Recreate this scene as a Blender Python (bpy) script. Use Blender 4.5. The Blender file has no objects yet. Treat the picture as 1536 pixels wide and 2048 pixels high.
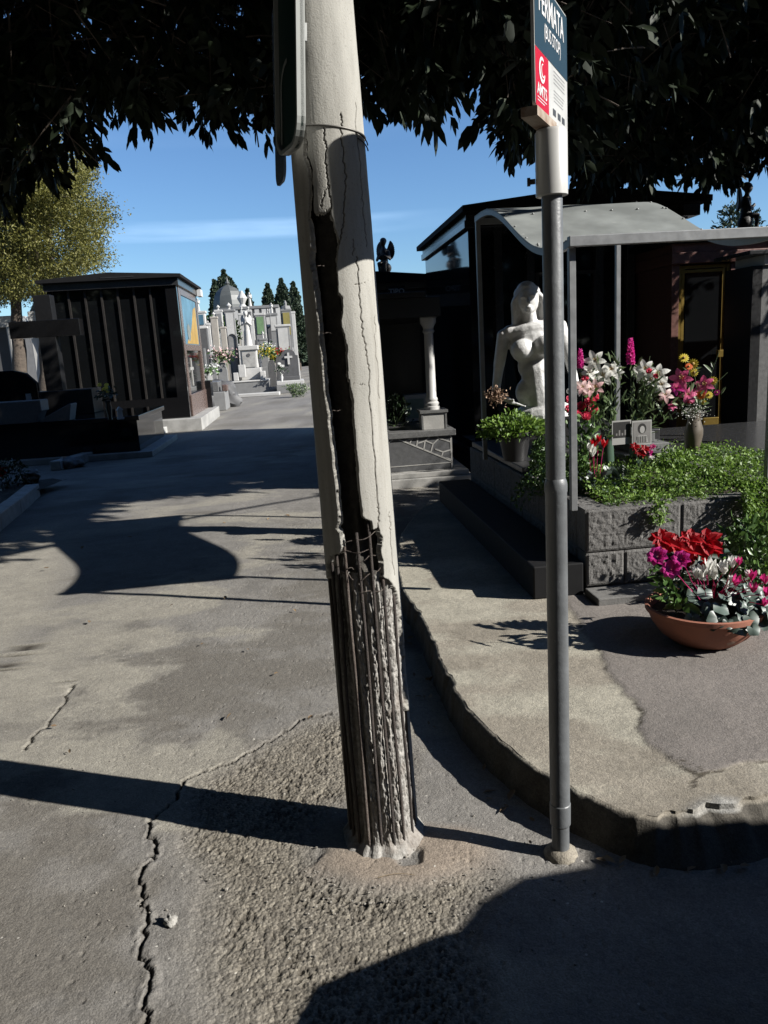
import bpy, bmesh, math, random
import numpy as np
from math import radians, sin, cos, pi, atan2, sqrt
from mathutils import Vector, Matrix, noise as mnoise
random.seed(7)
RNG = np.random.default_rng(11)
scene = bpy.context.scene
COL = scene.collection

# ------------------------------------------------------------------ camera
PITCH, ROLL, FPX, EYE = radians(12), radians(3.5), 1536.0, 1.55
cF = np.array([0, cos(PITCH), -sin(PITCH)])
_R0 = np.array([1.0, 0, 0]); _U0 = np.array([0, sin(PITCH), cos(PITCH)])
cR = cos(ROLL) * _R0 - sin(ROLL) * _U0
cU = sin(ROLL) * _R0 + cos(ROLL) * _U0
cC = np.array([0, 0, EYE])
cam_d = bpy.data.cameras.new('camera'); cam = bpy.data.objects.new('camera', cam_d); COL.objects.link(cam)
cam_d.sensor_fit = 'VERTICAL'; cam_d.sensor_height = 36.0; cam_d.lens = 27.0
cam_d.clip_start = 0.05; cam_d.clip_end = 3000
cam.matrix_world = Matrix(((cR[0], cU[0], -cF[0], 0), (cR[1], cU[1], -cF[1], 0), (cR[2], cU[2], -cF[2], EYE), (0, 0, 0, 1)))
scene.camera = cam

# ------------------------------------------------------------------ light
SUN_EL = radians(30.0)
SUN_H = Vector((0.9455, -0.3256)).normalized()       # horizontal direction towards the sun
SUN_V = Vector((SUN_H.x * cos(SUN_EL), SUN_H.y * cos(SUN_EL), sin(SUN_EL)))
sd = bpy.data.lights.new('sun', 'SUN'); sd.energy = 5.0; sd.angle = radians(0.5); sd.color = (1.0, 0.96, 0.90)
so = bpy.data.objects.new('sun', sd); COL.objects.link(so); so.location = (20, -6, 20)
so.rotation_euler = SUN_V.to_track_quat('Z', 'Y').to_euler()

w = bpy.data.worlds.new('World'); scene.world = w; w.use_nodes = True
nt = w.node_tree; nt.nodes.clear()
def N(nt, t, **kw):
    n = nt.nodes.new(t)
    for k, v in kw.items(): setattr(n, k, v)
    return n
wo = N(nt, 'ShaderNodeOutputWorld'); bg = N(nt, 'ShaderNodeBackground'); sky = N(nt, 'ShaderNodeTexSky')
sky.sky_type = 'NISHITA'; sky.sun_disc = False; sky.sun_elevation = SUN_EL
sky.sun_rotation = atan2(SUN_H.x, SUN_H.y); sky.air_density = 1.0; sky.dust_density = 0.1; sky.ozone_density = 1.6; sky.altitude = 50
bg.inputs['Strength'].default_value = 0.051
# thin cirrus streaks low over the horizon
tc = N(nt, 'ShaderNodeTexCoord'); sep = N(nt, 'ShaderNodeSeparateXYZ'); nt.links.new(tc.outputs['Generated'], sep.inputs[0])
def mth(nt, op, a, b=None, c=None, clamp=False):
    m = N(nt, 'ShaderNodeMath', operation=op); m.use_clamp = clamp
    for i, v in enumerate((a, b, c)):
        if v is None: continue
        if isinstance(v, (int, float)): m.inputs[i].default_value = v
        else: nt.links.new(v, m.inputs[i])
    return m.outputs[0]
mp = N(nt, 'ShaderNodeMapping'); mp.inputs['Scale'].default_value = (2.5, 2.5, 22); nt.links.new(tc.outputs['Generated'], mp.inputs[0])
nz = N(nt, 'ShaderNodeTexNoise'); nz.inputs['Scale'].default_value = 1.6; nz.inputs['Detail'].default_value = 6; nt.links.new(mp.outputs[0], nz.inputs[0])
def band(z0, hw):     # smooth hump of the ray's height around z0
    d = mth(nt, 'ABSOLUTE', mth(nt, 'SUBTRACT', sep.outputs['Z'], z0))
    return mth(nt, 'SUBTRACT', 1.0, mth(nt, 'DIVIDE', d, hw), clamp=True)
zw = mth(nt, 'ADD', sep.outputs['Z'], mth(nt, 'MULTIPLY', sep.outputs['X'], 0.03))
b1 = mth(nt, 'SMOOTH_MIN', mth(nt, 'MULTIPLY', band(0.150, 0.013), 2.2), 1.0, 0.3)
b2 = mth(nt, 'MULTIPLY', band(0.285, 0.05), 0.55)
left = mth(nt, 'SUBTRACT', 0.12, sep.outputs['X']); left = mth(nt, 'MULTIPLY', left, 5.0, clamp=True)
cm = mth(nt, 'MULTIPLY', mth(nt, 'ADD', b1, b2), left)
nn = mth(nt, 'MULTIPLY', mth(nt, 'SUBTRACT', nz.outputs['Fac'], 0.36), 2.6, clamp=True)
cm = mth(nt, 'MULTIPLY', mth(nt, 'MULTIPLY', cm, nn), 0.55, clamp=True)
mx = N(nt, 'ShaderNodeMix', data_type='RGBA'); nt.links.new(cm, mx.inputs[0]); nt.links.new(sky.outputs[0], mx.inputs[6])
mx.inputs[7].default_value = (9.0, 9.8, 10.6, 1)
tn = N(nt, 'ShaderNodeMix', data_type='RGBA', blend_type='MULTIPLY'); tn.inputs[0].default_value = 1; nt.links.new(mx.outputs[2], tn.inputs[6]); tn.inputs[7].default_value = (0.68, 0.92, 1.20, 1)      # cool white balance of the phone camera
nt.links.new(tn.outputs[2], bg.inputs[0]); nt.links.new(bg.outputs[0], wo.inputs[0])
vs = scene.view_settings; vs.view_transform = 'Standard'; vs.look = 'None'; vs.exposure = 1.2; vs.gamma = 1.0
scene.cycles.max_bounces = 6

# ------------------------------------------------------------------ measuring
def ray(x, y): return cF + cR * (x - 768) / FPX - cU * (y - 1024) / FPX
def gp(x, y, z=0.0):
    d = ray(x, y); return Vector(cC + d * (z - EYE) / d[2])
def at(x, y, Y):
    d = ray(x, y); return Vector(cC + d * Y / d[1])
def px_of(P):          # (n,3) array -> pixel arrays
    v = P - cC; wv = v @ cF; wv = np.where(wv < 0.05, 0.05, wv)
    return 768 + FPX * (v @ cR) / wv, 1024 - FPX * (v @ cU) / wv

# ------------------------------------------------------------------ numpy noise
def _h(ix, iy, s):
    n = (ix * 374761393 + iy * 668265263 + s * 974634773) & 0xffffffff
    n = ((n ^ (n >> 13)) * 1274126177) & 0xffffffff
    return ((n ^ (n >> 16)) & 0xffff) / 65535.0
def vnoise(x, y, s=0):
    x = np.asarray(x, float); y = np.asarray(y, float)
    ix = np.floor(x).astype(np.int64); iy = np.floor(y).astype(np.int64); fx = x - ix; fy = y - iy
    fx = fx * fx * (3 - 2 * fx); fy = fy * fy * (3 - 2 * fy)
    a = _h(ix, iy, s); b = _h(ix + 1, iy, s); c = _h(ix, iy + 1, s); d = _h(ix + 1, iy + 1, s)
    return (a * (1 - fx) + b * fx) * (1 - fy) + (c * (1 - fx) + d * fx) * fy
def fbm(x, y, o=4, s=0, g=0.5):
    t = 0; a = 1; n = 0
    for i in range(o):
        t = t + a * vnoise(x * 2 ** i, y * 2 ** i, s + i * 17); n += a; a *= g
    return t / n
def sstep(a, b, x):
    t = np.clip((x - a) / (b - a), 0, 1); return t * t * (3 - 2 * t)
def seg_dist(X, Y, pts):
    d = np.full(X.shape, 1e9)
    for (ax, ay), (bx, by) in zip(pts[:-1], pts[1:]):
        vx, vy = bx - ax, by - ay; L = vx * vx + vy * vy + 1e-12
        t = np.clip(((X - ax) * vx + (Y - ay) * vy) / L, 0, 1)
        d = np.minimum(d, np.hypot(X - ax - t * vx, Y - ay - t * vy))
    return d
def in_poly(X, Y, pts):
    r = np.zeros(X.shape, bool); n = len(pts)
    for i in range(n):
        x0, y0 = pts[i]; x1, y1 = pts[(i + 1) % n]
        c = ((y0 > Y) != (y1 > Y)) & (X < (x1 - x0) * (Y - y0) / ((y1 - y0) if y1 != y0 else 1e-9) + x0)
        r ^= c
    return r
def poly_sd(X, Y, pts):      # >0 inside
    d = seg_dist(X, Y, list(pts) + [pts[0]])
    return np.where(in_poly(X, Y, pts), d, -d)

# ------------------------------------------------------------------ materials
MATS = {}; K_ALB = 0.57
def mat(name, c, rough=0.7, c2=None, ns=8.0, var=0.25, bump=0.0, bs=60.0, metal=0.0, spec=0.5, coat=0.0, speck=None, sps=150.0, spt=0.6, trans=0.0, detail=5, bd=0.01, kf=None):
    if name in MATS: return MATS[name]
    kk = K_ALB if kf is None else kf; c = tuple(v * kk for v in c); c2 = None if c2 is None else tuple(v * kk for v in c2); speck = None if speck is None else tuple(v * kk for v in speck)
    m = bpy.data.materials.new(name); m.use_nodes = True; t = m.node_tree
    p = t.nodes['Principled BSDF']
    if c2 is None: c2 = tuple(v * (1 - var) for v in c)
    tc = N(t, 'ShaderNodeTexCoord')
    n1 = N(t, 'ShaderNodeTexNoise'); n1.inputs['Scale'].default_value = ns; n1.inputs['Detail'].default_value = detail; n1.inputs['Roughness'].default_value = 0.6
    t.links.new(tc.outputs['Object'], n1.inputs[0])
    r = N(t, 'ShaderNodeValToRGB'); r.color_ramp.elements[0].position = 0.35; r.color_ramp.elements[1].position = 0.65
    r.color_ramp.elements[0].color = (*c2, 1); r.color_ramp.elements[1].color = (*c, 1)
    t.links.new(n1.outputs['Fac'], r.inputs[0]); out = r.outputs[0]
    if speck:
        n2 = N(t, 'ShaderNodeTexNoise'); n2.inputs['Scale'].default_value = sps; n2.inputs['Detail'].default_value = 2
        t.links.new(tc.outputs['Object'], n2.inputs[0])
        f = mth(t, 'MULTIPLY', mth(t, 'SUBTRACT', n2.outputs['Fac'], spt), 12.0, clamp=True)
        m2 = N(t, 'ShaderNodeMix', data_type='RGBA'); t.links.new(f, m2.inputs[0]); t.links.new(out, m2.inputs[6]); m2.inputs[7].default_value = (*speck, 1)
        out = m2.outputs[2]
    t.links.new(out, p.inputs['Base Color'])
    p.inputs['Roughness'].default_value = rough; p.inputs['Metallic'].default_value = metal
    p.inputs['Specular IOR Level'].default_value = spec; p.inputs['Coat Weight'].default_value = coat
    if trans: p.inputs['Transmission Weight'].default_value = trans
    if rough > 0.15 and metal < 0.5:
        rr = N(t, 'ShaderNodeMapRange'); rr.inputs[3].default_value = max(0, rough - 0.08); rr.inputs[4].default_value = min(1, rough + 0.12)
        t.links.new(n1.outputs['Fac'], rr.inputs[0]); t.links.new(rr.outputs[0], p.inputs['Roughness'])
    if bump:
        n3 = N(t, 'ShaderNodeTexNoise'); n3.inputs['Scale'].default_value = bs; n3.inputs['Detail'].default_value = 6; n3.inputs['Roughness'].default_value = 0.65
        t.links.new(tc.outputs['Object'], n3.inputs[0])
        b = N(t, 'ShaderNodeBump'); b.inputs['Strength'].default_value = bump; b.inputs['Distance'].default_value = bd
        t.links.new(n3.outputs['Fac'], b.inputs['Height']); t.links.new(b.outputs[0], p.inputs['Normal'])
    MATS[name] = m; return m
def leaf_mat(name, c, c2, rough=0.45, tr=0.25, ns=3.0):
    """leaf: varied by island, thin translucency"""
    c = tuple(v * K_ALB for v in c); c2 = tuple(v * K_ALB for v in c2)
    m = bpy.data.materials.new(name); m.use_nodes = True; t = m.node_tree; p = t.nodes['Principled BSDF']
    g = N(t, 'ShaderNodeNewGeometry'); r = N(t, 'ShaderNodeValToRGB')
    r.color_ramp.elements[0].color = (*c, 1); r.color_ramp.elements[1].color = (*c2, 1)
    t.links.new(g.outputs['Random Per Island'], r.inputs[0]); t.links.new(r.outputs[0], p.inputs['Base Color'])
    p.inputs['Roughness'].default_value = rough
    tl = N(t, 'ShaderNodeBsdfTranslucent'); t.links.new(r.outputs[0], tl.inputs[0])
    ms = N(t, 'ShaderNodeMixShader'); ms.inputs[0].default_value = tr
    t.links.new(p.outputs[0], ms.inputs[1]); t.links.new(tl.outputs[0], ms.inputs[2]); t.links.new(ms.outputs[0], t.nodes['Material Output'].inputs[0])
    MATS[name] = m; return m

# ------------------------------------------------------------------ mesh builder
class MB:
    def __init__(s): s.v = []; s.f = []; s.M = None
    def add(s, vs, fs):
        b = len(s.v); s.v.extend([tuple(v) for v in vs]); s.f.extend([tuple(b + i for i in f) for f in fs]); return s
    def box(s, x0, x1, y0, y1, z0, z1, rz=0, c=None):
        vs = [Vector((x, y, z)) for z in (z0, z1) for y in (y0, y1) for x in (x0, x1)]
        if rz:
            c = Vector(c) if c else Vector(((x0 + x1) / 2, (y0 + y1) / 2, 0)); R = Matrix.Rotation(rz, 3, 'Z')
            vs = [R @ (v - c) + c for v in vs]
        return s.add(vs, [(0, 2, 3, 1), (4, 5, 7, 6), (0, 1, 5, 4), (2, 6, 7, 3), (0, 4, 6, 2), (1, 3, 7, 5)])
    def prism(s, poly, axis, a, b):
        """poly in the plane across the axis: axis 'y' -> (x,z); 'x' -> (y,z); 'z' -> (x,y)"""
        n = len(poly); mk = {'y': lambda p, q: (p[0], q, p[1]), 'x': lambda p, q: (q, p[0], p[1]), 'z': lambda p, q: (p[0], p[1], q)}[axis]
        vs = [mk(p, a) for p in poly] + [mk(p, b) for p in poly]
        return s.add(vs, [tuple(range(n))[::-1], tuple(range(n, 2 * n))] + [(i, (i + 1) % n, n + (i + 1) % n, n + i) for i in range(n)])
    def lathe(s, prof, c=(0, 0, 0), n=24, ax=None, cap=True):
        c = Vector(c); vs = []; fs = []
        for r, z in prof:
            for k in range(n):
                a = 2 * pi * k / n; vs.append(Vector((r * cos(a), r * sin(a), z)))
        if ax is not None:
            q = Vector(ax).to_track_quat('Z', 'Y'); vs = [q @ v for v in vs]
        vs = [v + c for v in vs]
        for i in range(len(prof) - 1):
            for k in range(n):
                k2 = (k + 1) % n; fs.append((i * n + k, i * n + k2, (i + 1) * n + k2, (i + 1) * n + k))
        if cap: fs.append(tuple(range(n))[::-1]); fs.append(tuple((len(prof) - 1) * n + k for k in range(n)))
        return s.add(vs, fs)
    def cyl(s, p0, p1, r0, r1=None, n=12):
        p0 = Vector(p0); p1 = Vector(p1); r1 = r0 if r1 is None else r1
        return s.lathe([(r0, 0), (r1, (p1 - p0).length)], p0, n, p1 - p0)
    def tube(s, pts, r, n=8):
        pts = [Vector(p) for p in pts]; m = len(pts); vs = []; fs = []
        rs = r if isinstance(r, (list, tuple)) else [r] * m; up = Vector((0.13, 0.21, 0.97))
        for i, p in enumerate(pts):
            d = (pts[min(i + 1, m - 1)] - pts[max(i - 1, 0)]).normalized()
            a = d.cross(up)
            if a.length < 0.1: a = d.cross(Vector((1, 0, 0)))
            a.normalize(); b = d.cross(a)
            for k in range(n):
                t = 2 * pi * k / n; vs.append(p + (a * cos(t) + b * sin(t)) * rs[i])
        for i in range(m - 1):
            for k in range(n):
                k2 = (k + 1) % n; fs.append((i * n + k, (i + 1) * n + k, (i + 1) * n + k2, i * n + k2))
        fs.append(tuple(range(n))); fs.append(tuple((m - 1) * n + k for k in range(n))[::-1])
        return s.add(vs, fs)
    def ball(s, c, r, n=10, sc=(1, 1, 1), jit=0, seed=0):
        c = Vector(c); vs = []; fs = []; m = max(4, n // 2 + 1)
        for i in range(m + 1):
            t = pi * i / m
            for k in range(n):
                a = 2 * pi * k / n; d = Vector((sin(t) * cos(a), sin(t) * sin(a), cos(t)))
                q = r * (1 + (jit * (mnoise.noise(d * 2.1 + Vector((seed * 3.7, seed, 0)))) if jit else 0))
                vs.append(c + Vector((d.x * sc[0], d.y * sc[1], d.z * sc[2])) * q)
        for i in range(m):
            for k in range(n):
                k2 = (k + 1) % n; fs.append((i * n + k, (i + 1) * n + k, (i + 1) * n + k2, i * n + k2))
        return s.add(vs, fs)
    def leaf(s, p, d, nrm, L, W, fold=0.25, curl=0.0):
        """pointed leaf from p along d"""
        p = Vector(p); d = Vector(d).normalized(); nrm = Vector(nrm); sd = d.cross(nrm)
        if sd.length < 1e-3: sd = d.orthogonal()
        sd.normalize(); nn = sd.cross(d)
        m = p + d * L * 0.5 - nn * curl * L * 0.3
        a = p + d * L * 0.35; b = p + d * L * 0.72 - nn * curl * L * 0.5; tip = p + d * L - nn * curl * L
        vs = [p, a + sd * W * 0.5 + nn * W * fold, b + sd * W * 0.38 + nn * W * fold * 0.7, tip, b - sd * W * 0.38 + nn * W * fold * 0.7, a - sd * W * 0.5 + nn * W * fold, ]
        return s.add(vs, [(0, 1, 2, 3), (0, 3, 4, 5)])
    def petal(s, p, d, nrm, L, W, curl=0.3, seg=4, tipw=0.1, cup=0.15):
        p = Vector(p); d = Vector(d).normalized(); sd = d.cross(Vector(nrm)).normalized(); nn = sd.cross(d); vs = []
        for i in range(seg + 1):
            t = i / seg; wd = W * 0.5 * (sin(pi * min(1, t * 0.85 + 0.12)) ** 0.8) * (1 if t < 1 else max(tipw, 0.02) * 2 + 0.1)
            q = p + d * L * t * (1 - 0.25 * abs(curl) * t) - nn * curl * L * t * t
            vs += [q - sd * wd + nn * cup * wd, q, q + sd * wd + nn * cup * wd]
        fs = []
        for i in range(seg):
            for k in (0, 1): fs.append((i * 3 + k, i * 3 + k + 1, i * 3 + k + 4, i * 3 + k + 3))
        return s.add(vs, fs)
    def rot(s, rz, c=(0, 0, 0)):
        R = Matrix.Rotation(rz, 3, 'Z'); c = Vector(c); s.v = [tuple(R @ (Vector(v) - c) + c) for v in s.v]; return s
    def move(s, d):
        d = Vector(d); s.v = [tuple(Vector(v) + d) for v in s.v]; return s
    def scale(s, k, c=(0, 0, 0)):
        c = Vector(c); k = k if isinstance(k, (tuple, list)) else (k, k, k)
        s.v = [tuple(c[i] + (v[i] - c[i]) * k[i] for i in range(3)) for v in s.v]; return s
def rawmesh(name, V, Fq, tri=False):
    me = bpy.data.meshes.new(name); V = np.asarray(V, np.float32); Fq = np.asarray(Fq, np.int32); k = Fq.shape[1]
    me.vertices.add(len(V)); me.vertices.foreach_set('co', V.ravel())
    me.loops.add(Fq.size); me.loops.foreach_set('vertex_index', Fq.ravel())
    me.polygons.add(len(Fq)); me.polygons.foreach_set('loop_start', np.arange(0, Fq.size, k, dtype=np.int32)); 
    me.update(calc_edges=True); me.validate(); return me
def link(name, me, m, parent=None, smooth=None, bevel=0, world=True):
    if m is not None: me.materials.append(m)
    o = bpy.data.objects.new(name, me); COL.objects.link(o)
    if parent is not None:
        o.parent = parent
        if world:      # vertices were given in scene coordinates: bring them into the parent's frame
            o.matrix_parent_inverse = wmat(parent).inverted()
    if smooth:
        me.polygons.foreach_set('use_smooth', [True] * len(me.polygons))
        if smooth < 180: me.set_sharp_from_angle(angle=radians(smooth))
    if bevel:
        b = o.modifiers.new('bevel', 'BEVEL'); b.width = bevel; b.segments = 2; b.limit_method = 'ANGLE'; b.angle_limit = radians(40); b.harden_normals = False
    return o
def wmat(o):
    return o.matrix_basis.copy() if o.parent is None else wmat(o.parent) @ o.matrix_parent_inverse @ o.matrix_basis
def ob(name, mb, m, parent=None, smooth=None, bevel=0, world=False):
    me = bpy.data.meshes.new(name); me.from_pydata(mb.v, [], mb.f); me.update()
    return link(name, me, m, parent, smooth, bevel, world)
def tag(o, label=None, cat=None, group=None, kind=None):
    if label: o['label'] = label
    if cat: o['category'] = cat
    if group: o['group'] = group
    if kind: o['kind'] = kind
    return o
def thing(name, label, cat, loc=(0, 0, 0), rz=0, group=None):
    o = bpy.data.objects.new(name, None); COL.objects.link(o); o.location = loc; o.rotation_euler = (0, 0, rz); o.empty_display_size = 0.1
    return tag(o, label, cat, group)
def mesh_thing(name, mb, m, label, cat, loc=(0, 0, 0), rz=0, group=None, smooth=None, bevel=0):
    o = ob(name, mb, m, None, smooth, bevel); o.location = loc; o.rotation_euler = (0, 0, rz); return tag(o, label, cat, group)
def copy_tree(o, parent=None):
    c = o.copy(); COL.objects.link(c)
    if parent is not None: c.parent = parent; c.matrix_parent_inverse = o.matrix_parent_inverse.copy()
    for ch in [x for x in COL.objects if x.parent == o]: copy_tree(ch, c)
    return c
def sculpt(shapes, voxel, smooth_it=3, dec=None):
    """one continuous surface from capsules ('c',p0,p1,r0,r1) and ellipsoids ('e',c,r,(sx,sy,sz))"""
    mb = MB()
    for sh in shapes:
        if sh[0] == 'c':
            p0, p1 = Vector(sh[1]), Vector(sh[2]); r0, r1 = sh[3], sh[4]; L = (p1 - p0).length
            pr = []
            for k in range(6): t = k / 6 * pi / 2; pr.append((max(r0 * sin(t), 1e-4), -r0 * cos(t)))
            for k in range(7): t = k / 6 * pi / 2; pr.append((max(r1 * cos(t), 1e-4), L + r1 * sin(t)))
            mb.lathe(pr, p0, 14, p1 - p0)
        elif sh[0] == 'e': mb.ball(sh[1], sh[2], 16, sh[3])
        elif sh[0] == 'b': mb.box(*sh[1:])
    me = bpy.data.meshes.new('tmp'); me.from_pydata(mb.v, [], mb.f); me.update()
    o = bpy.data.objects.new('tmp', me); COL.objects.link(o)
    r = o.modifiers.new('r', 'REMESH'); r.mode = 'VOXEL'; r.voxel_size = voxel; r.use_smooth_shade = True
    if smooth_it: s_ = o.modifiers.new('s', 'SMOOTH'); s_.iterations = smooth_it; s_.factor = 0.5
    dg = bpy.context.evaluated_depsgraph_get(); me2 = bpy.data.meshes.new_from_object(o.evaluated_get(dg))
    bpy.data.objects.remove(o); bpy.data.meshes.remove(me)
    me2.polygons.foreach_set('use_smooth', [True] * len(me2.polygons)); me2.materials.clear(); return me2
def text_mb(body, size, origin, ax, az, sx=1.0, ext=0.0008, sp=1.0, bold=0.0):
    """flat lettering, lower-left at origin, running along ax with the letters' up along az"""
    cu = bpy.data.curves.new('t', 'FONT'); cu.body = body; cu.size = size; cu.extrude = ext; cu.space_character = sp; cu.resolution_u = 3; cu.offset = bold
    o = bpy.data.objects.new('t', cu); COL.objects.link(o); dg = bpy.context.evaluated_depsgraph_get()
    me = bpy.data.meshes.new_from_object(o.evaluated_get(dg)); bpy.data.objects.remove(o)
    ax = Vector(ax).normalized(); az = Vector(az).normalized(); nn = ax.cross(az); O = Vector(origin); mb = MB()
    mb.add([O + ax * v.co.x * sx + az * v.co.y + nn * v.co.z for v in me.vertices], [tuple(p.vertices) for p in me.polygons])
    bpy.data.meshes.remove(me); return mb

ANG = radians(5.5)
def L2W(o, x, y, z=0):      # local frame of the plots: turned by ANG
    return Vector((o[0] + x * cos(ANG) - y * sin(ANG), o[1] + x * sin(ANG) + y * cos(ANG), (o[2] if len(o) > 2 else 0) + z))
def W2L(o, P):
    dx, dy = P[0] - o[0], P[1] - o[1]; return (dx * cos(ANG) + dy * sin(ANG), -dx * sin(ANG) + dy * cos(ANG), P[2] - (o[2] if len(o) > 2 else 0))
# ================================================================== GROUND
def G2(pts, z=0.0): return [tuple(gp(x, y, z)[:2]) for x, y in pts]
def jag(pts, amp, n=6, seed=0):
    r = random.Random(seed); out = []
    for (ax, ay), (bx, by) in zip(pts[:-1], pts[1:]):
        for i in range(n):
            t = i / n; out.append((ax + (bx - ax) * t + (r.uniform(-amp, amp) if i else 0), ay + (by - ay) * t + (r.uniform(-amp, amp) if i else 0)))
    out.append(pts[-1]); return out
xs = np.concatenate([-np.geomspace(500, 1.62, 90), np.arange(-1.60, -1.0, 0.008), np.arange(-0.995, 0.62, 0.0046), np.arange(0.63, 1.15, 0.01), np.geomspace(1.2, 500, 70)])
ys = [1.15]
while ys[-1] < 14: ys.append(ys[-1] + 0.0034 * ys[-1])
ys = np.concatenate([-np.geomspace(300, 0.5, 14), [0, 0.5, 0.9, 1.1], ys, np.geomspace(14.3, 900, 70)])
X, Y = np.meshgrid(xs, ys); 
near = (Y > 1.1) & (Y < 15) & (X > -8) & (X < 8)
wx = X + 0.05 * (fbm(X * 9, Y * 9, 4, 3) - 0.5); wy = Y + 0.05 * (fbm(X * 9, Y * 9, 4, 9) - 0.5)
# worn, pitted aggregate round the foot of the pole
rp = G2([(372, 1562), (400, 1545), (440, 1533), (490, 1512), (530, 1488), (600, 1448), (660, 1425), (700, 1420), (820, 1500), (835, 1660), (1010, 1740), (1000, 1800), (960, 1850), (1000, 2060), (780, 2300), (560, 2200), (420, 2060), (370, 1900), (395, 1780), (350, 1690)])
PCX0 = -0.075; rough = sstep(-0.08, 0.16, poly_sd(wx, wy, rp) + 0.08 * (fbm(X * 4, Y * 4, 3, 66) - .5))
dust = sstep(0.30, 0.14, np.hypot((wx - 0.0) * 0.8, (wy - 2.13) * 1.6)) * sstep(0.40, 0.52, fbm(X * 6, Y * 6, 3, 21) + 0.15)
rough *= (1 - dust) * sstep(0.15, 0.34, np.hypot(X - PCX0, Y - 2.235))
cr = []
for seed, amp, wd, pts in [(1, 0.012, 0.0034, [(300, 1640), (296, 1665), (314, 1692), (300, 1722), (283, 1745), (281, 1790), (292, 1835), (279, 1900), (303, 1955), (288, 2010), (292, 2060), (300, 2200)]),
                           (2, 0.012, 0.0028, [(365, 1562), (400, 1545), (450, 1530), (520, 1493), (560, 1470), (600, 1440), (665, 1425)]),
                           (3, 0.02, 0.003, [(50, 1500), (73, 1467), (105, 1432), (132, 1395), (146, 1360), (160, 1330)]),
                           (4, 0.03, 0.005, [(0, 1342), (46, 1298), (80, 1262), (128, 1216), (150, 1200)]),
                           (5, 0.02, 0.003, [(275, 1197), (262, 1222), (240, 1248)]),
                           (6, 0.01, 0.0035, [(365, 1562), (352, 1600), (318, 1625), (300, 1640)])]:
    P = jag(G2(pts), amp, 5, seed); d = seg_dist(wx * 0 + X + 0.004 * (vnoise(X * 60, Y * 60, 5) - 0.5), Y, P)
    cr.append(sstep(wd * 2.0, wd * 0.7, d))
crack = np.maximum.reduce(cr) * sstep(0.12, 0.3, fbm(X * 12, Y * 12, 3, 40) + 0.12)
cedge = np.maximum.reduce([sstep(0.035, 0.01, seg_dist(X, Y, jag(G2([(300, 1640), (314, 1692), (283, 1745), (281, 1790), (292, 1835), (279, 1900), (303, 1955), (288, 2010), (292, 2060)]), 0.012, 5, 1)))]) * sstep(0.45, 0.6, fbm(X * 30, Y * 30, 3, 77))
pale = sstep(0, 0.25, poly_sd(wx, wy, G2([(-300, 1300), (-300, 1040), (0, 1060), (165, 1030), (170, 1120), (140, 1200), (60, 1290), (0, 1340)]))) * 0.9
pale = np.maximum(pale, sstep(-0.1, 0.25, poly_sd(wx, wy, G2([(60, 1330), (200, 1285), (230, 1320), (150, 1390), (80, 1480), (0, 1540), (-200, 1560), (-100, 1400)]))) * 0.75 * sstep(0.3, 0.6, fbm(X * 5, Y * 5, 4, 31)))
pale = np.maximum(pale, sstep(0.52, 0.64, fbm(X * 1.3 + 3, Y * 1.9, 6, 33, .6)) * 0.9)
dark = sstep(0.54, 0.66, fbm(X * .9 + 7, Y * 1.3, 6, 133, .62)) * (1 - pale)
for pl_, am in ((G2([(395, 1560), (440, 1400), (420, 1290), (600, 1250), (660, 1260), (680, 1420), (560, 1470), (460, 1520)]), .8), (G2([(130, 1480), (160, 1330), (240, 1250), (280, 1200), (330, 1290), (260, 1420), (200, 1500)]), .7)): dark = np.maximum(dark, am * sstep(-.01, .03, poly_sd(wx, wy, pl_)) * sstep(.3, .55, fbm(X * 6, Y * 6, 4, 140)))
Z = 0.05 * (fbm(X * 0.35, Y * 0.35, 2, 8) - 0.5) * sstep(2.8, 6, np.hypot(X, Y)) * sstep(14, 8, Y) + 0.008 * (fbm(X * 2.5, Y * 2.5, 3, 60) - 0.5)
def worley(x, y, cell, seed):
    ix = np.floor(x / cell).astype(np.int64); iy = np.floor(y / cell).astype(np.int64); best = np.full(x.shape, 9.0); rid = np.zeros(x.shape)
    for dx in (-1, 0, 1):
        for dy in (-1, 0, 1):
            jx_, jy_ = ix + dx, iy + dy; qx = (jx_ + _h(jx_, jy_, seed)) * cell; qy = (jy_ + _h(jx_, jy_, seed + 1)) * cell; r_ = _h(jx_, jy_, seed + 2)
            d = np.hypot(x - qx, (y - qy)) / cell; u = d < best; best = np.where(u, d, best); rid = np.where(u, r_, rid)
    return best, rid
w1, r1_ = worley(X + 0.012 * (vnoise(X * 50, Y * 50, 4) - .5), Y + 0.012 * (vnoise(X * 50, Y * 50, 14) - .5), 0.026, 300); w2, r2_ = worley(X + .006 * vnoise(X * 90, Y * 90, 8), Y, 0.013, 310)
patchy = sstep(0.35, 0.62, fbm(X * 5, Y * 5, 3, 72))
pit = np.maximum(sstep(0.16 + 0.34 * r1_, 0.06 + 0.10 * r1_, w1) * (r1_ > 0.28) * (0.45 + 0.55 * patchy), 0.7 * sstep(0.45, 0.2, w2) * (r2_ > 0.42) * (.35 + .65 * patchy))
Z = Z + near * (0.0022 * (fbm(X * 45, Y * 45, 3, 61) - 0.5) - 0.0085 * rough * pit + 0.004 * rough * (fbm(X * 34, Y * 34, 4, 62) - 0.5) - 0.004 * (1 - rough) * near * sstep(.3, .12, w1) * (r1_ > .9) - 0.014 * crack + 0.004 * cedge - 0.004 * sstep(-0.02, 0.03, poly_sd(wx, wy, rp)) + 0.012 * dust)
Z = np.where(Y > 14, 0, Z)
ny, nx = X.shape
V = np.stack([X, Y, Z], -1).reshape(-1, 3)
idx = np.arange(ny * nx).reshape(ny, nx)
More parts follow.
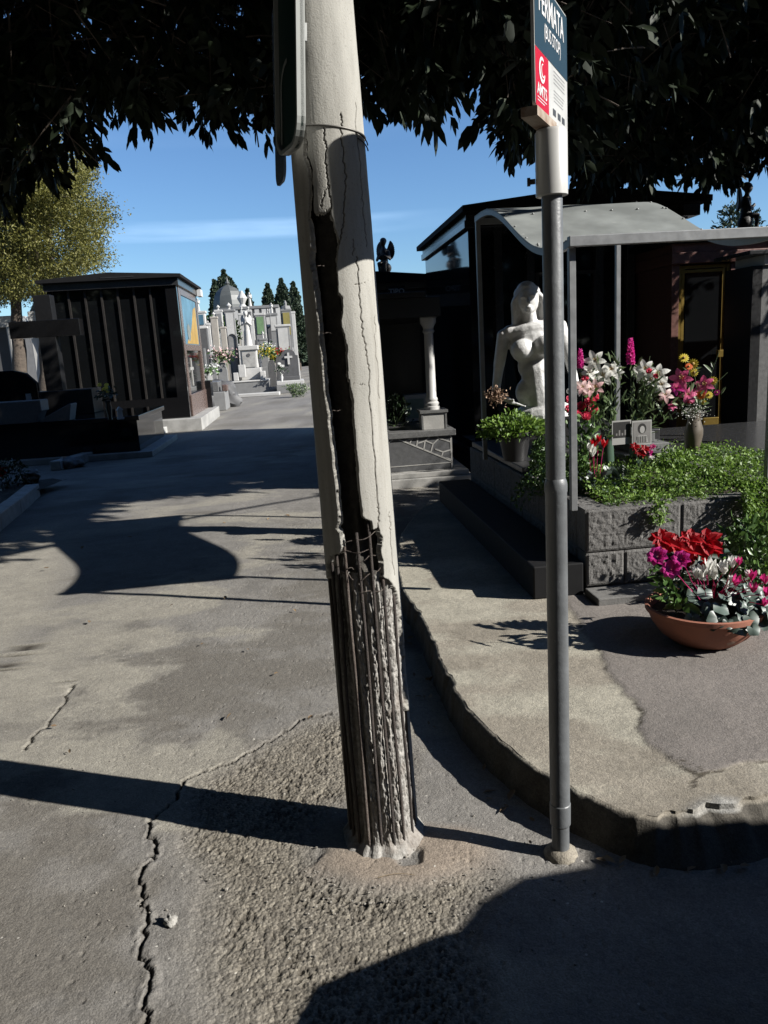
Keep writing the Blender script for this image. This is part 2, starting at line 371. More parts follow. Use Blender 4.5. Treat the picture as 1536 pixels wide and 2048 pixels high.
Fq = np.stack([idx[:-1, :-1], idx[:-1, 1:], idx[1:, 1:], idx[1:, :-1]], -1).reshape(-1, 4)
gme = rawmesh('ground', V, Fq)
def attr(me, name, arr):
    a = me.attributes.new(name, 'FLOAT', 'POINT'); a.data.foreach_set('value', np.asarray(arr, np.float32).ravel())
attr(gme, 'worn', rough); attr(gme, 'dust', dust); attr(gme, 'crack', np.maximum(crack, 0)); attr(gme, 'pale', pale * (1 - rough)); attr(gme, 'pit', rough * pit); attr(gme, 'dark', dark * (1 - rough))

def paving_mat(name, base, base2, layers, bump=0.35, fine=220, grit=0.5, speck=True):
    """procedural paving; layers = [(attribute, colour, colour2, noise scale)] mixed over the base"""
    KP = 0.68; q3 = lambda c: tuple(v * KP for v in c); base, base2 = q3(base), q3(base2); layers = [(a, q3(b), q3(c), d) for a, b, c, d in layers]
    m = bpy.data.materials.new(name); m.use_nodes = True; t = m.node_tree; p = t.nodes['Principled BSDF']; L = t.links
    tc = N(t, 'ShaderNodeTexCoord')
    def noise(sc, det=6, ro=0.6):
        n = N(t, 'ShaderNodeTexNoise'); n.inputs['Scale'].default_value = sc; n.inputs['Detail'].default_value = det; n.inputs['Roughness'].default_value = ro; L.new(tc.outputs['Object'], n.inputs[0]); return n.outputs['Fac']
    def mix(f, a, b):
        x = N(t, 'ShaderNodeMix', data_type='RGBA')
        for i, v in ((0, f), (6, a), (7, b)):
            if isinstance(v, (tuple, float, int)): x.inputs[i].default_value = v if not isinstance(v, tuple) else (*v, 1)
            else: L.new(v, x.inputs[i])
        return x.outputs[2]
    def ctr(v, lo, hi):
        r = N(t, 'ShaderNodeMapRange'); r.inputs[1].default_value = lo; r.inputs[2].default_value = hi; L.new(v, r.inputs[0]); return r.outputs[0]
    col = mix(ctr(noise(1.6), 0.38, 0.62), base, base2)
    col = mix(mth(t, 'MULTIPLY', ctr(noise(7, 8, 0.7), 0.4, 0.66), 0.55), col, tuple(v * 1.28 for v in base))
    hgt = mth(t, 'MULTIPLY', noise(fine, 3), grit)
    for an, c, c2, sc in layers:
        a = N(t, 'ShaderNodeAttribute'); a.attribute_name = an
        col = mix(a.outputs['Fac'], col, mix(ctr(noise(sc, 8, 0.7), 0.36, 0.64), c, c2))
    # grains of aggregate: light and dark
    g1 = ctr(noise(fine * 0.9, 2), 0.35, 0.65)
    x = N(t, 'ShaderNodeMix', data_type='RGBA', blend_type='MULTIPLY'); x.inputs[0].default_value = 0.55; L.new(col, x.inputs[6]); L.new(mix(g1, (0.55, 0.54, 0.53), (1.25, 1.24, 1.22)), x.inputs[7]); col = x.outputs[2]
    if speck:
        vo = N(t, 'ShaderNodeTexVoronoi'); vo.inputs['Scale'].default_value = 22; L.new(tc.outputs['Object'], vo.inputs[0])
        sp = N(t, 'ShaderNodeMath', operation='LESS_THAN'); L.new(vo.outputs['Distance'], sp.inputs[0]); sp.inputs[1].default_value = 0.085
        rn = N(t, 'ShaderNodeSeparateColor'); L.new(vo.outputs['Color'], rn.inputs[0])
        sf = mth(t, 'MULTIPLY', sp.outputs[0], mth(t, 'GREATER_THAN', rn.outputs[0], 0.66)); col = mix(mth(t, 'MULTIPLY', sf, 0.75), col, (0.36, 0.35, 0.32))
    # single stones of the aggregate: each cell its own tone, stronger where the binder has worn away
    vs_ = N(t, 'ShaderNodeTexVoronoi'); vs_.inputs['Scale'].default_value = 95; L.new(tc.outputs['Object'], vs_.inputs[0]); sc1 = N(t, 'ShaderNodeSeparateColor'); L.new(vs_.outputs['Color'], sc1.inputs[0])
    wa = N(t, 'ShaderNodeAttribute'); wa.attribute_name = 'worn'
    x = N(t, 'ShaderNodeMix', data_type='RGBA', blend_type='MULTIPLY'); L.new(mth(t, 'ADD', mth(t, 'MULTIPLY', wa.outputs['Fac'], 0.55), 0.30), x.inputs[0]); L.new(col, x.inputs[6]); L.new(mix(sc1.outputs[1], (0.60, 0.58, 0.56), (1.45, 1.42, 1.36)), x.inputs[7]); col = x.outputs[2]
    st_ = ctr(noise(3.1, 5, .7), 0.60, 0.72); col = mix(mth(t, 'MULTIPLY', st_, 0.28), col, tuple(v * .55 for v in base))
    L.new(col, p.inputs['Base Color']); p.inputs['Roughness'].default_value = 0.9; p.inputs['Specular IOR Level'].default_value = 0.25
    v2 = N(t, 'ShaderNodeTexVoronoi'); v2.inputs['Scale'].default_value = 130; L.new(tc.outputs['Object'], v2.inputs[0])
    hgt = mth(t, 'ADD', hgt, mth(t, 'MULTIPLY', v2.outputs['Distance'], -0.5 * grit)); hgt = mth(t, 'ADD', hgt, mth(t, 'MULTIPLY', noise(30, 8, 0.7), 0.8))
    hgt = mth(t, 'ADD', hgt, mth(t, 'MULTIPLY', mth(t, 'MULTIPLY', vs_.outputs['Distance'], -1.1), mth(t, 'ADD', wa.outputs['Fac'], 0.12)))
    b = N(t, 'ShaderNodeBump'); b.inputs['Strength'].default_value = bump; b.inputs['Distance'].default_value = 0.012; L.new(hgt, b.inputs['Height']); L.new(b.outputs[0], p.inputs['Normal'])
    MATS[name] = m; return m
paving_mat('asphalt', (0.224, 0.216, 0.203), (0.176, 0.169, 0.158), [('dark', (0.150, 0.140, 0.125), (0.175, 0.165, 0.148), 8), ('pale', (0.345, 0.330, 0.285), (0.265, 0.252, 0.22), 7), ('worn', (0.245, 0.228, 0.195), (0.160, 0.148, 0.126), 14), ('dust', (0.31, 0.262, 0.215), (0.26, 0.22, 0.18), 6), ('pit', (0.09, 0.08, 0.065), (0.05, 0.045, 0.035), 9), ('crack', (0.03, 0.026, 0.02), (0.045, 0.038, 0.03), 30)], bump=0.42)
ground = link('ground', gme, MATS['asphalt'], smooth=180); tag(ground, kind='structure')

# ================================================================== RAISED PAVEMENT
def resample(pts, n, k=1.0):
    P = np.array(pts, float); d = np.r_[0, np.cumsum(np.hypot(*(P[1:] - P[:-1]).T))]; t = np.linspace(0, 1, n) ** k * d[-1]
    return np.stack([np.interp(t, d, P[:, i]) for i in range(2)], -1)
def smooth_poly(pts, n):
    P = resample(pts, n)
    for _ in range(6): P[1:-1] = 0.25 * P[:-2] + 0.5 * P[1:-1] + 0.25 * P[2:]
    return P
kz = 0.13
kb = [(1.15, 7.75), (0.62, 7.3), (0.30, 6.7), (0.10, 5.8), (0.05, 5.0)] + G2([(800, 1180), (840, 1235), (868, 1300), (900, 1380), (945, 1443), (1000, 1490), (1065, 1545), (1140, 1588), (1200, 1612), (1290, 1655), (1360, 1680)], kz) + [(0.90, 1.99), (1.09, 2.035), (1.6, 2.1), (3, 2.3), (7, 2.9)]
nS = 620
B = smooth_poly(kb, 160); d_ = np.r_[0, np.cumsum(np.hypot(*(B[1:] - B[:-1]).T))]
# denser where the camera is close
dens = np.interp(np.linspace(0, d_[-1], 400), d_, np.where((B[:, 1] < 5.2) & (B[:, 0] < 1.6), 6.0, 1.0)); cd = np.r_[0, np.cumsum(dens)]; tt = np.interp(np.linspace(0, cd[-1], nS), cd, np.linspace(0, d_[-1], 401))
B = np.stack([np.interp(tt, d_, B[:, i]) for i in range(2)], -1)
tan = np.gradient(B, axis=0); tan /= np.linalg.norm(tan, axis=1)[:, None] + 1e-9; nin = np.stack([-tan[:, 1], tan[:, 0]], -1)
s_ = np.linspace(0, 1, nS); j1 = (fbm(B[:, 0] * 14, B[:, 1] * 14, 4, 51) - 0.5)
wear = sstep(0.55, 1.0, B[:, 0]) * sstep(3.0, 2.2, B[:, 1])          # crumbled near corner
T = resample([(10, 9.5), (8, 8.2), (6.5, 7), (5.5, 6), (4.6, 5), (4.2, 4.2), (4.6, 3.8), (5.5, 3.6), (7, 3.6)], nS)
T = np.stack([np.interp((tt / tt[-1]), np.linspace(0, 1, nS), T[:, i]) for i in range(2)], -1)
rows = []
for off, z in [(-0.035, -0.03), (-0.014, 0.004), (-0.008, 0.03), (-0.004, 0.06), (-0.001, 0.09), (0.002, 0.112), (0.007, 0.122), (0.014, 0.1275), (0.022, 0.130)]:
    rr = off + wear * (z > 0.02) * (z * 0.35 + 0.04 * (j1 + 0.2) * z / 0.13 * 2)
    P = B - 0 * B + nin * (-1) * 0 + nin * (rr + j1 * 0.018 + 0.010 * sstep(.62, .8, fbm(B[:, 0] * 9, B[:, 1] * 9, 3, 58)) * (z > .08))[:, None]
    zz = np.full(nS, z) - wear * 0.012 * sstep(0.08, 0.13, np.full(nS, z)) + (0.004 * (fbm(P[:, 0] * 40, P[:, 1] * 40, 3, 5 + int(z * 1000)) - 0.5) if z > 0 else 0)
    rows.append(np.c_[P, zz])
last = rows[-1][:, :2]
for u in np.linspace(0, 1, 260)[1:] ** 2.0:
    P = last * (1 - u) + T * u; rows.append(np.c_[P, np.full(nS, kz)])
V = np.stack(rows, 0); nr = V.shape[0]
PX, PY = V[..., 0], V[..., 1]; wpx = PX + 0.06 * (fbm(PX * 10, PY * 10, 4, 81) - 0.5); wpy = PY + 0.06 * (fbm(PX * 10, PY * 10, 4, 82) - 0.5)
topm = np.zeros(V.shape[:2]); topm[9:] = 1
asph_poly = G2([(1160, 1250), (1205, 1325), (1235, 1365), (1282, 1425), (1268, 1455), (1290, 1490), (1340, 1520), (1400, 1552), (1470, 1535), (1540, 1520)], kz) + [(3.0, 2.6), (8, 3.2), (10, 9), (2, 9), (1.0, 5)]
asp = sstep(-0.004, 0.012, poly_sd(wpx, wpy, asph_poly))
lump = sstep(-0.03, 0.06, poly_sd(wpx, wpy, G2([(1368, 1632), (1390, 1605), (1430, 1592), (1480, 1600), (1512, 1640), (1500, 1690), (1440, 1700), (1375, 1690)], kz)))
V[..., 2] += topm * (0.010 * (fbm(PX * 3, PY * 3, 3, 83) - 0.5) + 0.0025 * (fbm(PX * 40, PY * 40, 3, 84) - 0.5) + 0.006 * asp + 0.007 * lump * (0.6 + fbm(PX * 30, PY * 30, 3, 85)))
pc = jag(G2([(1400, 1552), (1385, 1575), (1402, 1540), (1340, 1515)], kz), 0.01, 4, 3); pcr = sstep(0.006, 0.002, seg_dist(PX, PY, pc)) + sstep(0.007, 0.002, np.abs(poly_sd(wpx, wpy, asph_poly))) * sstep(0.4, 0.6, fbm(PX * 8, PY * 8, 3, 91))
idx = np.arange(nr * nS).reshape(nr, nS)
Fq = np.stack([idx[:-1, :-1], idx[:-1, 1:], idx[1:, 1:], idx[1:, :-1]], -1).reshape(-1, 4)
pme = rawmesh('pavement', V.reshape(-1, 3), Fq)
attr(pme, 'asph', asp); attr(pme, 'lump', lump); attr(pme, 'crack', np.clip(pcr, 0, 1) * topm); face = np.zeros(V.shape[:2]); face[:7] = 1; attr(pme, 'kface_shade', face)
attr(pme, 'wash', sstep(0.42, 0.60, fbm(PX * 2.2 + 4, PY * 3.5, 5, 95)) * (1 - asp))
paving_mat('pavement_concrete', (0.290, 0.266, 0.222), (0.225, 0.204, 0.168), [('wash', (0.41, 0.39, 0.325), (0.32, 0.305, 0.255), 9), ('asph', (0.225, 0.205, 0.19), (0.185, 0.17, 0.158), 3), ('lump', (0.40, 0.40, 0.38), (0.27, 0.27, 0.26), 18), ('kface_shade', (0.105, 0.097, 0.083), (0.065, 0.06, 0.05), 12), ('crack', (0.06, 0.05, 0.04), (0.09, 0.08, 0.06), 30)], bump=0.35, speck=False)  # kerb face colour is darkened to carry the shade lying on it
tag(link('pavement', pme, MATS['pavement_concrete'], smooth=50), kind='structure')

# scattered grit and pebbles near the pole
gb = MB(); rr_ = random.Random(5)
for i in range(420):
    a = rr_.random()
    if a < 0.5: x, y = rr_.gauss(0.02, 0.3), rr_.gauss(2.02, 0.10)
    else: x, y = rr_.uniform(-1.5, 0.5), rr_.uniform(1.45, 3.2)
    if 0.30 < x and y > 2.0: continue
    gb.ball((x, y, 0.002), rr_.uniform(0.0015, 0.0045) * (1.6 if rr_.random() < 0.06 else 1), 6, (1, rr_.uniform(0.6, 1), 0.7), 0.5, i)
mat('grit', (0.42, 0.39, 0.34), 0.9, ns=90, var=0.6)
tag(ob('grit', gb, MATS['grit']), 'loose grit scattered on the asphalt round the foot of the broken pole', 'grit', kind='stuff')
mb = MB(); q = gp(342, 1848); mb.ball((0, 0, 0.012), 0.0175, 18, (1.1, 0.9, 0.75), 0.8, 3)
mat('white_stone', (0.62, 0.60, 0.55), 0.9, ns=60, var=0.5, bump=0.8, bs=180)
mesh_thing('pebble', mb, MATS['white_stone'], 'small crumpled whitish stone lying alone on the asphalt beside the long crack', 'stone', q, smooth=180)
mb = MB(); c0 = gp(790, 1760)
pts = [Vector((c0.x - 0.05 + 0.11 * t, c0.y + 0.012 * sin(t * 3.1), 0.012)) for t in np.linspace(0, 1, 9)]
lb = MB().tube([p - Vector((c0.x, c0.y, 0)) for p in pts], 0.0009, 5); mat('straw', (0.4, 0.3, 0.18), 0.8)
mesh_thing('twig', lb, MATS['straw'], 'thin dry twig lying on the ground in front of the pole foot', 'twig', (c0.x, c0.y, 0))

# ================================================================== BROKEN CONCRETE POLE
PC = Vector((-0.075, 2.235)); PTOP = 3.6
up = thing('utility_pole', 'tall round concrete pole with its side split open and rusty reinforcement exposed', 'utility pole', (PC.x, PC.y, 0))
def Rz(z): return 0.1165 - 0.0072 * z - 0.004 * np.maximum(z - 1.9, 0)
def Cx(z): return PC.x + 0.010 - 0.0125 * z
nth = 250
th = np.concatenate([np.linspace(-110, 110, nth), np.linspace(110, 250, 16)[1:-1]]) * pi / 180   # 0 faces the camera
zs = np.concatenate([np.linspace(-0.02, 2.46, 1080), np.linspace(2.5, PTOP, 12)])
TH, ZZ = np.meshgrid(th, zs)
def wall(TH, ZZ, r): return np.stack([Cx(ZZ) + r * np.sin(TH), PC.y - r * np.cos(TH), ZZ], -1)
O = wall(TH, ZZ, Rz(ZZ)); px, py = px_of(O.reshape(-1, 3)); px = px.reshape(TH.shape); py = py.reshape(TH.shape)
a3 = lambda L: [(560 + x / 3.413, 200 + y / 3.413) for x, y in L]
a4 = lambda L: [(560 + x / 4.096, 980 + y / 4.096) for x, y in L]
leftc = a3([(162, 130), (166, 230), (158, 380), (190, 470), (203, 600), (200, 700), (192, 800), (198, 870), (208, 1000), (203, 1110), (220, 1200), (240, 1350), (250, 1450), (265, 1600), (285, 1750), (290, 1870), (305, 2000)]) + a4([(463, 0), (472, 130), (478, 200), (480, 290), (452, 320), (488, 350), (500, 400), (500, 500), (475, 520), (405, 545), (385, 600), (390, 720), (330, 700), (200, 690), (200, 3100), (1300, 3100), (1300, 1850)])
rightc = a3([(172, 130), (185, 280), (190, 380), (222, 480), (225, 600), (225, 700), (240, 775), (300, 768), (350, 735), (345, 790), (370, 860), (400, 950), (400, 990), (385, 1080), (390, 1200), (400, 1320), (425, 1350), (430, 1430), (415, 1510), (440, 1620), (458, 1680), (460, 1800), (462, 1900), (490, 1990)]) + a4([(650, 0), (665, 100), (680, 230), (745, 258), (755, 330), (805, 312), (840, 400), (830, 500), (848, 600), (845, 720), (900, 745), (950, 810), (965, 870), (985, 950), (1000, 1100), (1025, 1300), (1043, 1500), (1048, 1650), (1046, 1800)])
poly = leftc + rightc[::-1]
# jitter the torn edge
jx = px + 5.0 * (fbm(TH * 30, ZZ * 34, 4, 101) - 0.5); jy = py + 9 * (fbm(TH * 30, ZZ * 34, 3, 111) - 0.5)
front = np.abs(TH) < radians(100)
sdp = poly_sd(jx, jy, poly) * front + (~front) * -50.0
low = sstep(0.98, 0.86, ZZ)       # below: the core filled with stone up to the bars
core = sstep(-0.6, 0.9, sdp)
bars = [-88, -66, -47, -25, -2, 19, 38, 63, 84]
thd = np.degrees(TH) + 1.5 * (fbm(ZZ * 12, TH * 0, 2, 130) - 0.5)
gro = np.maximum.reduce([(0.7 + .6 * vnoise(ZZ * 7, TH * 0 + b, 500)) * np.exp(-((thd - b - 2.0 - 1.6 * vnoise(ZZ * 5, TH * 0 + b, 501)) / (3.2 + 2.4 * vnoise(ZZ * 6, TH * 0 + b, 502))) ** 2) for b in bars])
deepL = sstep(-27, -40, thd)
depth_low = 0.012 + 0.0125 * gro + 0.008 * deepL + 0.010 * (fbm(TH * 10, ZZ * 26, 4, 140, 0.6) - 0.5) * 1.2 + 0.0035 * sstep(0.5, 0.8, vnoise(TH * 22, ZZ * 95, 141))
depth_low = depth_low * sstep(-0.02, 0.09, ZZ) + 0.002
depth_hi = 0.020 + 0.008 * (fbm(TH * 10, ZZ * 10, 4, 150) - 0.5)
crk_top = sstep(0.0, 26, px * 0 + (py - 430))      # the narrow upper crack is shallow
dep = depth_low * low + (depth_hi * (0.5 + 0.5 * crk_top)) * (1 - low)
rr = Rz(ZZ) - core * dep
flare = sstep(0.045, -0.005, ZZ) * 0.022 * (0.6 + fbm(TH * 4, ZZ * 3, 3, 160)); rr = rr + flare
ck = np.zeros(TH.shape)
for sd_, pts in enumerate([a3([(297, 190), (300, 265), (318, 340), (312, 440), (325, 540), (333, 640), (352, 735)]), a3([(415, 90), (424, 140), (415, 210), (425, 300), (432, 400), (450, 540), (443, 680), (435, 800), (420, 900), (405, 985)]),
            a3([(522, 1070), (530, 1180), (545, 1400), (560, 1530), (580, 1660), (595, 1750), (612, 1900), (608, 2048)]) + a4([(800, 100), (815, 200), (803, 310)]), a3([(515, 20), (520, 200), (540, 400), (556, 600), (580, 860), (590, 1000)]),
            a3([(325, 590), (300, 640), (285, 690), (280, 730)]), a3([(645, 1480), (655, 1700), (680, 2040)]), a4([(893, 180), (899, 260), (905, 330), (940, 700)]), a3([(510, 1258), (600, 1250)]), a3([(500, 1938), (580, 1945)]), a3([(497, 950), (503, 1010), (493, 1060)])]):
    P = jag(pts, 2.4, 7, sd_ + 20); wd = [0.85, 0.75, 0.75, 0.45, 0.4, 0.42, 0.5, 0.3, 0.3, 0.35][sd_]
    sel = (np.abs(TH) < 1.75); ck = np.maximum(ck, sel * sstep(wd * 1.7, wd * 0.5, seg_dist(px, py, P)))
ck *= (1 - core); rr = rr - 0.005 * ck + (1 - core) * 0.0016 * (fbm(TH * 5, ZZ * 9, 4, 170) - 0.5)
V = wall(TH, ZZ, rr).reshape(-1, 3) - np.array([PC.x, PC.y, 0])
nz_, nt_ = TH.shape; idx = np.arange(nz_ * nt_).reshape(nz_, nt_); idn = np.roll(idx, -1, 1)
hole = ((sdp > 1.2) & (low < .5) & front); hq = hole[:-1] & hole[1:] & np.roll(hole, -1, 1)[:-1] & np.roll(hole, -1, 1)[1:]
Fq = np.stack([idx[:-1], idn[:-1], idn[1:], idx[1:]], -1)[~hq].reshape(-1, 4)
sme = rawmesh('concrete_shaft', V, Fq); attr(sme, 'core', sstep(0.05, 0.5, core)); attr(sme, 'crack', ck); attr(sme, 'low', low * core); attr(sme, 'wallf', core * (1 - sstep(2.5, 6, sdp)) * (1 - low))
m = bpy.data.materials.new('pole_concrete'); m.use_nodes = True; t = m.node_tree; p = t.nodes['Principled BSDF']; Lk = t.links
def _noise(t, sc, det=5, ro=0.6, vec=None):
    n = N(t, 'ShaderNodeTexNoise'); n.inputs['Scale'].default_value = sc; n.inputs['Detail'].default_value = det; n.inputs['Roughness'].default_value = ro
    if vec is None: vec = N(t, 'ShaderNodeTexCoord').outputs['Object']
    t.links.new(vec, n.inputs[0]); return n.outputs['Fac']
def _mix(t, f, a, b, bt='MIX'):
    x = N(t, 'ShaderNodeMix', data_type='RGBA', blend_type=bt)
    for i, v in ((0, f), (6, a), (7, b)):
        if isinstance(v, tuple): x.inputs[i].default_value = (*v, 1)
        elif isinstance(v, (float, int)): x.inputs[i].default_value = v
        else: t.links.new(v, x.inputs[i])
    return x.outputs[2]
def _rng(t, v, a, b, c=0.0, d=1.0):
    r = N(t, 'ShaderNodeMapRange'); r.inputs[1].default_value = a; r.inputs[2].default_value = b; r.inputs[3].default_value = c; r.inputs[4].default_value = d; t.links.new(v, r.inputs[0]); return r.outputs[0]
def _att(t, n): a = N(t, 'ShaderNodeAttribute'); a.attribute_name = n; return a.outputs['Fac']
tc = N(t, 'ShaderNodeTexCoord'); mpp = N(t, 'ShaderNodeMapping'); mpp.inputs['Scale'].default_value = (1, 1, 0.25); Lk.new(tc.outputs['Object'], mpp.inputs[0])
shell = _mix(t, _rng(t, _noise(t, 9, 7, 0.65, mpp.outputs[0]), 0.38, 0.62), (0.285, 0.278, 0.252), (0.215, 0.21, 0.19))
shell = _mix(t, _rng(t, _noise(t, 3.5, 8, .75, mpp.outputs[0]), .52, .66, 0, .45), shell, (0.17, 0.16, 0.135)); mp2 = N(t, 'ShaderNodeMapping'); mp2.inputs['Scale'].default_value = (14, 14, .6); Lk.new(tc.outputs['Object'], mp2.inputs[0]); shell = _mix(t, _rng(t, _noise(t, 1.6, 4, .6, mp2.outputs[0]), .56, .68, 0, .35), shell, (0.15, 0.14, 0.12))
shell = _mix(t, _rng(t, _noise(t, 160, 2), 0.62, 0.7, 0, 0.5), shell, (0.13, 0.125, 0.11))
corec = _mix(t, _rng(t, _noise(t, 45, 6, 0.7), 0.36, 0.62), (0.30, 0.29, 0.27), (0.15, 0.143, 0.13))
corec = _mix(t, _rng(t, _noise(t, 12, 4), 0.5, 0.62, 0, 0.35), corec, (0.12, 0.09, 0.07))
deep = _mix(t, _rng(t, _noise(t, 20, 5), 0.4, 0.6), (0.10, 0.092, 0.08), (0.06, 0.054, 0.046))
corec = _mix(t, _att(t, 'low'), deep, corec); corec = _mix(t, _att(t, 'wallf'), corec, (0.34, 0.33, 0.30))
col = _mix(t, _att(t, 'core'), shell, corec); col = _mix(t, _att(t, 'crack'), col, (0.06, 0.05, 0.04))
Lk.new(col, p.inputs['Base Color']); p.inputs['Roughness'].default_value = 0.85; p.inputs['Specular IOR Level'].default_value = 0.25
hh = mth(t, 'ADD', mth(t, 'MULTIPLY', _noise(t, 240, 3), 0.5), mth(t, 'MULTIPLY', mth(t, 'MULTIPLY', _noise(t, 110, 5, 0.7), _att(t, 'core')), 3.0))
bb = N(t, 'ShaderNodeBump'); bb.inputs['Strength'].default_value = 0.5; bb.inputs['Distance'].default_value = 0.004; Lk.new(hh, bb.inputs['Height']); Lk.new(bb.outputs[0], p.inputs['Normal'])
MATS['pole_concrete'] = m
link('concrete_shaft', sme, m, up, smooth=180, world=False)
tc_ = np.linspace(0, 2 * pi, 61)[:-1]; zc_ = np.linspace(0.6, 2.45, 300); TC, ZC = np.meshgrid(tc_, zc_)      # what is left of the inside, seen through the split
rc = 0.052 + 0.033 * sstep(1.02, 0.90, ZC) + 0.026 * (fbm(TC * 3, ZC * 16, 5, 401, .65) - .5) + 0.006 * np.cos(TC * 7); Vc = np.stack([Cx(ZC) + rc * np.sin(TC) - PC.x, 0.006 - rc * np.cos(TC), ZC], -1).reshape(-1, 3)
ic = np.arange(Vc.shape[0]).reshape(300, 60); icn = np.roll(ic, -1, 1); mat('pole_inside', (0.11, 0.10, 0.085), 0.95, ns=30, var=.5, bump=.8, bs=90)
link('inner_core', rawmesh('inner_core', Vc, np.stack([ic[:-1], icn[:-1], icn[1:], ic[1:]], -1).reshape(-1, 4)), MATS['pole_inside'], up, smooth=180, world=False)
mat('rust', (0.085, 0.066, 0.056), 0.85, c2=(0.04, 0.032, 0.028), ns=30, bump=0.8, bs=300)
mat('rust_light', (0.20, 0.17, 0.145), 0.85, c2=(0.10, 0.07, 0.055), ns=40, bump=0.8, bs=300)
tops = {-88: 0.93, -66: 0.96, -47: 1.0, -25: 1.0, -2: 1.04, 19: 1.07, 38: 0.91, 63: 0.83, 84: 0.5}
for b in bars:
    r2 = random.Random(b); pts = []
    for z in np.linspace(0.02, tops[b], 26):
        ang = radians(b + 0.7 * sin(z * 6 + b)); r_ = Rz(z) - 0.0125 + 0.0025 * sin(z * 9 + b); pts.append((Cx(z) + r_ * sin(ang) - PC.x, -r_ * cos(ang), z))
    ob('rebar', MB().tube(pts, 0.0048, 8), MATS['rust' if b != -25 else 'rust_light'], up, smooth=180)
def hoop(z0, a0, a1, dz=0.0, r=0.0013, off=0.009, kink=0.004, seed=0, mt='rust_light'):
    pts = []; n = 22
    for i in range(n + 1):
        t_ = i / n; a = radians(a0 + (a1 - a0) * t_); z = z0 + dz * t_ + kink * sin(t_ * 7 + seed); q = Rz(z) - off + 0.002 * sin(t_ * 11 + seed)
        pts.append((Cx(z) + q * sin(a) - PC.x, -q * cos(a), z))
    return ob('tie_wire', MB().tube(pts, r, 6), MATS[mt], up, smooth=180)
for k, (z, a0, a1, dz) in enumerate([(1.005, -30, 30, 0.03), (0.985, -33, 22, 0.0), (0.945, -32, -12, -0.015), (0.955, -4, 26, 0.015), (0.925, -36, -14, -0.02), (0.895, -5, 34, 0.035), (0.86, -6, 42, 0.004), (0.80, 30, 52, 0.02), (0.77, 30, 56, 0.02)]):
    hoop(z, a0, a1, dz, seed=k)
for z, a0, a1 in [(1.775, -33, -18), (1.60, -31, -16), (1.39, -25, -12)]: hoop(z, a0, a1, 0.0, 0.001, 0.002, 0.001, int(z * 10))
# steel hose band near the top
pts = []
for i in range(61):
    a = radians(-180 + 360 * i / 60); z = 2.118 + 0.0 * a - 0.012 * sin(a); q = Rz(z) + 0.002; pts.append((Cx(z) + q * sin(a) - PC.x, -q * cos(a), z))
mat('wire_steel', (0.25, 0.24, 0.22), 0.5, metal=0.6)
bd_ = ob('wire_band', MB().tube(pts, 0.0022, 6), MATS['wire_steel'], up, smooth=180)
e = MB()
for k in (0, 1):
    q = Rz(2.1) + 0.004; P = [(Cx(2.1) + (q + 0.003 * t_) * sin(radians(52 + 34 * t_)) - PC.x, -(q + 0.003 * t_) * cos(radians(52 + 34 * t_)), 2.106 - k * 0.014 - 0.016 * t_) for t_ in np.linspace(0, 1.1, 8)]; e.tube(P, 0.0018, 6)
ob('wire_end', e, MATS['rust'], up, smooth=180)
# ================================================================== GREEN SIGNS CLAMPED TO THE CONCRETE POLE
mat('sign_green', (0.008, 0.045, 0.035), 0.35, var=0.2, ns=3)
mat('sign_white', (0.40, 0.42, 0.40), 0.4, var=0.1, ns=4)
mat('galv', (0.42, 0.43, 0.42), 0.5, metal=0.4, ns=30, var=0.25)
mat('sign_sky_tint', (0.30, 0.42, 0.62), 0.10, metal=.4, var=0.2, ns=3)  # blue base colour puts the sky's reflection into the plate
def rr_poly(w, h, r, n=6):
    P = []
    for cx, cy, a0 in ((w - r, r, -90), (w - r, h - r, 0), (r, h - r, 90), (r, r, 180)):
        for i in range(n + 1): a = radians(a0 + 90 * i / n); P.append((cx + r * cos(a), cy + r * sin(a)))
    return P
def plate(name, cat, label, P0, P1, z0, h, th, rad, face, back, rim=None):
    """upright rounded plate from P0 (near) to P1 (far); its face looks to the left of that direction"""
    P0 = Vector((*P0, z0)); P1 = Vector((*P1, z0)); d = (P1 - P0); w_ = d.length; d.normalize(); n = Vector((-d.y, d.x, 0)); Z_ = Vector((0, 0, 1))
    t = thing(name, label, cat, P0); outs = []
    def slab(P, o0, o1, rimonly=None):
        mb = MB(); k = len(P); vs = [d * x + Z_ * z + n * o0 for x, z in P] + [d * x + Z_ * z + n * o1 for x, z in P]
        if rimonly:
            vs += [d * x + Z_ * z + n * o0 for x, z in rimonly] + [d * x + Z_ * z + n * o1 for x, z in rimonly]
            fs = []
            for i in range(k):
                j = (i + 1) % k; fs += [(i, j, k + j, k + i), (2 * k + i, 3 * k + i, 3 * k + j, 2 * k + j), (k + i, k + j, 3 * k + j, 3 * k + i), (i, 2 * k + i, 2 * k + j, j)]
            return mb.add(vs, fs)
        return mb.add(vs, [tuple(range(k))[::-1], tuple(range(k, 2 * k))] + [(i, (i + 1) % k, k + (i + 1) % k, k + i) for i in range(k)])
    P = rr_poly(w_, h, rad)
    ob('panel', slab(P, 0, th), face, t); ob('backing', slab(P, -0.0025, -0.0005), back, t)
    if rim:
        I = [(w_ / 2 + (x - w_ / 2) * (1 - 2 * rim / w_), h / 2 + (z - h / 2) * (1 - 2 * rim / h)) for x, z in P]
        ob('frame', slab(P, -0.006, th + 0.010, I), MATS['sign_white'], t)
    return t, d, n, w_
t, d, n, w_ = plate('street_sign', 'sign', 'large dark green sign with pale rim clamped high on the concrete pole', tuple(at(607, 278, 2.035)[:2]), tuple(at(563, 316, 2.22)[:2]), 2.055, 0.80, 0.006, 0.06, MATS['sign_green'], MATS['galv'], 0.010)
mbs = MB()
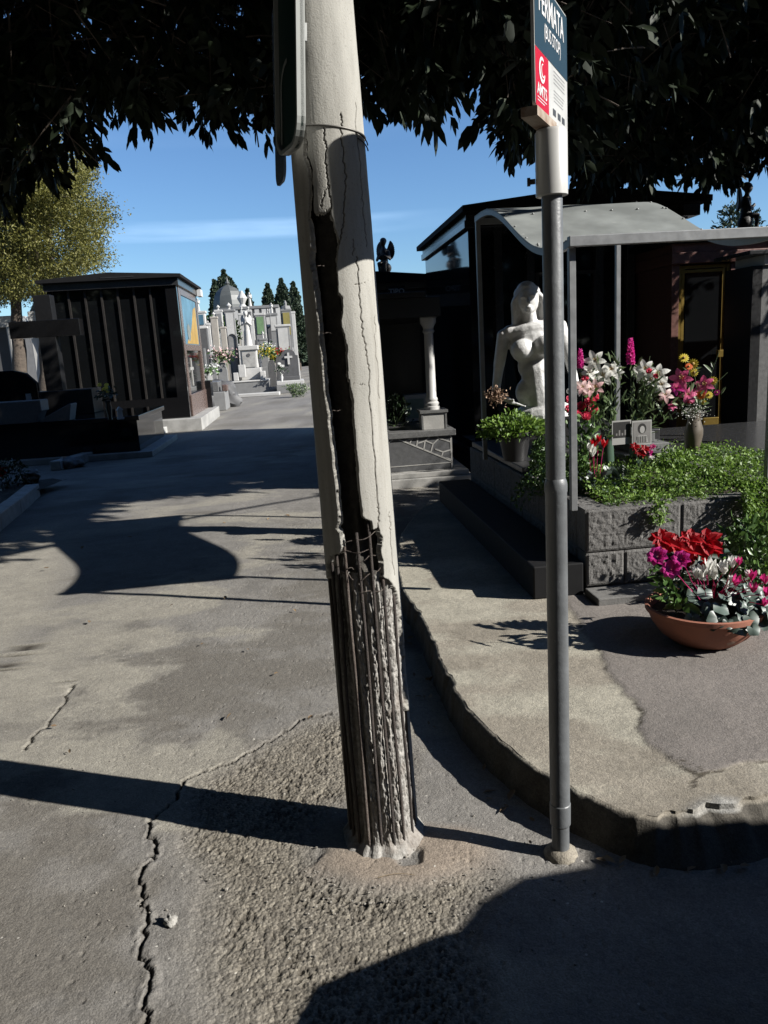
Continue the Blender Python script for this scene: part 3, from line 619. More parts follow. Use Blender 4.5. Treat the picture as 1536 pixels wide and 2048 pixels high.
for k in range(14):       # white curved arrow-like border mark on the panel
    a0 = pi * 0.5 * k / 14; a1 = pi * 0.5 * (k + 1) / 14
    f = lambda a, r: Vector(d) * (w_ - 0.09 + r * cos(a)) + Vector((0, 0, 0.16 + r * sin(a))) + n * 0.0085
    mbs.add([f(a0, 0.05), f(a0, 0.062), f(a1, 0.062), f(a1, 0.05)], [(0, 1, 2, 3)])
f2 = lambda x, z: Vector(d) * x + Vector((0, 0, z)) + n * 0.0085
mbs.add([f2(w_ - .04, 0.03), f2(w_ - .028, 0.03), f2(w_ - .028, 0.16), f2(w_ - .04, 0.16)], [(0, 1, 2, 3)])
ob('white_mark', mbs, MATS['sign_white'], t)
for z in (.25, .6): ob('clamp', MB().box(0.06, 0.10, -0.03, -0.004, z, z + .04).rot(atan2(d.y, d.x)), MATS['galv'], t)
t.rotation_euler = (0, radians(4.0), 0)
plate('street_sign', 'sign', 'second narrower sky-tinted sign plate hanging just left of and behind the large green sign', tuple(at(571, 352, 2.26)[:2]), tuple(at(552, 346, 2.38)[:2]), 2.02, 0.46, 0.004, 0.035, MATS['sign_sky_tint'], MATS['galv'], None)[0].rotation_euler = (0, radians(3.5), 0)

# ================================================================== BUS STOP
mat('grey_paint', (0.17, 0.18, 0.188), 0.42, ns=14, var=0.22, bump=0.15, bs=60, speck=(0.45, 0.45, 0.43), sps=55, spt=0.74)
mat('grey_paint_dark', (0.05, 0.052, 0.055), 0.5, ns=14)
mat('white_enamel', (0.66, 0.66, 0.63), 0.32, ns=10, var=0.12, speck=(0.35, 0.27, 0.18), sps=30, spt=0.72)
mat('sign_teal', (0.025, 0.058, 0.080), 0.3, var=0.06, ns=3)
mat('sign_red', (0.62, 0.006, 0.025), 0.3, var=0.05, ns=3)
mat('ink_dark', (0.05, 0.055, 0.06), 0.5); mat('letter_white', (0.85, 0.85, 0.84), 0.4, var=0.03)
mat('rusty_white', (0.50, 0.44, 0.36), 0.6, c2=(0.25, 0.15, 0.09), ns=25)
BX, BY = 0.479, 2.088
bs_ = thing('bus_stop', 'grey steel bus stop pole with white sleeve and teal, red and white stop panel', 'bus stop', (BX, BY, 0))
ob('pole', MB().lathe([(0.0265, 0), (0.0265, 1.9), (0.024, 1.92)], n=32), MATS['grey_paint'], bs_, smooth=40)
ob('base_collar', MB().lathe([(0.0265, 0.10), (0.031, 0.106), (0.0315, 0.155), (0.0315, 0.172), (0.0275, 0.178)], n=32, cap=False), MATS['grey_paint'], bs_, smooth=30)
ob('joint_collar', MB().lathe([(0.0265, 0.1), (0.0295, 0.104), (0.0300, 1.13), (0.0315, 1.135), (0.0315, 1.155), (0.0295, 1.165), (0.0262, 1.172)], n=32, cap=False), MATS['grey_paint'], bs_, smooth=30)
sl = ob('sleeve', MB().lathe([(0.0275, 1.905), (0.0405, 1.906), (0.0405, 2.055), (0.037, 2.062), (0.02, 2.064)], n=36), MATS['white_enamel'], bs_, smooth=40)
ob('bolt', MB().cyl((-0.04, 0.01, 1.945), (-0.052, 0.013, 1.945), 0.007, n=6).cyl((-0.052, 0.013, 1.945), (-0.060, 0.0145, 1.945), 0.0105, n=10), MATS['rust'], sl)
cf = MB(); cf.lathe([(0.052, -0.004), (0.048, 0.008), (0.034, 0.02), (0.0265, 0.024)], n=20); cf.v = [(x * 1 + 0.006 * mnoise.noise(Vector((x * 40, y * 40, 3))), y + 0.006 * mnoise.noise(Vector((x * 40, y * 40, 9))), z) for x, y, z in cf.v]
ob('mortar_foot', cf, MATS['pavement_concrete'], bs_, smooth=60)
PH = atan2(0.289, 0.147); pa = Vector((cos(PH), sin(PH), 0)); pn = Vector((sin(PH), -cos(PH), 0)); PW = 0.324; zb = 2.086; PHH = 0.29; PCX, PCY = 0.4835 - BX, 2.1055 - BY
def PP(u, v, o=0.0): return Vector((PCX, PCY, 0)) + pa * (u - PW / 2) + pn * o + Vector((0, 0, zb + v))
def pslab(poly, o0, o1):
    k = len(poly); return MB().add([PP(u, v, o0) for u, v in poly] + [PP(u, v, o1) for u, v in poly], [tuple(range(k))[::-1], tuple(range(k, 2 * k))] + [(i, (i + 1) % k, k + (i + 1) % k, k + i) for i in range(k)])
pb = ob('panel', pslab(rr_poly(PW, PHH, 0.014), -0.004, 0.004), MATS['white_enamel'], bs_)
rect = lambda u0, v0, u1, v1: [(u0, v0), (u1, v0), (u1, v1), (u0, v1)]
ob('header', pslab(rect(0.003, 0.132, PW - 0.003, PHH - 0.004), 0.0042, 0.0050), MATS['sign_teal'], pb)
ob('red_field', pslab(rect(0.003, 0.004, 0.123, 0.130), 0.0042, 0.0050), MATS['sign_red'], pb)
Zv = Vector((0, 0, 1))
tx = MB(); a_ = text_mb('FERMATA', 0.078, PP(0.035, 0.216, 0.0056), pa, Zv, 0.74, 0.0003, bold=0.0006); ob('lettering', a_, MATS['letter_white'], pb)
tx = text_mb('(BUS STOP)', 0.044, PP(0.085, 0.172, 0.0056), pa, Zv, 0.74, 0.0003, bold=0.0002)
ob('lettering', tx, MATS['letter_white'], pb)
tx = text_mb('AMTS', 0.036, PP(0.014, 0.032, 0.0056), pa, Zv, 0.98, 0.0003, bold=0.0006)
def arc(cx, cy, r0, r1, a0, a1, tap=0.5, n=26):
    for i in range(n):
        t0, t1 = i / n, (i + 1) / n; A0, A1 = radians(a0 + (a1 - a0) * t0), radians(a0 + (a1 - a0) * t1)
        w0 = (r1 - r0) * (1 - tap * abs(2 * t0 - 1)); w1 = (r1 - r0) * (1 - tap * abs(2 * t1 - 1)); rm = (r0 + r1) / 2
        q = lambda A, rr_: PP(cx + rr_ * cos(A) * 0.95, cy + rr_ * sin(A), 0.0058)
        tx.add([q(A0, rm - w0 / 2), q(A0, rm + w0 / 2), q(A1, rm + w1 / 2), q(A1, rm - w1 / 2)], [(0, 1, 2, 3)])
arc(0.062, 0.092, 0.019, 0.031, 60, 345, 0.6); arc(0.068, 0.092, 0.011, 0.017, 80, 330, 0.7)
for k, z in enumerate((0.024, 0.017)): tx.add([PP(0.016, z, 0.0057), PP(0.10 - k * 0.02, z, 0.0057), PP(0.10 - k * 0.02, z + 0.002, 0.0057), PP(0.016, z + 0.002, 0.0057)], [(0, 1, 2, 3)])
ob('emblem', tx, MATS['letter_white'], pb)
tx = MB(); r3 = random.Random(4)
for u0, u1, v0, v1, st, th_ in [(0.175, 0.305, 0.085, 0.120, 0.009, 0.0012), (0.175, 0.295, 0.045, 0.075, 0.008, 0.0010)]:
    v = v1
    while v > v0:
        tx.add([PP(u0, v, 0.0046), PP(u1 - r3.uniform(0, 0.03), v, 0.0046), PP(u1 - 0.02, v + th_, 0.0046), PP(u0, v + th_, 0.0046)], [(0, 1, 2, 3)]); v -= st
a_ = text_mb('231 BIS', 0.018, PP(0.118, 0.018, 0.0046), pa, Zv, 0.9, 0.0002, bold=0.001) if False else MB()
for u in (0.165, 0.215, 0.26): tx.add([PP(u, 0.016, 0.0046), PP(u + 0.03, 0.016, 0.0046), PP(u + 0.03, 0.032, 0.0046), PP(u, 0.032, 0.0046)], [(0, 1, 2, 3)])
ob('small_print', tx, MATS['ink_dark'], pb)
ch = MB(); ch.add([PP(-0.006, -0.022, -0.030), PP(PW * 0.55, -0.022, -0.030), PP(PW * 0.55, -0.022, 0.010), PP(-0.006, -0.022, 0.010), PP(-0.006, -0.0005, -0.030), PP(PW * 0.55, -0.0005, -0.030), PP(PW * 0.55, -0.0005, 0.010), PP(-0.006, -0.0005, 0.010)], [(0, 3, 2, 1), (4, 5, 6, 7), (0, 1, 5, 4), (2, 3, 7, 6), (0, 4, 7, 3), (1, 2, 6, 5)])
ob('bracket', ch, MATS['rusty_white'], bs_)

# ================================================================== THE GRAVE ON THE RIGHT: stone planter
PO = (1.105, 4.10, kz)
mat('lava_block', (0.195, 0.188, 0.178), 0.9, c2=(0.125, 0.12, 0.113), ns=16, bump=0.8, bs=60, bd=0.012, detail=8)
mat('lava_cap', (0.20, 0.195, 0.185), 0.8, ns=20, var=0.3, bump=0.4, bs=90)
mat('soil', (0.055, 0.038, 0.026), 0.95, ns=30, var=0.5, bump=1.0, bs=60)
grave = thing('grave_planter', 'long raised grave bed of two courses of rough grey lava blocks under the metal canopy', 'grave', PO, ANG)
GW, GD, GH = 1.32, 2.95, 0.49
def blocks(x0, x1, z0, z1, seam, y0, th, seed, front=True):
    """one course of rough blocks along x (front) or y (side); the seams are real gaps"""
    rd = random.Random(seed); x = x0; first = True
    while x < x1 - 0.02:
        L = seam if not first else seam * rd.uniform(0.45, 1.0); first = False; xe = min(x + L, x1)
        nx_, nz2 = max(4, int((xe - x) / 0.012)), max(4, int((z1 - z0) / 0.012)); V = []; F_ = []
        for j in range(nz2 + 1):
            for i in range(nx_ + 1):
                u = x + 0.003 + (xe - x - 0.006) * i / nx_; z = z0 + 0.003 + (z1 - z0 - 0.006) * j / nz2
                e = min(i, nx_ - i, j, nz2 - j); dd = 0.006 * (e == 0) + (0 if e < 2 else 0.0065 * (mnoise.noise(Vector((u * 38, z * 38, seed))) + 0.5 * mnoise.noise(Vector((u * 80, z * 80, seed)))))
                V.append((u, y0 + dd, z) if front else (y0 + dd, u, z))
        for j in range(nz2):
            for i in range(nx_): a = j * (nx_ + 1) + i; F_.append((a, a + 1, a + nx_ + 2, a + nx_ + 1) if front else (a, a + nx_ + 1, a + nx_ + 2, a + 1))
        m_ = MB().add(V, F_)
        if front: m_.box(x + 0.003, xe - 0.003, y0 + 0.02, y0 + th, z0 + 0.003, z1 - 0.003)
        else: m_.box(y0 + 0.02, y0 + th, x + 0.003, xe - 0.003, z0 + 0.003, z1 - 0.003)
        ob('block', m_, MATS['lava_block'], grave); x = xe
blocks(0, GW, 0.0, 0.05, 0.65, 0.03, 0.12, 3); blocks(0, GW, 0.05, 0.245, 0.42, 0.0, 0.15, 1); blocks(0, GW, 0.245, GH - 0.0, 0.56, 0.0, 0.15, 2)
blocks(0.152, 1.25, 0.0, 0.245, 0.5, 0.0, 0.14, 5, False); blocks(0.152, 1.25, 0.245, GH, 0.5, 0.0, 0.14, 6, False)
blocks(1.25, GD, 0.0, 0.245, 0.5, 0.0, 0.14, 7, False); blocks(1.25, GD, 0.245, GH, 0.5, 0.0, 0.14, 8, False)
ob('side_slab', MB().box(-0.30, -0.012, 0.01, GD, 0.0, 0.19), mat('shade_block', (0.010, 0.010, 0.011), .7, spec=.2, ns=20), grave, bevel=.008)  # added block, near black to stand in for shade beside the bed
ob('base_slab', MB().box(-0.011, GW, -0.20, -0.001, 0.0, 0.045), MATS['lava_cap'], grave, bevel=.006)
w_ = MB(); w_.box(0.01, GW, 0.02, GD, 0.0, GH - 0.13); ob('core', w_, MATS['lava_cap'], grave)
w_ = MB(); w_.box(GW - 0.12, GW, 0.151, GD, 0.0, GH); w_.box(0.145, GW - 0.121, GD - 0.15, GD, 0.0, GH); ob('rear_wall', w_, MATS['lava_block'], grave)
w_ = MB(); n_ = 60
sv = [(0.14 + (GW - 0.27) * i / n_, 0.14 + 1.15 * j / n_, GH - 0.05 + 0.03 * mnoise.noise(Vector((i * 0.3, j * 0.3, 0)))) for j in range(n_ + 1) for i in range(n_ + 1)]
w_.add(sv, [(j * (n_ + 1) + i, j * (n_ + 1) + i + 1, (j + 1) * (n_ + 1) + i + 1, (j + 1) * (n_ + 1) + i) for j in range(n_) for i in range(n_)]); ob('soil', w_, MATS['soil'], grave, smooth=180)
mat('dark_slab', (0.045, 0.046, 0.048), 0.35, ns=30, var=0.3, speck=(0.12, 0.12, 0.12), sps=220, spt=0.62)
w_ = MB(); w_.box(0.02, GW - 0.005, 1.30, GD - 0.02, GH + 0.002, GH + 0.045); w_.box(0.35, GW - 0.1, 1.45, 1.75, GH + 0.046, GH + 0.12); w_.box(0.25, GW - 0.06, 1.76, GD - 0.1, GH + 0.046, GH + 0.19); ob('slab', w_, MATS['dark_slab'], grave, bevel=0.006)

# ------------------------------------------------------------------ canopy
mat('galv_post', (0.33, 0.34, 0.345), 0.45, metal=0.35, ns=18, var=0.2)
mat('sheet_metal', (0.42, 0.45, 0.44), 0.5, metal=0.25, ns=2.5, var=0.35, bump=0.1, bs=5, speck=(0.6, 0.61, 0.6), sps=12, spt=0.73)
cn = thing('grave_canopy', 'grey sheet metal canopy with a wave shaped roof on thin square posts over the grave', 'canopy', PO, ANG)
CX0, CX1, CY0, CY1 = -0.075, 1.075, 0.0, 2.12; ZF, ZB = 1.91, 2.35
def prof(t):      # t 0 front .. 1 rear : flat lip, valley, steep rise, hump
    base = ZF + (ZB - ZF) * t
    return base + (-0.085 * sin(2 * pi * min(t / 1.02, 1)) * (1.0)) - 0.06 * sin(pi * t) * 0
nS2 = 48; rf = MB(); top = []; 
for j in range(nS2 + 1):
    t_ = j / nS2; y = CY0 + (CY1 - CY0) * t_; z = prof(t_)
    for i in range(13): x = CX0 + (CX1 - CX0) * i / 12; top.append((x, y, z + 0.004 * mnoise.noise(Vector((x * 3, y * 3, 1)))))
bot = [(x, y, z - 0.004) for x, y, z in top]; K = 13; nn_ = len(top)
F_ = []
for j in range(nS2):
    for i in range(12): a = j * K + i; F_ += [(a, a + 1, a + K + 1, a + K), (nn_ + a, nn_ + a + K, nn_ + a + K + 1, nn_ + a + 1)]
    F_ += [(j * K, (j + 1) * K, nn_ + (j + 1) * K, nn_ + j * K), (j * K + 12, nn_ + j * K + 12, nn_ + (j + 1) * K + 12, (j + 1) * K + 12)]
F_ += [(i, nn_ + i, nn_ + i + 1, i + 1) for i in range(12)] + [(nS2 * K + i, nS2 * K + i + 1, nn_ + nS2 * K + i + 1, nn_ + nS2 * K + i) for i in range(12)]
rf.add(top + bot, F_); roof = ob('roof_sheet', rf, MATS['sheet_metal'], cn, smooth=50)
rv = MB()
for i in range(7):
    for t_ in (0.012, 0.3, 0.62, 0.99): 
        x = CX0 + 0.03 + (CX1 - CX0 - 0.06) * i / 6; rv.ball((x, CY0 + (CY1 - CY0) * t_, prof(t_) + 0.004), 0.009, 8, (1, 1, 0.7))
for x in (CX0 + 0.015, CX1 - 0.015):
    for t_ in np.linspace(0.05, 0.95, 9): rv.ball((x, CY0 + (CY1 - CY0) * t_, prof(t_) + 0.004), 0.008, 8, (1, 1, 0.7))
ob('rivets', rv, MATS['galv'], roof, smooth=180)
for x in (CX0, CX1 - 0.03):
    mb = MB(); P = [(CY0 + (CY1 - CY0) * t_, prof(t_) - 0.006) for t_ in np.linspace(0, 1, 40)]; Q = [(y, z - 0.035) for y, z in P[::-1]]
    mb.prism(P + Q, 'x', x, x + 0.03); ob('side_rail', mb, MATS['galv_post'], cn)
ob('front_beam', MB().box(CX0 - 0.02, CX1 + 0.05, CY0 - 0.045, CY0 - 0.002, ZF - 0.045, ZF + 0.006), MATS['galv_post'], cn, bevel=0.003)
ob('rear_beam', MB().box(CX0 + 0.031, CX1 - 0.031, CY1 - 0.035, CY1 - 0.002, ZB - 0.05, ZB - 0.006), MATS['galv_post'], cn)
for x, y, z0, z1 in [(CX0 - 0.005, 0.0, GH, prof(0.02) - 0.046), (CX1 - 0.03, 0.0, GH, prof(0.02) - 0.046), (CX0, CY1 - 0.05, GH, prof(0.98) - 0.043), (CX1 - 0.04, CY1 - 0.05, GH, prof(0.98) - 0.043)]:
    ob('post', MB().box(x, x + 0.034, y + 0.004, y + 0.04, z0, z1), MATS['galv_post'], cn, bevel=0.002)

# ------------------------------------------------------------------ silver statue
mat('silver_stone', (0.74, 0.74, 0.73), 0.45, c2=(0.46, 0.46, 0.45), ns=7, bump=0.6, bs=30, kf=.85)
def place(o, P, rz=0): o.location = P; o.rotation_euler = (0, 0, rz)
S = []
C_ = lambda a, b, r0, r1: S.append(('c', a, b, r0, r1)); E_ = lambda c, r, sc: S.append(('e', c, r, sc))
# local: x to the viewer's right, y away, z up; figure faces the viewer
C_((0, 0, -0.10), (0, 0.0, 0.12), 0.115, 0.098); E_((0, 0.0, -0.02), 0.135, (1.12, 0.72, 1.0)); E_((0, 0.01, 0.16), 0.105, (1.1, 0.72, 1.15)); E_((0, 0.01, 0.30), 0.135, (1.12, 0.72, 1.05)); E_((0, 0.02, 0.40), 0.13, (1.25, 0.62, 0.55))
E_((-0.072, -0.085, 0.285), 0.072, (1, 0.95, 1)); E_((0.072, -0.085, 0.285), 0.072, (1, 0.95, 1))
C_((-0.13, 0.02, 0.415), (0.13, 0.02, 0.415), 0.052, 0.052)
C_((-0.175, 0.02, 0.40), (-0.228, 0.02, 0.20), 0.045, 0.037); C_((-0.228, 0.02, 0.20), (-0.275, -0.01, 0.0), 0.036, 0.025); C_((-0.275, -0.01, 0.0), (-0.20, -0.05, -0.045), 0.023, 0.02)
for k, dz in enumerate((0.0, -0.008, -0.016, -0.022)): C_((-0.20, -0.05 - 0.006 * k, -0.045 + dz), (-0.135 + 0.012 * k, -0.085 - 0.004 * k, -0.085 + dz), 0.0085, 0.007)
C_((-0.21, -0.055, -0.045), (-0.165, -0.085, -0.05), 0.009, 0.007)
C_((0.175, 0.02, 0.40), (0.205, 0.02, 0.19), 0.045, 0.036); C_((0.205, 0.02, 0.19), (0.225, -0.03, -0.01), 0.035, 0.024); C_((0.225, -0.03, -0.01), (0.18, -0.08, -0.05), 0.022, 0.02)
C_((0, 0.02, 0.42), (0.0, 0.005, 0.53), 0.047, 0.043); E_((0, -0.005, 0.605), 0.078, (0.86, 0.98, 1.18)); E_((0, -0.055, 0.545), 0.032, (0.9, 0.8, 0.8)); C_((0, -0.078, 0.625), (0, -0.104, 0.590), 0.009, 0.014)
E_((0, -0.086, 0.561), 0.015, (1.5, 0.8, 0.45)); E_((0, -0.083, 0.549), 0.013, (1.3, 0.8, 0.45)); E_((-0.028, -0.066, 0.61), 0.012, (1.2, 0.6, 0.8)); E_((0.028, -0.066, 0.61), 0.012, (1.2, 0.6, 0.8)); E_((-0.026, -0.072, 0.634), 0.020, (1.3, 0.6, 0.35)); E_((0.026, -0.072, 0.634), 0.020, (1.3, 0.6, 0.35))
for k in range(11):      # long veil of hair
    a = radians(150 + k * 24); x0, y0 = 0.07 * cos(a * 1.0), 0.03 + 0.06 * abs(sin(a))
for sx in (-1, 1):
    C_((sx * 0.02, 0.02, 0.70), (sx * 0.074, 0.025, 0.62), 0.030, 0.026); C_((sx * 0.074, 0.025, 0.62), (sx * 0.078, 0.03, 0.60), 0.026, 0.03); C_((sx * 0.078, 0.03, 0.60), (sx * 0.085, 0.04, 0.47), 0.03, 0.032); C_((sx * 0.085, 0.04, 0.47), (sx * 0.11, 0.06, 0.36), 0.032, 0.02)
C_((0, 0.05, 0.68), (0, 0.075, 0.40), 0.065, 0.06); E_((0, 0.052, 0.662), 0.080, (1.05, 0.95, 0.8))
for k in range(16):
    u = k / 15; a = pi * u; x0 = .085 * cos(a); s_ = 1 if x0 > 0 else -1; C_((.012 * s_, -.02 + .05 * sin(a), .705), (x0 * 1.02, -.015 + .095 * sin(a), .615), .010, .014); C_((x0 * 1.02, -.015 + .095 * sin(a), .615), (x0 * 1.12 + .008 * sin(k * 2.3), .0 + .10 * sin(a), .50), .014, .013); C_((x0 * 1.12 + .008 * sin(k * 2.3), .10 * sin(a), .50), (x0 * 1.35 - .008 * sin(k * 2.3), .02 + .10 * sin(a), .385), .013, .009)
# drapery over the hips
E_((0, 0, -0.2), 0.19, (1.05, 0.8, 0.6))
sme2 = sculpt(S, 0.0068, 2); SPOS = at(1078, 802, 5.95)
st = link('body', sme2, MATS['silver_stone']); SB = thing('statue', 'silvery statue of a bare-shouldered long-haired woman standing inside the grave canopy', 'statue', (SPOS.x, SPOS.y, PO[2] + GH + 0.19), radians(-2))
SCL = 1.08
st.parent = SB; st.location = (0, 0, SPOS.z - SB.location.z + 0.10); st.scale = (SCL * 1.12, SCL, SCL); st.rotation_euler = (0, radians(-6), radians(-8))
mb = MB().box(-0.2, 0.2, -0.15, 0.15, 0.0, SPOS.z - SB.location.z + 0.12 - 0.20 * SCL - 0.02); 
if SPOS.z - SB.location.z - 0.13 > 0.02: ob('plinth', mb, MATS['dark_slab'], SB)
# ================================================================== PLANTS
def nrmz(a): return a / (np.linalg.norm(a, axis=-1, keepdims=True) + 1e-9)
def leaves(P, D, L, W, fold=0.25, droop=0.15, nrm=None, wide=0.5):
    """many pointed folded leaves: arrays P,D (n,3), L,W (n,)"""
    n = len(P); D = nrmz(D); R_ = RNG.normal(size=(n, 3)) if nrm is None else nrm + 0.35 * RNG.normal(size=(n, 3))
    S_ = nrmz(np.cross(D, R_)); U_ = nrmz(np.cross(S_, D)); L = np.broadcast_to(L, (n,))[:, None]; W = np.broadcast_to(W, (n,))[:, None]
    dr = np.array([0, 0, -1.0]) * droop
    a = P + D * L * 0.30; b = P + (D + dr * 0.4) * L * 0.70; tip = P + (D + dr) * L; mid = P + (D + dr * 0.2) * L * 0.5
    vs = np.stack([P, a + S_ * W * wide + U_ * W * fold, b + S_ * W * wide * .86 + U_ * W * fold * 0.6, tip, b - S_ * W * wide * .86 + U_ * W * fold * 0.6, a - S_ * W * wide + U_ * W * fold], 1).reshape(-1, 3)
    k = np.arange(n)[:, None] * 6
    F_ = np.concatenate([k + np.array([[0, 1, 2, 3]]), k + np.array([[0, 3, 4, 5]])], 0)
    return vs, F_
def foliage(name, P, D, L, W, m, parent=None, off=(0, 0, 0), **kw):
    V, F_ = leaves(np.asarray(P, float), np.asarray(D, float), L, W, **kw); V = V - np.array(off)
    return link(name, rawmesh(name, V, F_), m, parent, world=False)
leaf_mat('leaf_succulent', (0.07, 0.16, 0.02), (0.32, 0.50, 0.09), 0.55, 0.35)
leaf_mat('leaf_mid', (0.05, 0.12, 0.024), (0.14, 0.25, 0.06), 0.4, 0.2)
leaf_mat('leaf_dark', (0.012, 0.03, 0.012), (0.035, 0.07, 0.025), 0.4, 0.12)
leaf_mat('leaf_grey', (0.045, 0.075, 0.055), (0.13, 0.18, 0.15), 0.45, 0.1)
leaf_mat('leaf_pale', (0.12, 0.19, 0.07), (0.26, 0.34, 0.17), 0.4, 0.3)
leaf_mat('leaf_dry', (0.38, 0.24, 0.16), (0.6, 0.42, 0.3), 0.8, 0.2)
def pet_mat(name, c, c2): return leaf_mat(name, tuple(v * 1.5 for v in c), tuple(v * 1.5 for v in c2), 0.5, 0.45)
pet_mat('petal_white', (0.78, 0.78, 0.72), (0.86, 0.85, 0.80)); pet_mat('petal_red', (0.34, 0.0015, 0.006), (0.50, 0.004, 0.014)); pet_mat('petal_pink', (0.72, 0.10, 0.25), (0.80, 0.18, 0.35))
pet_mat('petal_magenta', (0.62, 0.02, 0.26), (0.80, 0.07, 0.42)); pet_mat('petal_rose', (0.75, 0.05, 0.13), (0.85, 0.14, 0.22)); pet_mat('petal_yellow', (0.75, 0.55, 0.03), (0.85, 0.70, 0.10)); pet_mat('petal_blush', (0.75, 0.45, 0.45), (0.8, 0.65, 0.6)); pet_mat('petal_orange', (0.75, 0.10, 0.02), (0.8, 0.2, 0.03)); pet_mat('petal_wine', (0.40, 0.01, 0.12), (0.60, 0.03, 0.2))
mat('stem_green', (0.09, 0.15, 0.05), 0.6); mat('stamen', (0.55, 0.35, 0.08), 0.6)
fr = random.Random(99)
def basis(f):
    f = Vector(f).normalized(); a = f.orthogonal().normalized(); b = f.cross(a); return f, a, b
def lily(p, f, R, mb=None, n=6, open_=0.72, curl=0.5, wf=0.52):
    R = R * 1.3
    mb = mb or MB(); f, a, b = basis(f); o = fr.uniform(0, 6)
    for k in range(n):
        t = o + 2 * pi * k / n; rad = a * cos(t) + b * sin(t); d = (f * (1 - open_) * 1.3 + rad * open_ * 1.2)
        mb.petal(Vector(p), d, f, R * fr.uniform(0.9, 1.1), R * wf, curl=curl, seg=5)
    return mb
def stamens(p, f, R):
    mb = MB(); f, a, b = basis(f)
    for k in range(5): t = 1.256 * k; mb.tube([Vector(p), Vector(p) + f * R * 0.35, Vector(p) + f * R * 0.55 + (a * cos(t) + b * sin(t)) * R * 0.22], [R * 0.02, R * 0.02, R * 0.05], 5)
    return mb
def rose(p, f, R):
    mb = MB(); f, a, b = basis(f)
    for ring, (n, rad, cup) in enumerate([(3, 0.28, -0.75), (5, 0.5, -0.55), (6, 0.78, -0.15), (7, 1.0, 0.35)]):
        for k in range(n):
            t = 2 * pi * (k + 0.4 * ring) / n + fr.uniform(-.15, .15); r_ = a * cos(t) + b * sin(t)
            mb.petal(Vector(p) - f * R * 0.35 + r_ * R * rad * 0.35, f * (1.05 - 0.2 * ring) + r_ * (0.15 + 0.28 * ring), -r_, R * (0.95 - 0.03 * ring), R * 0.95, curl=cup * -0.5, seg=4, tipw=0.3, cup=0.35)
    return mb
def cyclamen(p, R, mb=None, lean=None):
    mb = mb or MB(); up_ = Vector((fr.uniform(-.3, .3), fr.uniform(-.3, .1), 1)).normalized() if lean is None else Vector(lean); f, a, b = basis(up_); o = fr.uniform(0, 6)
    for k in range(5):
        t = o + 2 * pi * k / 5; r_ = a * cos(t) + b * sin(t); mb.petal(Vector(p) + r_ * R * 0.08, f * 0.95 + r_ * 0.38, -r_ + f * 0.2, R * 1.15, R * 0.58, curl=fr.uniform(-.25, .15), seg=4, tipw=0.15, cup=-0.25)
    mb.ball(Vector(p) - f * R * 0.05, R * 0.16, 8); return mb
def cupflower(p, f, R, n=6):
    mb = MB(); f, a, b = basis(f)
    for ring in (0, 1):
        for k in range(n // 2 + 1):
            t = 2 * pi * (k + 0.5 * ring) / (n // 2 + 1); r_ = a * cos(t) + b * sin(t)
            mb.petal(Vector(p) + r_ * R * 0.10, f * 0.55 + r_ * 0.75, -r_, R * 1.35, R * 1.35, curl=0.50, seg=6, tipw=0.3, cup=0.35)
    return mb
def poinsettia(p, f, R, mb=None):
    mb = mb or MB(); f, a, b = basis(f)
    for n, el, s in ((7, 0.12, 1.0), (6, 0.4, 0.72), (4, 0.8, 0.4)):
        for k in range(n):
            t = 2 * pi * (k + fr.random() * 0.5) / n; r_ = a * cos(t) + b * sin(t); mb.leaf(Vector(p), r_ + f * el, f, R * s * fr.uniform(0.85, 1.15), R * s * 0.66, 0.12, 0.25)
    return mb
def spike(p0, p1, R, n=60):
    mb = MB(); p0 = Vector(p0); p1 = Vector(p1); f, a, b = basis(p1 - p0)
    for i in range(n):
        t = i / n; q = p0.lerp(p1, t); an = i * 2.4; r_ = a * cos(an) + b * sin(an); rr = R * (1 - 0.55 * t ** 2); c = q + r_ * rr * 0.45
        for k in range(4): mb.petal(c, r_ + a * fr.uniform(-.9, .9) + b * fr.uniform(-.9, .9) + f * fr.uniform(-.4, .6), r_, rr * 0.8, rr * 0.7, 0.3, 2, 0.3)
    return mb
def daisy(p, f, R, n=14):
    mb = MB(); f, a, b = basis(f)
    for k in range(n): t = 2 * pi * k / n; r_ = a * cos(t) + b * sin(t); mb.petal(Vector(p), r_ + f * 0.25, f, R, R * 0.33, 0.25, 3, 0.25)
    return mb
CAMP = Vector((0, 0, EYE))
def face(P, upb=0.35, jit=0.35):
    d = (CAMP - Vector(P)).normalized(); return Vector((d.x + fr.uniform(-jit, jit), d.y + fr.uniform(-jit, jit) * 0.5, d.z + upb + fr.uniform(-jit, jit) * 0.6))
def stems(base, tips, r=0.0018, sag=0.02):
    mb = MB()
    for t_ in tips:
        b_ = Vector(base) + Vector((fr.uniform(-.012, .012), fr.uniform(-.012, .012), 0)); t_ = Vector(t_); m_ = b_.lerp(t_, 0.5) + Vector((fr.uniform(-sag, sag), fr.uniform(-sag, sag), sag))
        mb.tube([b_, b_.lerp(m_, 0.5) * 0.5 + (b_ + m_) * 0.25, m_, (m_ + t_) / 2 + Vector((0, 0, sag * 0.4)), t_], r, 5)
    return mb
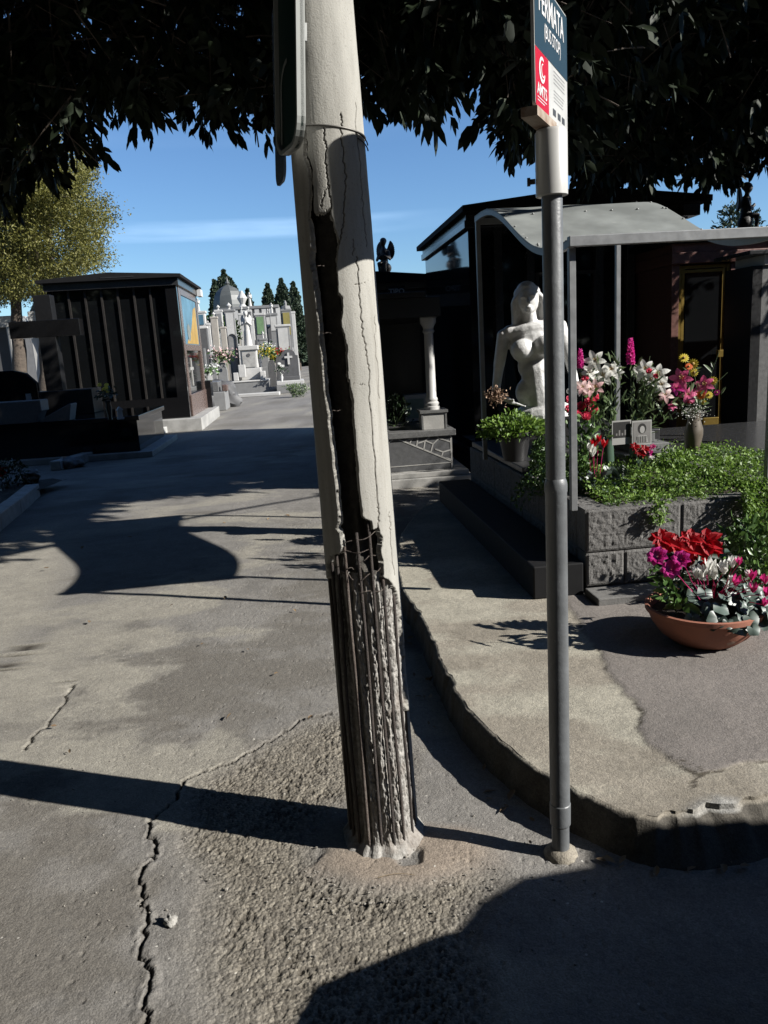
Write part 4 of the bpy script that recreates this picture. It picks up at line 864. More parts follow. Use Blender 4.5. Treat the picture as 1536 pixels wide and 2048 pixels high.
def rand_leaves(tips, base, n, L, W, m, parent, off, spread=0.02, nm='foliage', up=0.3, lo=0.15, hi=0.95):
    P = []; D = []
    b_ = Vector(base)
    for i in range(n):
        t_ = Vector(tips[i % len(tips)]); q = b_.lerp(t_, fr.uniform(lo, hi)) + Vector((fr.gauss(0, spread), fr.gauss(0, spread), fr.gauss(0, spread) * 0.6)); P.append(q); D.append(((t_ - b_).normalized() * 0.5 + Vector((fr.uniform(-1, 1), fr.uniform(-1, 1), fr.uniform(-.5, .9) + up))))
    Ls = np.array([fr.uniform(0.6, 1.2) * L for _ in range(n)]); 
    return foliage(nm, P, D, Ls, Ls * W / L, m, parent, off)
def flowers(root, off, specs):
    for kind, P, R, mn, *rest in specs:
        P = Vector(P); nm = 'flower'
        if kind == 'lily': mb = lily(P, face(P), R)
        elif kind == 'rose': mb = rose(P, face(P, 0.5), R)
        elif kind == 'cyc': mb = cyclamen(P, R)
        elif kind == 'cup': mb = cupflower(P, face(P, 0.6), R)
        elif kind == 'poin': mb = poinsettia(P, face(P, 0.9, 0.2), R)
        elif kind == 'spike': mb = spike(P, P + Vector((0, 0, rest[0])), R, int(rest[0] / R * 9)); nm = 'flower_spike'
        elif kind == 'daisy': mb = daisy(P, face(P), R)
        o = ob(nm, mb.move(-Vector(off)), MATS[mn], root)
        if kind == 'lily' and R > 0.035: ob('stamen', stamens(P, face(P, jit=0), R).move(-Vector(off)), MATS['stamen'], o)
        if kind == 'daisy': ob('flower_centre', MB().ball(P + face(P).normalized() * R * 0.1, R * 0.28, 8).move(-Vector(off)), MATS['stamen'], o)

# ---- ground cover in the planter: bright succulent leaves, spilling over the front and down the right corner
def W(x, y, z): return L2W(PO, x, y, z)
n = 15000; xs_ = RNG.uniform(0.13, GW + 0.12, n); ys_ = RNG.uniform(0.13, 1.25, n)
hgt = 0.05 + 0.16 * fbm(xs_ * 5, ys_ * 5, 3, 201) * sstep(0.05, 0.5, ys_) + 0.05 * sstep(0.5, 1.1, xs_) + 0.02
keep = (RNG.random(n) < 0.35 + 0.65 * (ys_ < 0.85)); keep &= ~((xs_ < 0.45) & (ys_ > 0.75))
xs_, ys_, hgt = xs_[keep], ys_[keep], hgt[keep]; tz = RNG.random(len(xs_)) ** 0.45
P = np.stack([xs_, ys_, GH - 0.05 + hgt * tz], -1); D = np.stack([RNG.normal(0, 0.7, len(xs_)), RNG.normal(-0.15, 0.7, len(xs_)), RNG.uniform(0, 1.3, len(xs_))], -1)
sp = RNG.random((900, 2)); P2 = np.stack([0.15 + sp[:, 0] * 1.2, -0.0 + RNG.uniform(0.02, 0.14, 900), GH + RNG.uniform(-0.0, 0.05, 900)], -1); kf = fbm(P2[:, 0] * 9, P2[:, 0] * 0, 3, 7) > 0.42; P2 = P2[kf]
# clump hanging at x ~0.43 and the cascade over the right corner
q = RNG.random(260); P3 = np.stack([0.40 + RNG.normal(0, 0.03, 260), -0.02 - RNG.random(260) * 0.03, GH + 0.03 - q * 0.13], -1)
nc = 4200; q = RNG.random(nc); cx = 0.86 + 0.42 * RNG.random(nc); low_ = GH + 0.10 - q * (0.12 + 0.42 * sstep(0.84, 1.0, cx + 0.05 * (RNG.random(nc) - 0.5)) )
P4 = np.stack([cx, -0.02 - 0.10 * np.sin(q * pi * 0.6) * RNG.random(nc) ** 0.5, low_], -1)
PL = np.concatenate([P, P2, P3, P4]); DL = np.concatenate([D, RNG.normal(size=(len(P2), 3)) + [0, -0.6, 0.3], RNG.normal(size=(260, 3)) + [0, -0.6, 0], RNG.normal(size=(nc, 3)) * 0.8 + [0, -0.7, 0.1]])
ca, sa = cos(ANG), sin(ANG)
def toW(A, o=PO): return np.stack([o[0] + A[:, 0] * ca - A[:, 1] * sa, o[1] + A[:, 0] * sa + A[:, 1] * ca, o[2] + A[:, 2]], -1)
Lr = 0.011 + 0.024 * RNG.random(len(PL)) ** 1.6
gc = foliage('ground_cover', toW(PL), DL, Lr, Lr * 0.42, MATS['leaf_succulent'], None, fold=0.15, droop=0.2); tag(gc, 'bright green succulent ground cover filling the planter and spilling over its edge', 'ground cover', kind='stuff')
def shrub(name, label, cat, P, spread, n, L, Wd, mn, group=None, base=None, shape='dome'):
    base = Vector(P); t = thing(name, label, cat, base, 0, group)
    a = RNG.uniform(0, 2 * pi, n); r = RNG.random(n) ** 0.5; h = RNG.random(n) ** 0.8
    if shape == 'dome': pos = np.stack([np.cos(a) * r * spread[0] * np.sqrt(np.maximum(0, 1 - (h * 0.9) ** 2)), np.sin(a) * r * spread[1] * np.sqrt(np.maximum(0, 1 - (h * 0.9) ** 2)), h * spread[2]], -1)
    else: pos = np.stack([np.cos(a) * r * spread[0] * (0.35 + 0.65 * h), np.sin(a) * r * spread[1] * (0.35 + 0.65 * h), h * spread[2]], -1)
    pos += 0.12 * np.array(spread) * RNG.normal(size=(n, 3)) * 0.6
    D = nrmz(pos + [0, 0, 0.02]) + 0.7 * RNG.normal(size=(n, 3)) + [0, 0, 0.3]; Ls = RNG.uniform(0.6, 1.2, n) * L
    foliage('foliage', pos, D, Ls, Ls * Wd / L, MATS[mn], t)
    sm = MB()
    for k in range(9): b2 = pos[RNG.integers(0, n)] * 0.85; sm.tube([(0, 0, 0), Vector(b2) * 0.5 + Vector((0, 0, 0.01)), Vector(b2)], [0.006, 0.004, 0.002], 5)
    ob('stem', sm, MATS['stem_green'], t); return t
def atz(x, y, z):     # point at height z seen at pixel: only to measure
    return gp(x, y, z)

# ---- terracotta bowl on the pavement with cyclamens, poinsettia and pink cups
mat('terracotta', (0.44, 0.165, 0.095), 0.8, c2=(0.33, 0.13, 0.085), speck=(0.5, 0.33, 0.25), sps=14, spt=.66, ns=7, bump=0.15, bs=60)
BO = Vector((1.455, 3.37, kz + 0.004)); bowl = thing('flower_bowl', 'wide terracotta bowl of red, pink and white flowers standing on the pavement', 'flower bowl', BO)
ob('bowl', MB().lathe([(0.135, 0), (0.155, 0.012), (0.20, 0.05), (0.235, 0.10), (0.252, 0.145), (0.262, 0.150), (0.264, 0.172), (0.252, 0.175), (0.243, 0.165), (0.235, 0.135), (0.20, 0.12), (0.01, 0.118)], n=56), MATS['terracotta'], bowl, smooth=40)
ob('soil', MB().lathe([(0.232, 0.135), (0.12, 0.148), (0.005, 0.15)], n=30, cap=False), MATS['soil'], bowl)
# heart-shaped silvery cyclamen leaves
V_ = MB()
for i in range(170):
    a = fr.uniform(-0.5, 1) * pi; r_ = 0.05 + 0.23 * sqrt(fr.random()); x = 0.06 + r_ * cos(a) * 0.9; y = -abs(r_ * sin(a)) * fr.choice((1, 1, -0.8)); z = 0.145 + 0.10 * (1 - (r_ / 0.30) ** 2) + fr.uniform(-0.03, 0.03)
    if x < -0.12 or r_ > 0.27: continue
    R_ = fr.uniform(0.026, 0.042); f, a1, b1 = basis((x * 1.6 + fr.uniform(-.4, .4), y * 1.6 - 0.25 + fr.uniform(-.4, .4), 0.55)); c = Vector((x, y, z)); ring = []
    dn = Vector((x, y, -0.10)); dn = (dn - f * dn.dot(f)).normalized(); sdv = f.cross(dn)
    for k in range(12):
        t_ = 2 * pi * k / 12; rr = R_ * (1 + 0.18 * cos(t_) - (0.45 if k == 6 else 0)) * (1 + 0.06 * (-1) ** k); ring.append(c + dn * cos(t_) * rr + sdv * sin(t_) * rr + f * (0.006 * cos(3 * t_) - 0.10 * rr))
    V_.add([c] + ring, [(0, k + 1, (k + 1) % 12 + 1) for k in range(12)])
ob('cyclamen_leaves', V_, MATS['leaf_grey'], bowl, smooth=60)
rl = lambda pts, *a, **k: rand_leaves(pts, *a, **k)
tips = [BO + Vector(v) for v in ((-0.27, -0.05, 0.34), (-0.23, -0.09, 0.22), (-0.18, 0.03, 0.38), (-0.3, 0.0, 0.27), (-0.2, -0.12, 0.12))]
P_ = []; D_ = []
for i in range(46):
    t_ = fr.random(); P_.append((-0.15 - 0.08 * t_ + fr.uniform(-.03, .03), -0.03 + fr.uniform(-.08, .05), 0.185 + 0.18 * t_)); D_.append((fr.uniform(-1, .2), fr.uniform(-.9, .3), fr.uniform(-.1, 1)))
foliage('broad_leaves', P_, D_, np.full(46, 0.085), np.full(46, 0.032), MATS['leaf_mid'], bowl, fold=0.18, droop=0.28)
P_ = []; D_ = []
for i in range(160): P_.append((fr.uniform(-.15, .15), fr.uniform(0.0, .15), 0.15 + fr.random() * 0.24)); D_.append((fr.uniform(-1, 1), fr.uniform(-1, .6), fr.uniform(-.3, .8)))
foliage('back_leaves', P_, D_, np.full(160, 0.06), np.full(160, 0.028), MATS['leaf_dark'], bowl, droop=0.4)
sp_ = []; Bf = lambda x, y, Yy: at(x, y, Yy)
for x, y, R in [(1325, 1078, .07), (1368, 1098, .085), (1412, 1082, .08), (1395, 1112, .07), (1350, 1088, .065), (1425, 1096, .06), (1380, 1078, .06)]: sp_.append(('poin', Bf(x, y, 3.44), R, 'petal_red'))
for x, y, R in [(1315, 1108, .034), (1342, 1134, .032), (1362, 1114, .031)]: sp_.append(('cup', Bf(x, y, 3.24) - Vector((0, 0, 0.012)), R, 'petal_magenta'))
for x, y, R in [(1405, 1152, .048), (1428, 1150, .05), (1418, 1135, .042), (1448, 1140, .045), (1392, 1150, .034), (1465, 1128, .036)]: sp_.append(('cyc', Bf(x, y + 4, 3.17), R * 1.15, 'petal_white'))
for x, y, R in [(1470, 1168, .030), (1503, 1158, .028), (1506, 1182, .028), (1530, 1165, .026), (1478, 1128, .022), (1532, 1190, .026), (1528, 1210, .024)]: sp_.append(('cyc', Bf(x, y, 3.15), R * 1.35, 'petal_wine'))
for x, y, R in [(1462, 1164, .026), (1496, 1152, .024), (1500, 1176, .024)]: sp_.append(('cyc', Bf(x, y, 3.16), R * 1.1, 'petal_white'))
flowers(bowl, BO, sp_)
ob('stems', stems(BO + Vector((0.03, 0, 0.14)), [s[1] for s in sp_], 0.0016).move(-BO), MATS['petal_wine'], bowl)
fb = MB()
for i in range(26):
    p0 = Vector((1.78 + fr.uniform(-.05, .1), 3.55 + fr.uniform(-.07, .07), kz + 0.012)); fb.leaf(p0 - Vector((1.78, 3.55, kz)), (fr.uniform(-1, 1), fr.uniform(-1, 1), 0.1), (0, 0, 1), 0.022, 0.01, 0.2, 0.2)
o = ob('fallen_petals', fb, MATS['petal_blush']); o.location = (1.78, 3.55, kz); tag(o, 'pale fallen petals lying on the pavement right of the terracotta bowl', 'petals', kind='stuff')
shrub('leafy_plant', 'glossy leafy plant growing behind the terracotta bowl against the blocks', 'plant', Vector((1.93, 3.86, kz)), (0.27, 0.18, 0.40), 900, 0.055, 0.02, 'leaf_mid')

# ---- bouquets standing in the grave
zg = PO[2] + GH
mat('vase_bronze', (0.17, 0.14, 0.105), 0.42, ns=8, var=0.2, metal=0.2)
def vase_lathe(s=1.0): return [(0.042 * s, 0), (0.046 * s, 0.008), (0.052 * s, 0.06), (0.060 * s, 0.11 * 1), (0.058 * s, 0.15), (0.044 * s, 0.20), (0.038 * s, 0.235), (0.044 * s, 0.262), (0.048 * s, 0.268), (0.043 * s, 0.267), (0.036 * s, 0.235)]
VO = at(1386, 902, 5.15); vz = VO.z; vt = thing('flower_vase', 'tall bronze vase of pink lilies and yellow daisies at the right of the grave', 'vase', VO)
vb = MB().lathe([(r, z) for r, z in vase_lathe(1.0)], n=40, cap=False)
vb.v = [(x * (1 + 0.05 * sin(3 * atan2(y, x) + z * 14)), y * (1 + 0.05 * sin(3 * atan2(y, x) + z * 14)), z) for x, y, z in vb.v]
ob('vase', vb, MATS['vase_bronze'], vt, smooth=60); mb = MB().lathe([(0.041, 0.0), (0.041, 0.004)], n=24); ob('vase_foot', mb, MATS['vase_bronze'], vt)
Y0 = 5.12; sp_ = []
for x, y, R, mn, kd in [(1362, 757, .062, 'petal_pink', 'lily'), (1408, 770, .06, 'petal_pink', 'lily'), (1376, 790, .05, 'petal_pink', 'lily'), (1352, 775, .045, 'petal_magenta', 'lily'), (1368, 716, .036, 'petal_yellow', 'daisy'), (1386, 728, .038, 'petal_yellow', 'daisy'), (1388, 745, .03, 'petal_yellow', 'daisy'), (1425, 762, .036, 'petal_yellow', 'daisy'), (1402, 790, .034, 'petal_orange', 'daisy'), (1380, 800, .03, 'petal_rose', 'rose'), (1408, 805, .02, 'petal_yellow', 'daisy'), (1434, 785, .022, 'petal_magenta', 'daisy'), (1418, 790, .028, 'petal_yellow', 'daisy'), (1345, 812, .03, 'petal_pink', 'lily'), (1330, 790, .045, 'petal_blush', 'lily'), (1378, 733, .028, 'petal_orange', 'daisy')]:
    sp_.append((kd, at(x, y, Y0 + fr.uniform(-.05, .05)), R, mn))
flowers(vt, VO, sp_); neck = VO + Vector((0, 0, 0.24)); tp = [s[1] for s in sp_] + [at(1440, 700, Y0), at(1455, 745, Y0), at(1345, 840, Y0)]
ob('stems', stems(neck, tp).move(-VO), MATS['stem_green'], vt); rand_leaves(tp, neck, 90, 0.075, 0.018, MATS['leaf_pale'], vt, VO, 0.02)
bbP = np.array([at(1385 + fr.gauss(0, 16), 822 + fr.gauss(0, 9), 5.1 + fr.uniform(-.04, .02)) for _ in range(260)]); foliage('baby_breath', bbP, RNG.normal(size=(260, 3)), np.full(260, 0.007), np.full(260, 0.006), MATS['petal_white'], vt, VO)['kind'] = 'stuff'
def bouquet(label, base, specs, extra, nl, lm, lL, lW, vcol='vase_bronze', hv=0.2, spread=0.02, sname='flower_vase'):
    t = thing(sname, label, 'vase', base); ob('vase', MB().lathe([(0.035, 0), (0.045, 0.05), (0.04, hv * 0.7), (0.032, hv * 0.9), (0.042, hv), (0.036, hv), (0.028, hv * 0.9)], n=24), MATS[vcol], t, smooth=50)
    flowers(t, base, specs); nk = Vector(base) + Vector((0, 0, hv - 0.02)); tp = [s[1] for s in specs] + [Vector(e) for e in extra]
    ob('stems', stems(nk, tp).move(-Vector(base)), MATS['stem_green'], t); rand_leaves(tp, nk, nl, lL, lW, MATS[lm], t, base, spread); return t
mat('glass_green', (0.10, 0.16, 0.12), 0.15, ns=5)
Y1 = 5.0; sp_ = [('spike', at(1161, 735, Y1), .022, 'petal_magenta', 0.12)]
for x, y, R in [(1190, 722, .06), (1205, 752, .062), (1222, 740, .055), (1178, 745, .05), (1160, 775, .05), (1235, 745, .035)]: sp_.append(('lily', at(x, y, Y1 + fr.uniform(-.06, .06)), R, 'petal_white'))
sp_.append(('rose', at(1170, 757, Y1 - 0.03), .026, 'petal_rose'))
wv = at(1215, 905, Y1 + 0.15); wv.z = zg + 0.05
bouquet('vase of white lilies with one pink flower spike left of centre in the grave', wv, sp_, [at(1230, 700, Y1), at(1238, 715, Y1), at(1250, 790, Y1)], 150, 'leaf_pale', .085, .017, 'glass_green')
Y2 = 5.08; sp_ = [('spike', at(1261, 727, Y2), .028, 'petal_magenta', 0.165)]
for x, y, R in [(1290, 738, .055), (1315, 748, .06), (1322, 770, .05), (1280, 748, .045), (1300, 760, .04)]: sp_.append(('lily', at(x, y, Y2 + fr.uniform(-.06, .06)), R, 'petal_white'))
for x, y, R in [(1312, 752, .02), (1298, 742, .02)]: sp_.append(('rose', at(x, y, Y2 - 0.06), R, 'petal_rose'))
wv = at(1272, 905, Y2 + 0.1); wv.z = zg + 0.05
bouquet('vase of white lilies with the tall magenta spike in the middle of the grave', wv, sp_, [at(1300, 712, Y2), at(1250, 780, Y2), at(1340, 800, Y2), at(1330, 830, Y2)], 210, 'leaf_pale', .085, .015, 'glass_green')
Y3 = 4.85; sp_ = []
for x, y in [(1142, 800), (1163, 812), (1180, 802), (1152, 826), (1172, 832), (1186, 818), (1140, 818), (1188, 795)]: sp_.append(('rose', at(x, y, Y3 + fr.uniform(-.03, .03)), .034, 'petal_rose'))
for x, y in [(1165, 775), (1180, 780), (1190, 775)]: sp_.append(('lily', at(x, y, Y3), .045, 'petal_blush'))
wv = at(1168, 925, Y3 + 0.03); wv.z = zg + 0.0
bouquet('low vase packed with deep pink roses behind the left canopy post', wv, sp_, [at(1215, 870, Y3), at(1150, 860, Y3)], 190, 'leaf_mid', .05, .024, 'glass_green', 0.14, 0.035)
# small cyclamens and red flowers nearer the front, fern
Y4 = 4.62; cb = at(1192, 935, Y4); cb.z = zg - 0.03
t = thing('cyclamen_plant', 'cyclamen with two red blooms and one white one over dark silvery leaves in the planter', 'plant', cb); sp_ = []
for x, y, R in [(1188, 892, .045), (1207, 893, .045), (1197, 882, .035)]: sp_.append(('cyc', at(x, y, Y4), R, 'petal_red'))
for x, y, R in [(1185, 910, .05), (1178, 900, .04)]: sp_.append(('cyc', at(x, y, Y4 - 0.05), R, 'petal_white'))
flowers(t, cb, sp_); ob('stems', stems(cb, [s[1] for s in sp_], 0.0016).move(-cb), MATS['petal_wine'], t)
n = 110; a = RNG.uniform(0, 2 * pi, n); r = 0.13 * RNG.random(n) ** .5; foliage('foliage', np.stack([r * np.cos(a), r * np.sin(a), 0.06 + 0.10 * RNG.random(n)], -1), np.stack([np.cos(a), np.sin(a), RNG.uniform(-.3, .3, n)], -1), np.full(n, 0.06), np.full(n, 0.055), MATS['leaf_grey'], t, droop=0.3)
Y5 = 4.75; cb = at(1285, 930, Y5); cb.z = zg - 0.03; t = thing('potted_flowers', 'small red and purple flowers low in the planter in front of the photographs', 'plant', cb); sp_ = []
for x, y, R, mn in [(1270, 893, .022, 'petal_red'), (1290, 897, .024, 'petal_red'), (1283, 908, .02, 'petal_red'), (1300, 905, .018, 'petal_magenta'), (1305, 893, .016, 'petal_wine'), (1277, 905, .02, 'petal_red'), (1303, 913, .016, 'petal_white')]: sp_.append(('poin', at(x, y, Y5), R * 1.5, mn))
flowers(t, cb, sp_); ob('stems', stems(cb, [s[1] for s in sp_], 0.0014).move(-cb), MATS['stem_green'], t); rand_leaves([s[1] for s in sp_], cb, 70, .035, .018, MATS['leaf_dark'], t, cb, .02)
fbase = at(1243, 955, 4.6); fbase.z = zg - 0.02; t = thing('fern', 'dark feathery fern frond sticking up between the cyclamen and the red flowers', 'fern', fbase)
P_ = []; D_ = []
for k in range(9):
    a = k / 9 * 2 * pi; lean = Vector((0.28 * cos(a), 0.22 * sin(a), 1)).normalized(); Lf = fr.uniform(.14, .21); sdv = lean.cross(Vector((0.3, 1, 0))).normalized()
    for i in range(34):
        t_ = i / 34; c = lean * Lf * t_
        for s_g in (-1, 1): P_.append(c); D_.append(sdv * s_g + lean * 0.7 + Vector((fr.uniform(-.2, .2),) * 3))
foliage('frond', P_, D_, np.full(len(P_), .022), np.full(len(P_), .005), MATS['leaf_dark'], t)
ct = at(1264, 925, 4.62); ct.z = zg; mesh_thing('candle', MB().lathe([(0.009, 0), (0.009, 0.07), (0.006, 0.074)], n=12), mat('candle_wax', (0.16, 0.22, 0.20), 0.4), 'small grey-green candle stub standing beside the fern', 'candle', ct, smooth=40)
# ---- two portraits, white cards in a stand
mat('card', (0.42, 0.42, 0.40), 0.5, var=0.08); mat('photo_dark', (0.035, 0.034, 0.033), 0.4); mat('photo_mid', (0.28, 0.27, 0.26), 0.4); mat('photo_pale', (0.5, 0.49, 0.47), 0.4)
for (xa, xb, lab, sd_) in [(1224, 1262, 'left of the two small black and white portraits, a darker landscape print on white card', 0), (1264, 1303, 'right of the two small portraits, a head with dark hair on white card', 1)]:
    A = at(xa, 890, 4.98); Bp = at(xb, 888, 5.0); w2 = (Bp - A).length; t = thing('portrait', lab, 'photograph', (A + Bp) / 2, atan2((Bp - A).y, (Bp - A).x)); h2 = 0.158
    ob('card', MB().box(-w2 / 2, w2 / 2, 0, 0.006, 0, h2), MATS['card'], t); ob('print', MB().box(-w2 / 2 + .008, w2 / 2 - .008, -0.0012, -0.0002, .045 - .035 * sd_, h2 - .01), MATS['photo_mid' if sd_ else 'photo_dark'], t)
    m2 = MB()
    if sd_:
        disc = lambda cx, cz, rx, rz, y: m2.add([(cx + rx * cos(k * pi / 9), y, cz + rz * sin(k * pi / 9)) for k in range(18)], [tuple(range(18))])
        disc(0, .105, .030, .034, -.0016); ob('hair', m2, MATS['photo_dark'], t); m2 = MB(); disc(0.002, .098, .017, .024, -.0020); ob('face', m2, MATS['photo_pale'], t)
        m2 = MB(); m2.add([(-.045, -.0018, .012), (.045, -.0018, .012), (.032, -.0018, .06), (-.03, -.0018, .06)], [(0, 1, 2, 3)]); ob('shoulders', m2, MATS['photo_pale'], t)
        m2 = MB(); [m2.box(-.036 + k * .012, -.030 + k * .012, -.0024, -.0021, .014, .055) for k in range(6)]; ob('stripes', m2, MATS['photo_dark'], t)
    else:
        for k in range(4): m2.box(-.04 + k * .02, -.03 + k * .02, -.0016, -.0014, .06, .075 + .02 * (k % 2))
        ob('figures', m2, MATS['photo_mid'], t)
mat('grey_stone', (0.20, 0.205, 0.205), 0.6, ns=18, var=0.25, bump=0.15, bs=80, speck=(0.4, 0.4, 0.4), sps=200, spt=0.66)
c = at(1318, 925, 5.25); c.z = PO[2] + 0.002
mesh_thing('stone_steps', MB().box(-0.24, 0.18, 0.0, 0.5, GH + 0.046, GH + 0.11).box(-0.16, 0.10, 0.06, 0.5, GH + 0.111, GH + 0.17).box(-0.22, 0.03, 0.13, 0.5, GH + 0.171, GH + 0.245), MATS['grey_stone'], 'small grey stepped stone block behind the two portraits', 'stone block', c, ANG, bevel=0.004)
# ---- bush with dry heads at the left rear of the grave, in a dark pot
mat('pot_black', (0.02, 0.02, 0.021), 0.45)
pb_ = at(1030, 905, 5.75); pb_.z = zg + 0.047; t = thing('potted_shrub', 'green shrub in a black pot with dry pinkish flower heads, left in the grave', 'potted shrub', pb_)
ob('pot', MB().lathe([(0.085, 0), (0.12, 0.19), (0.13, 0.192), (0.13, 0.215), (0.118, 0.215), (0.11, 0.18), (0.0, 0.18)], n=28), MATS['pot_black'], t, smooth=40)
n = 900; a = RNG.uniform(0, 2 * pi, n); rr_2 = RNG.random(n) ** .5; h = RNG.random(n); pos = np.stack([-0.02 + .24 * rr_2 * np.cos(a), .15 * rr_2 * np.sin(a), .18 + .20 * h * (1 - .5 * rr_2)], -1)
foliage('foliage', pos, nrmz(pos - [0, 0, .2]) + .6 * RNG.normal(size=(n, 3)) + [0, 0, .4], np.full(n, .042), np.full(n, .020), MATS['leaf_succulent'], t)
pp = np.array([at(992 + fr.gauss(0, 10), 792 + fr.gauss(0, 8), 5.75) for _ in range(260)]) - np.array(pb_); foliage('dry_heads', pp, RNG.normal(size=(260, 3)), np.full(260, .022), np.full(260, .012), MATS['leaf_dry'], t)['kind'] = 'stuff'
ivb = at(1090, 930, 4.9); ivb.z = zg - .06; shrub('small_shrub', 'fine-leaved shrub just behind the bus stop pole at the left edge of the planter', 'shrub', ivb, (.10, .28, .33), 1500, .028, .015, 'leaf_mid')
ivb = at(1155, 900, 4.7); ivb.z = zg - .06; shrub('small_shrub', 'loose green shrub under the pink roses behind the left canopy post', 'shrub', ivb, (.14, .12, .26), 600, .04, .02, 'leaf_mid')
ivb = at(1352, 935, 4.75); ivb.z = zg - .04; shrub('small_shrub', 'upright sprig of bright leaves rising from the ground cover below the bronze vase', 'shrub', ivb, (.13, .12, .22), 420, .032, .014, 'leaf_succulent')
# trailing twigs over the left planter wall: their shadow falls on the pavement
tb = W(-0.01, 0.75, GH); t = thing('trailing_plant', 'thin trailing plant hanging over the dark left wall of the planter', 'plant', tb); tm = MB(); P_ = []; D_ = []
for k in range(7):
    p = Vector((0, fr.uniform(-.2, .35), 0.0)); pts = [p.copy()]; v = Vector((-.5, fr.uniform(-.4, .4), .8))
    for i in range(7): v += Vector((fr.uniform(-.08, .04), fr.uniform(-.1, .1), -.33)); p = p + v * .032; pts.append(p.copy()); [P_.append(p) or D_.append(Vector((fr.uniform(-1, .3), fr.uniform(-1, 1), fr.uniform(-.6, .6)))) for _ in range(4)]
    tm.tube(pts, .0015, 4)
ob('stem', tm, MATS['stem_green'], t); foliage('foliage', P_, D_, np.full(len(P_), .03), np.full(len(P_), .013), MATS['leaf_mid'], t)
# ================================================================== MAUSOLEUMS AND TOMBS NEAR
mat('black_granite', (0.012, 0.012, 0.013), 0.06, ns=40, var=0.3, spec=0.5, speck=(0.03, 0.03, 0.032), sps=260, spt=0.62)
mat('black_granite_dull', (0.018, 0.018, 0.019), 0.30, ns=30, var=0.3, speck=(0.05, 0.05, 0.05), sps=240, spt=0.62)
mat('dark_granite', (0.045, 0.046, 0.048), 0.22, ns=30, var=0.25, speck=(0.13, 0.13, 0.13), sps=240, spt=0.6)
mat('grey_granite', (0.17, 0.17, 0.168), 0.4, ns=24, var=0.25, speck=(0.35, 0.35, 0.34), sps=220, spt=0.6)
mat('red_granite', (0.24, 0.12, 0.10), 0.3, ns=26, var=0.4, speck=(0.06, 0.03, 0.03), sps=160, spt=0.6)
mat('pink_granite', (0.21, 0.15, 0.13), 0.25, ns=26, var=0.35, speck=(0.1, 0.06, 0.05), sps=160, spt=0.6)
mat('white_marble', (0.62, 0.62, 0.60), 0.45, ns=4, var=0.12, bump=0.1, bs=40)
mat('old_marble', (0.50, 0.49, 0.46), 0.7, ns=5, var=0.3, bump=0.2, bs=50)
mat('brass', (0.55, 0.38, 0.10), 0.32, metal=0.75, ns=8, var=0.2)
mat('dark_glass', (0.008, 0.009, 0.010), 0.04, ns=2, var=0.2, spec=0.6)
mat('bronze_trim', (0.034, 0.029, 0.025), 0.55, metal=0.3, ns=8)
mat('roof_black', (0.016, 0.016, 0.017), 0.85, spec=.15, ns=10)
mat('white_paint', (0.72, 0.73, 0.73), 0.5, var=0.08)
mat('green_box', (0.30, 0.42, 0.36), 0.5)
def gable(x0, x1, y0, y1, z0, z1, th=0.1):
    xm = (x0 + x1) / 2; return MB().prism([(x0, z0), (x1, z0), (x1, z0 + th), (xm, z1 + th), (x0, z0 + th)], 'y', y0, y1)
# ---- big black mausoleum right
FL = at(934, 420, 9.5); MO = (FL.x, FL.y, 0)
t = thing('mausoleum', 'large black mausoleum with low gabled roof and mirror polished side behind the wave roofed canopy', 'mausoleum', MO, ANG)
ob('base_step', MB().box(-0.15, 2.9, -0.35, 3.3, 0, 0.16).box(-0.08, 2.85, -0.18, 3.25, 0.161, 0.30), MATS['dark_granite'], t, bevel=0.01)
wl = ob('wall', MB().box(0, 0.16, 0, 3.1, 0.301, 2.86).box(0.161, 2.45, 0.25, 3.1, 0.301, 2.86).box(2.45, 2.62, 0, 3.1, 0.301, 2.86), MATS['black_granite'], t)
ob('cornice', MB().box(-0.05, 2.68, -0.06, 3.18, 2.861, 2.95).box(-0.03, 2.66, -0.04, 3.16, 2.951, 3.02), MATS['dark_granite'], t, bevel=0.008)
ob('roof', gable(-0.10, 2.90, -0.22, 3.3, 3.021, 3.17, 0.07), MATS['roof_black'], t, bevel=0.006)
ob('corner_block', MB().box(2.55, 2.76, -0.2, 0.1, 2.87, 3.0), MATS['dark_granite'], t, bevel=0.006)
for x in (0.35, 0.75, 1.62, 2.02): ob('pilaster', MB().box(x, x + 0.10, 0.16, 0.249, 0.301, 2.86), MATS['dark_granite'], t, bevel=0.005)
dr = ob('door', MB().box(0.9, 1.58, 0.19, 0.249, 0.34, 2.3), MATS['dark_glass'], t); ob('door_frame', MB().box(0.86, 0.90, 0.15, 0.248, 0.301, 2.34).box(1.58, 1.62, 0.15, 0.248, 0.301, 2.34).box(0.901, 1.579, 0.15, 0.248, 2.3, 2.34), MATS['bronze_trim'], dr)
m_ = MB(); 
for k in range(20): a0 = -0.3 + 0.6 * k / 20; a1 = -0.3 + 0.6 * (k + 1) / 20; m_.box(0.62 + 0.5 * a0 * a0, 0.66 + 0.5 * a0 * a0, 0.10, 0.15, 0.9 + 1.2 * (k / 20), 0.9 + 1.2 * (k + 1) / 20)
ob('curved_moulding', m_, MATS['dark_granite'], t)
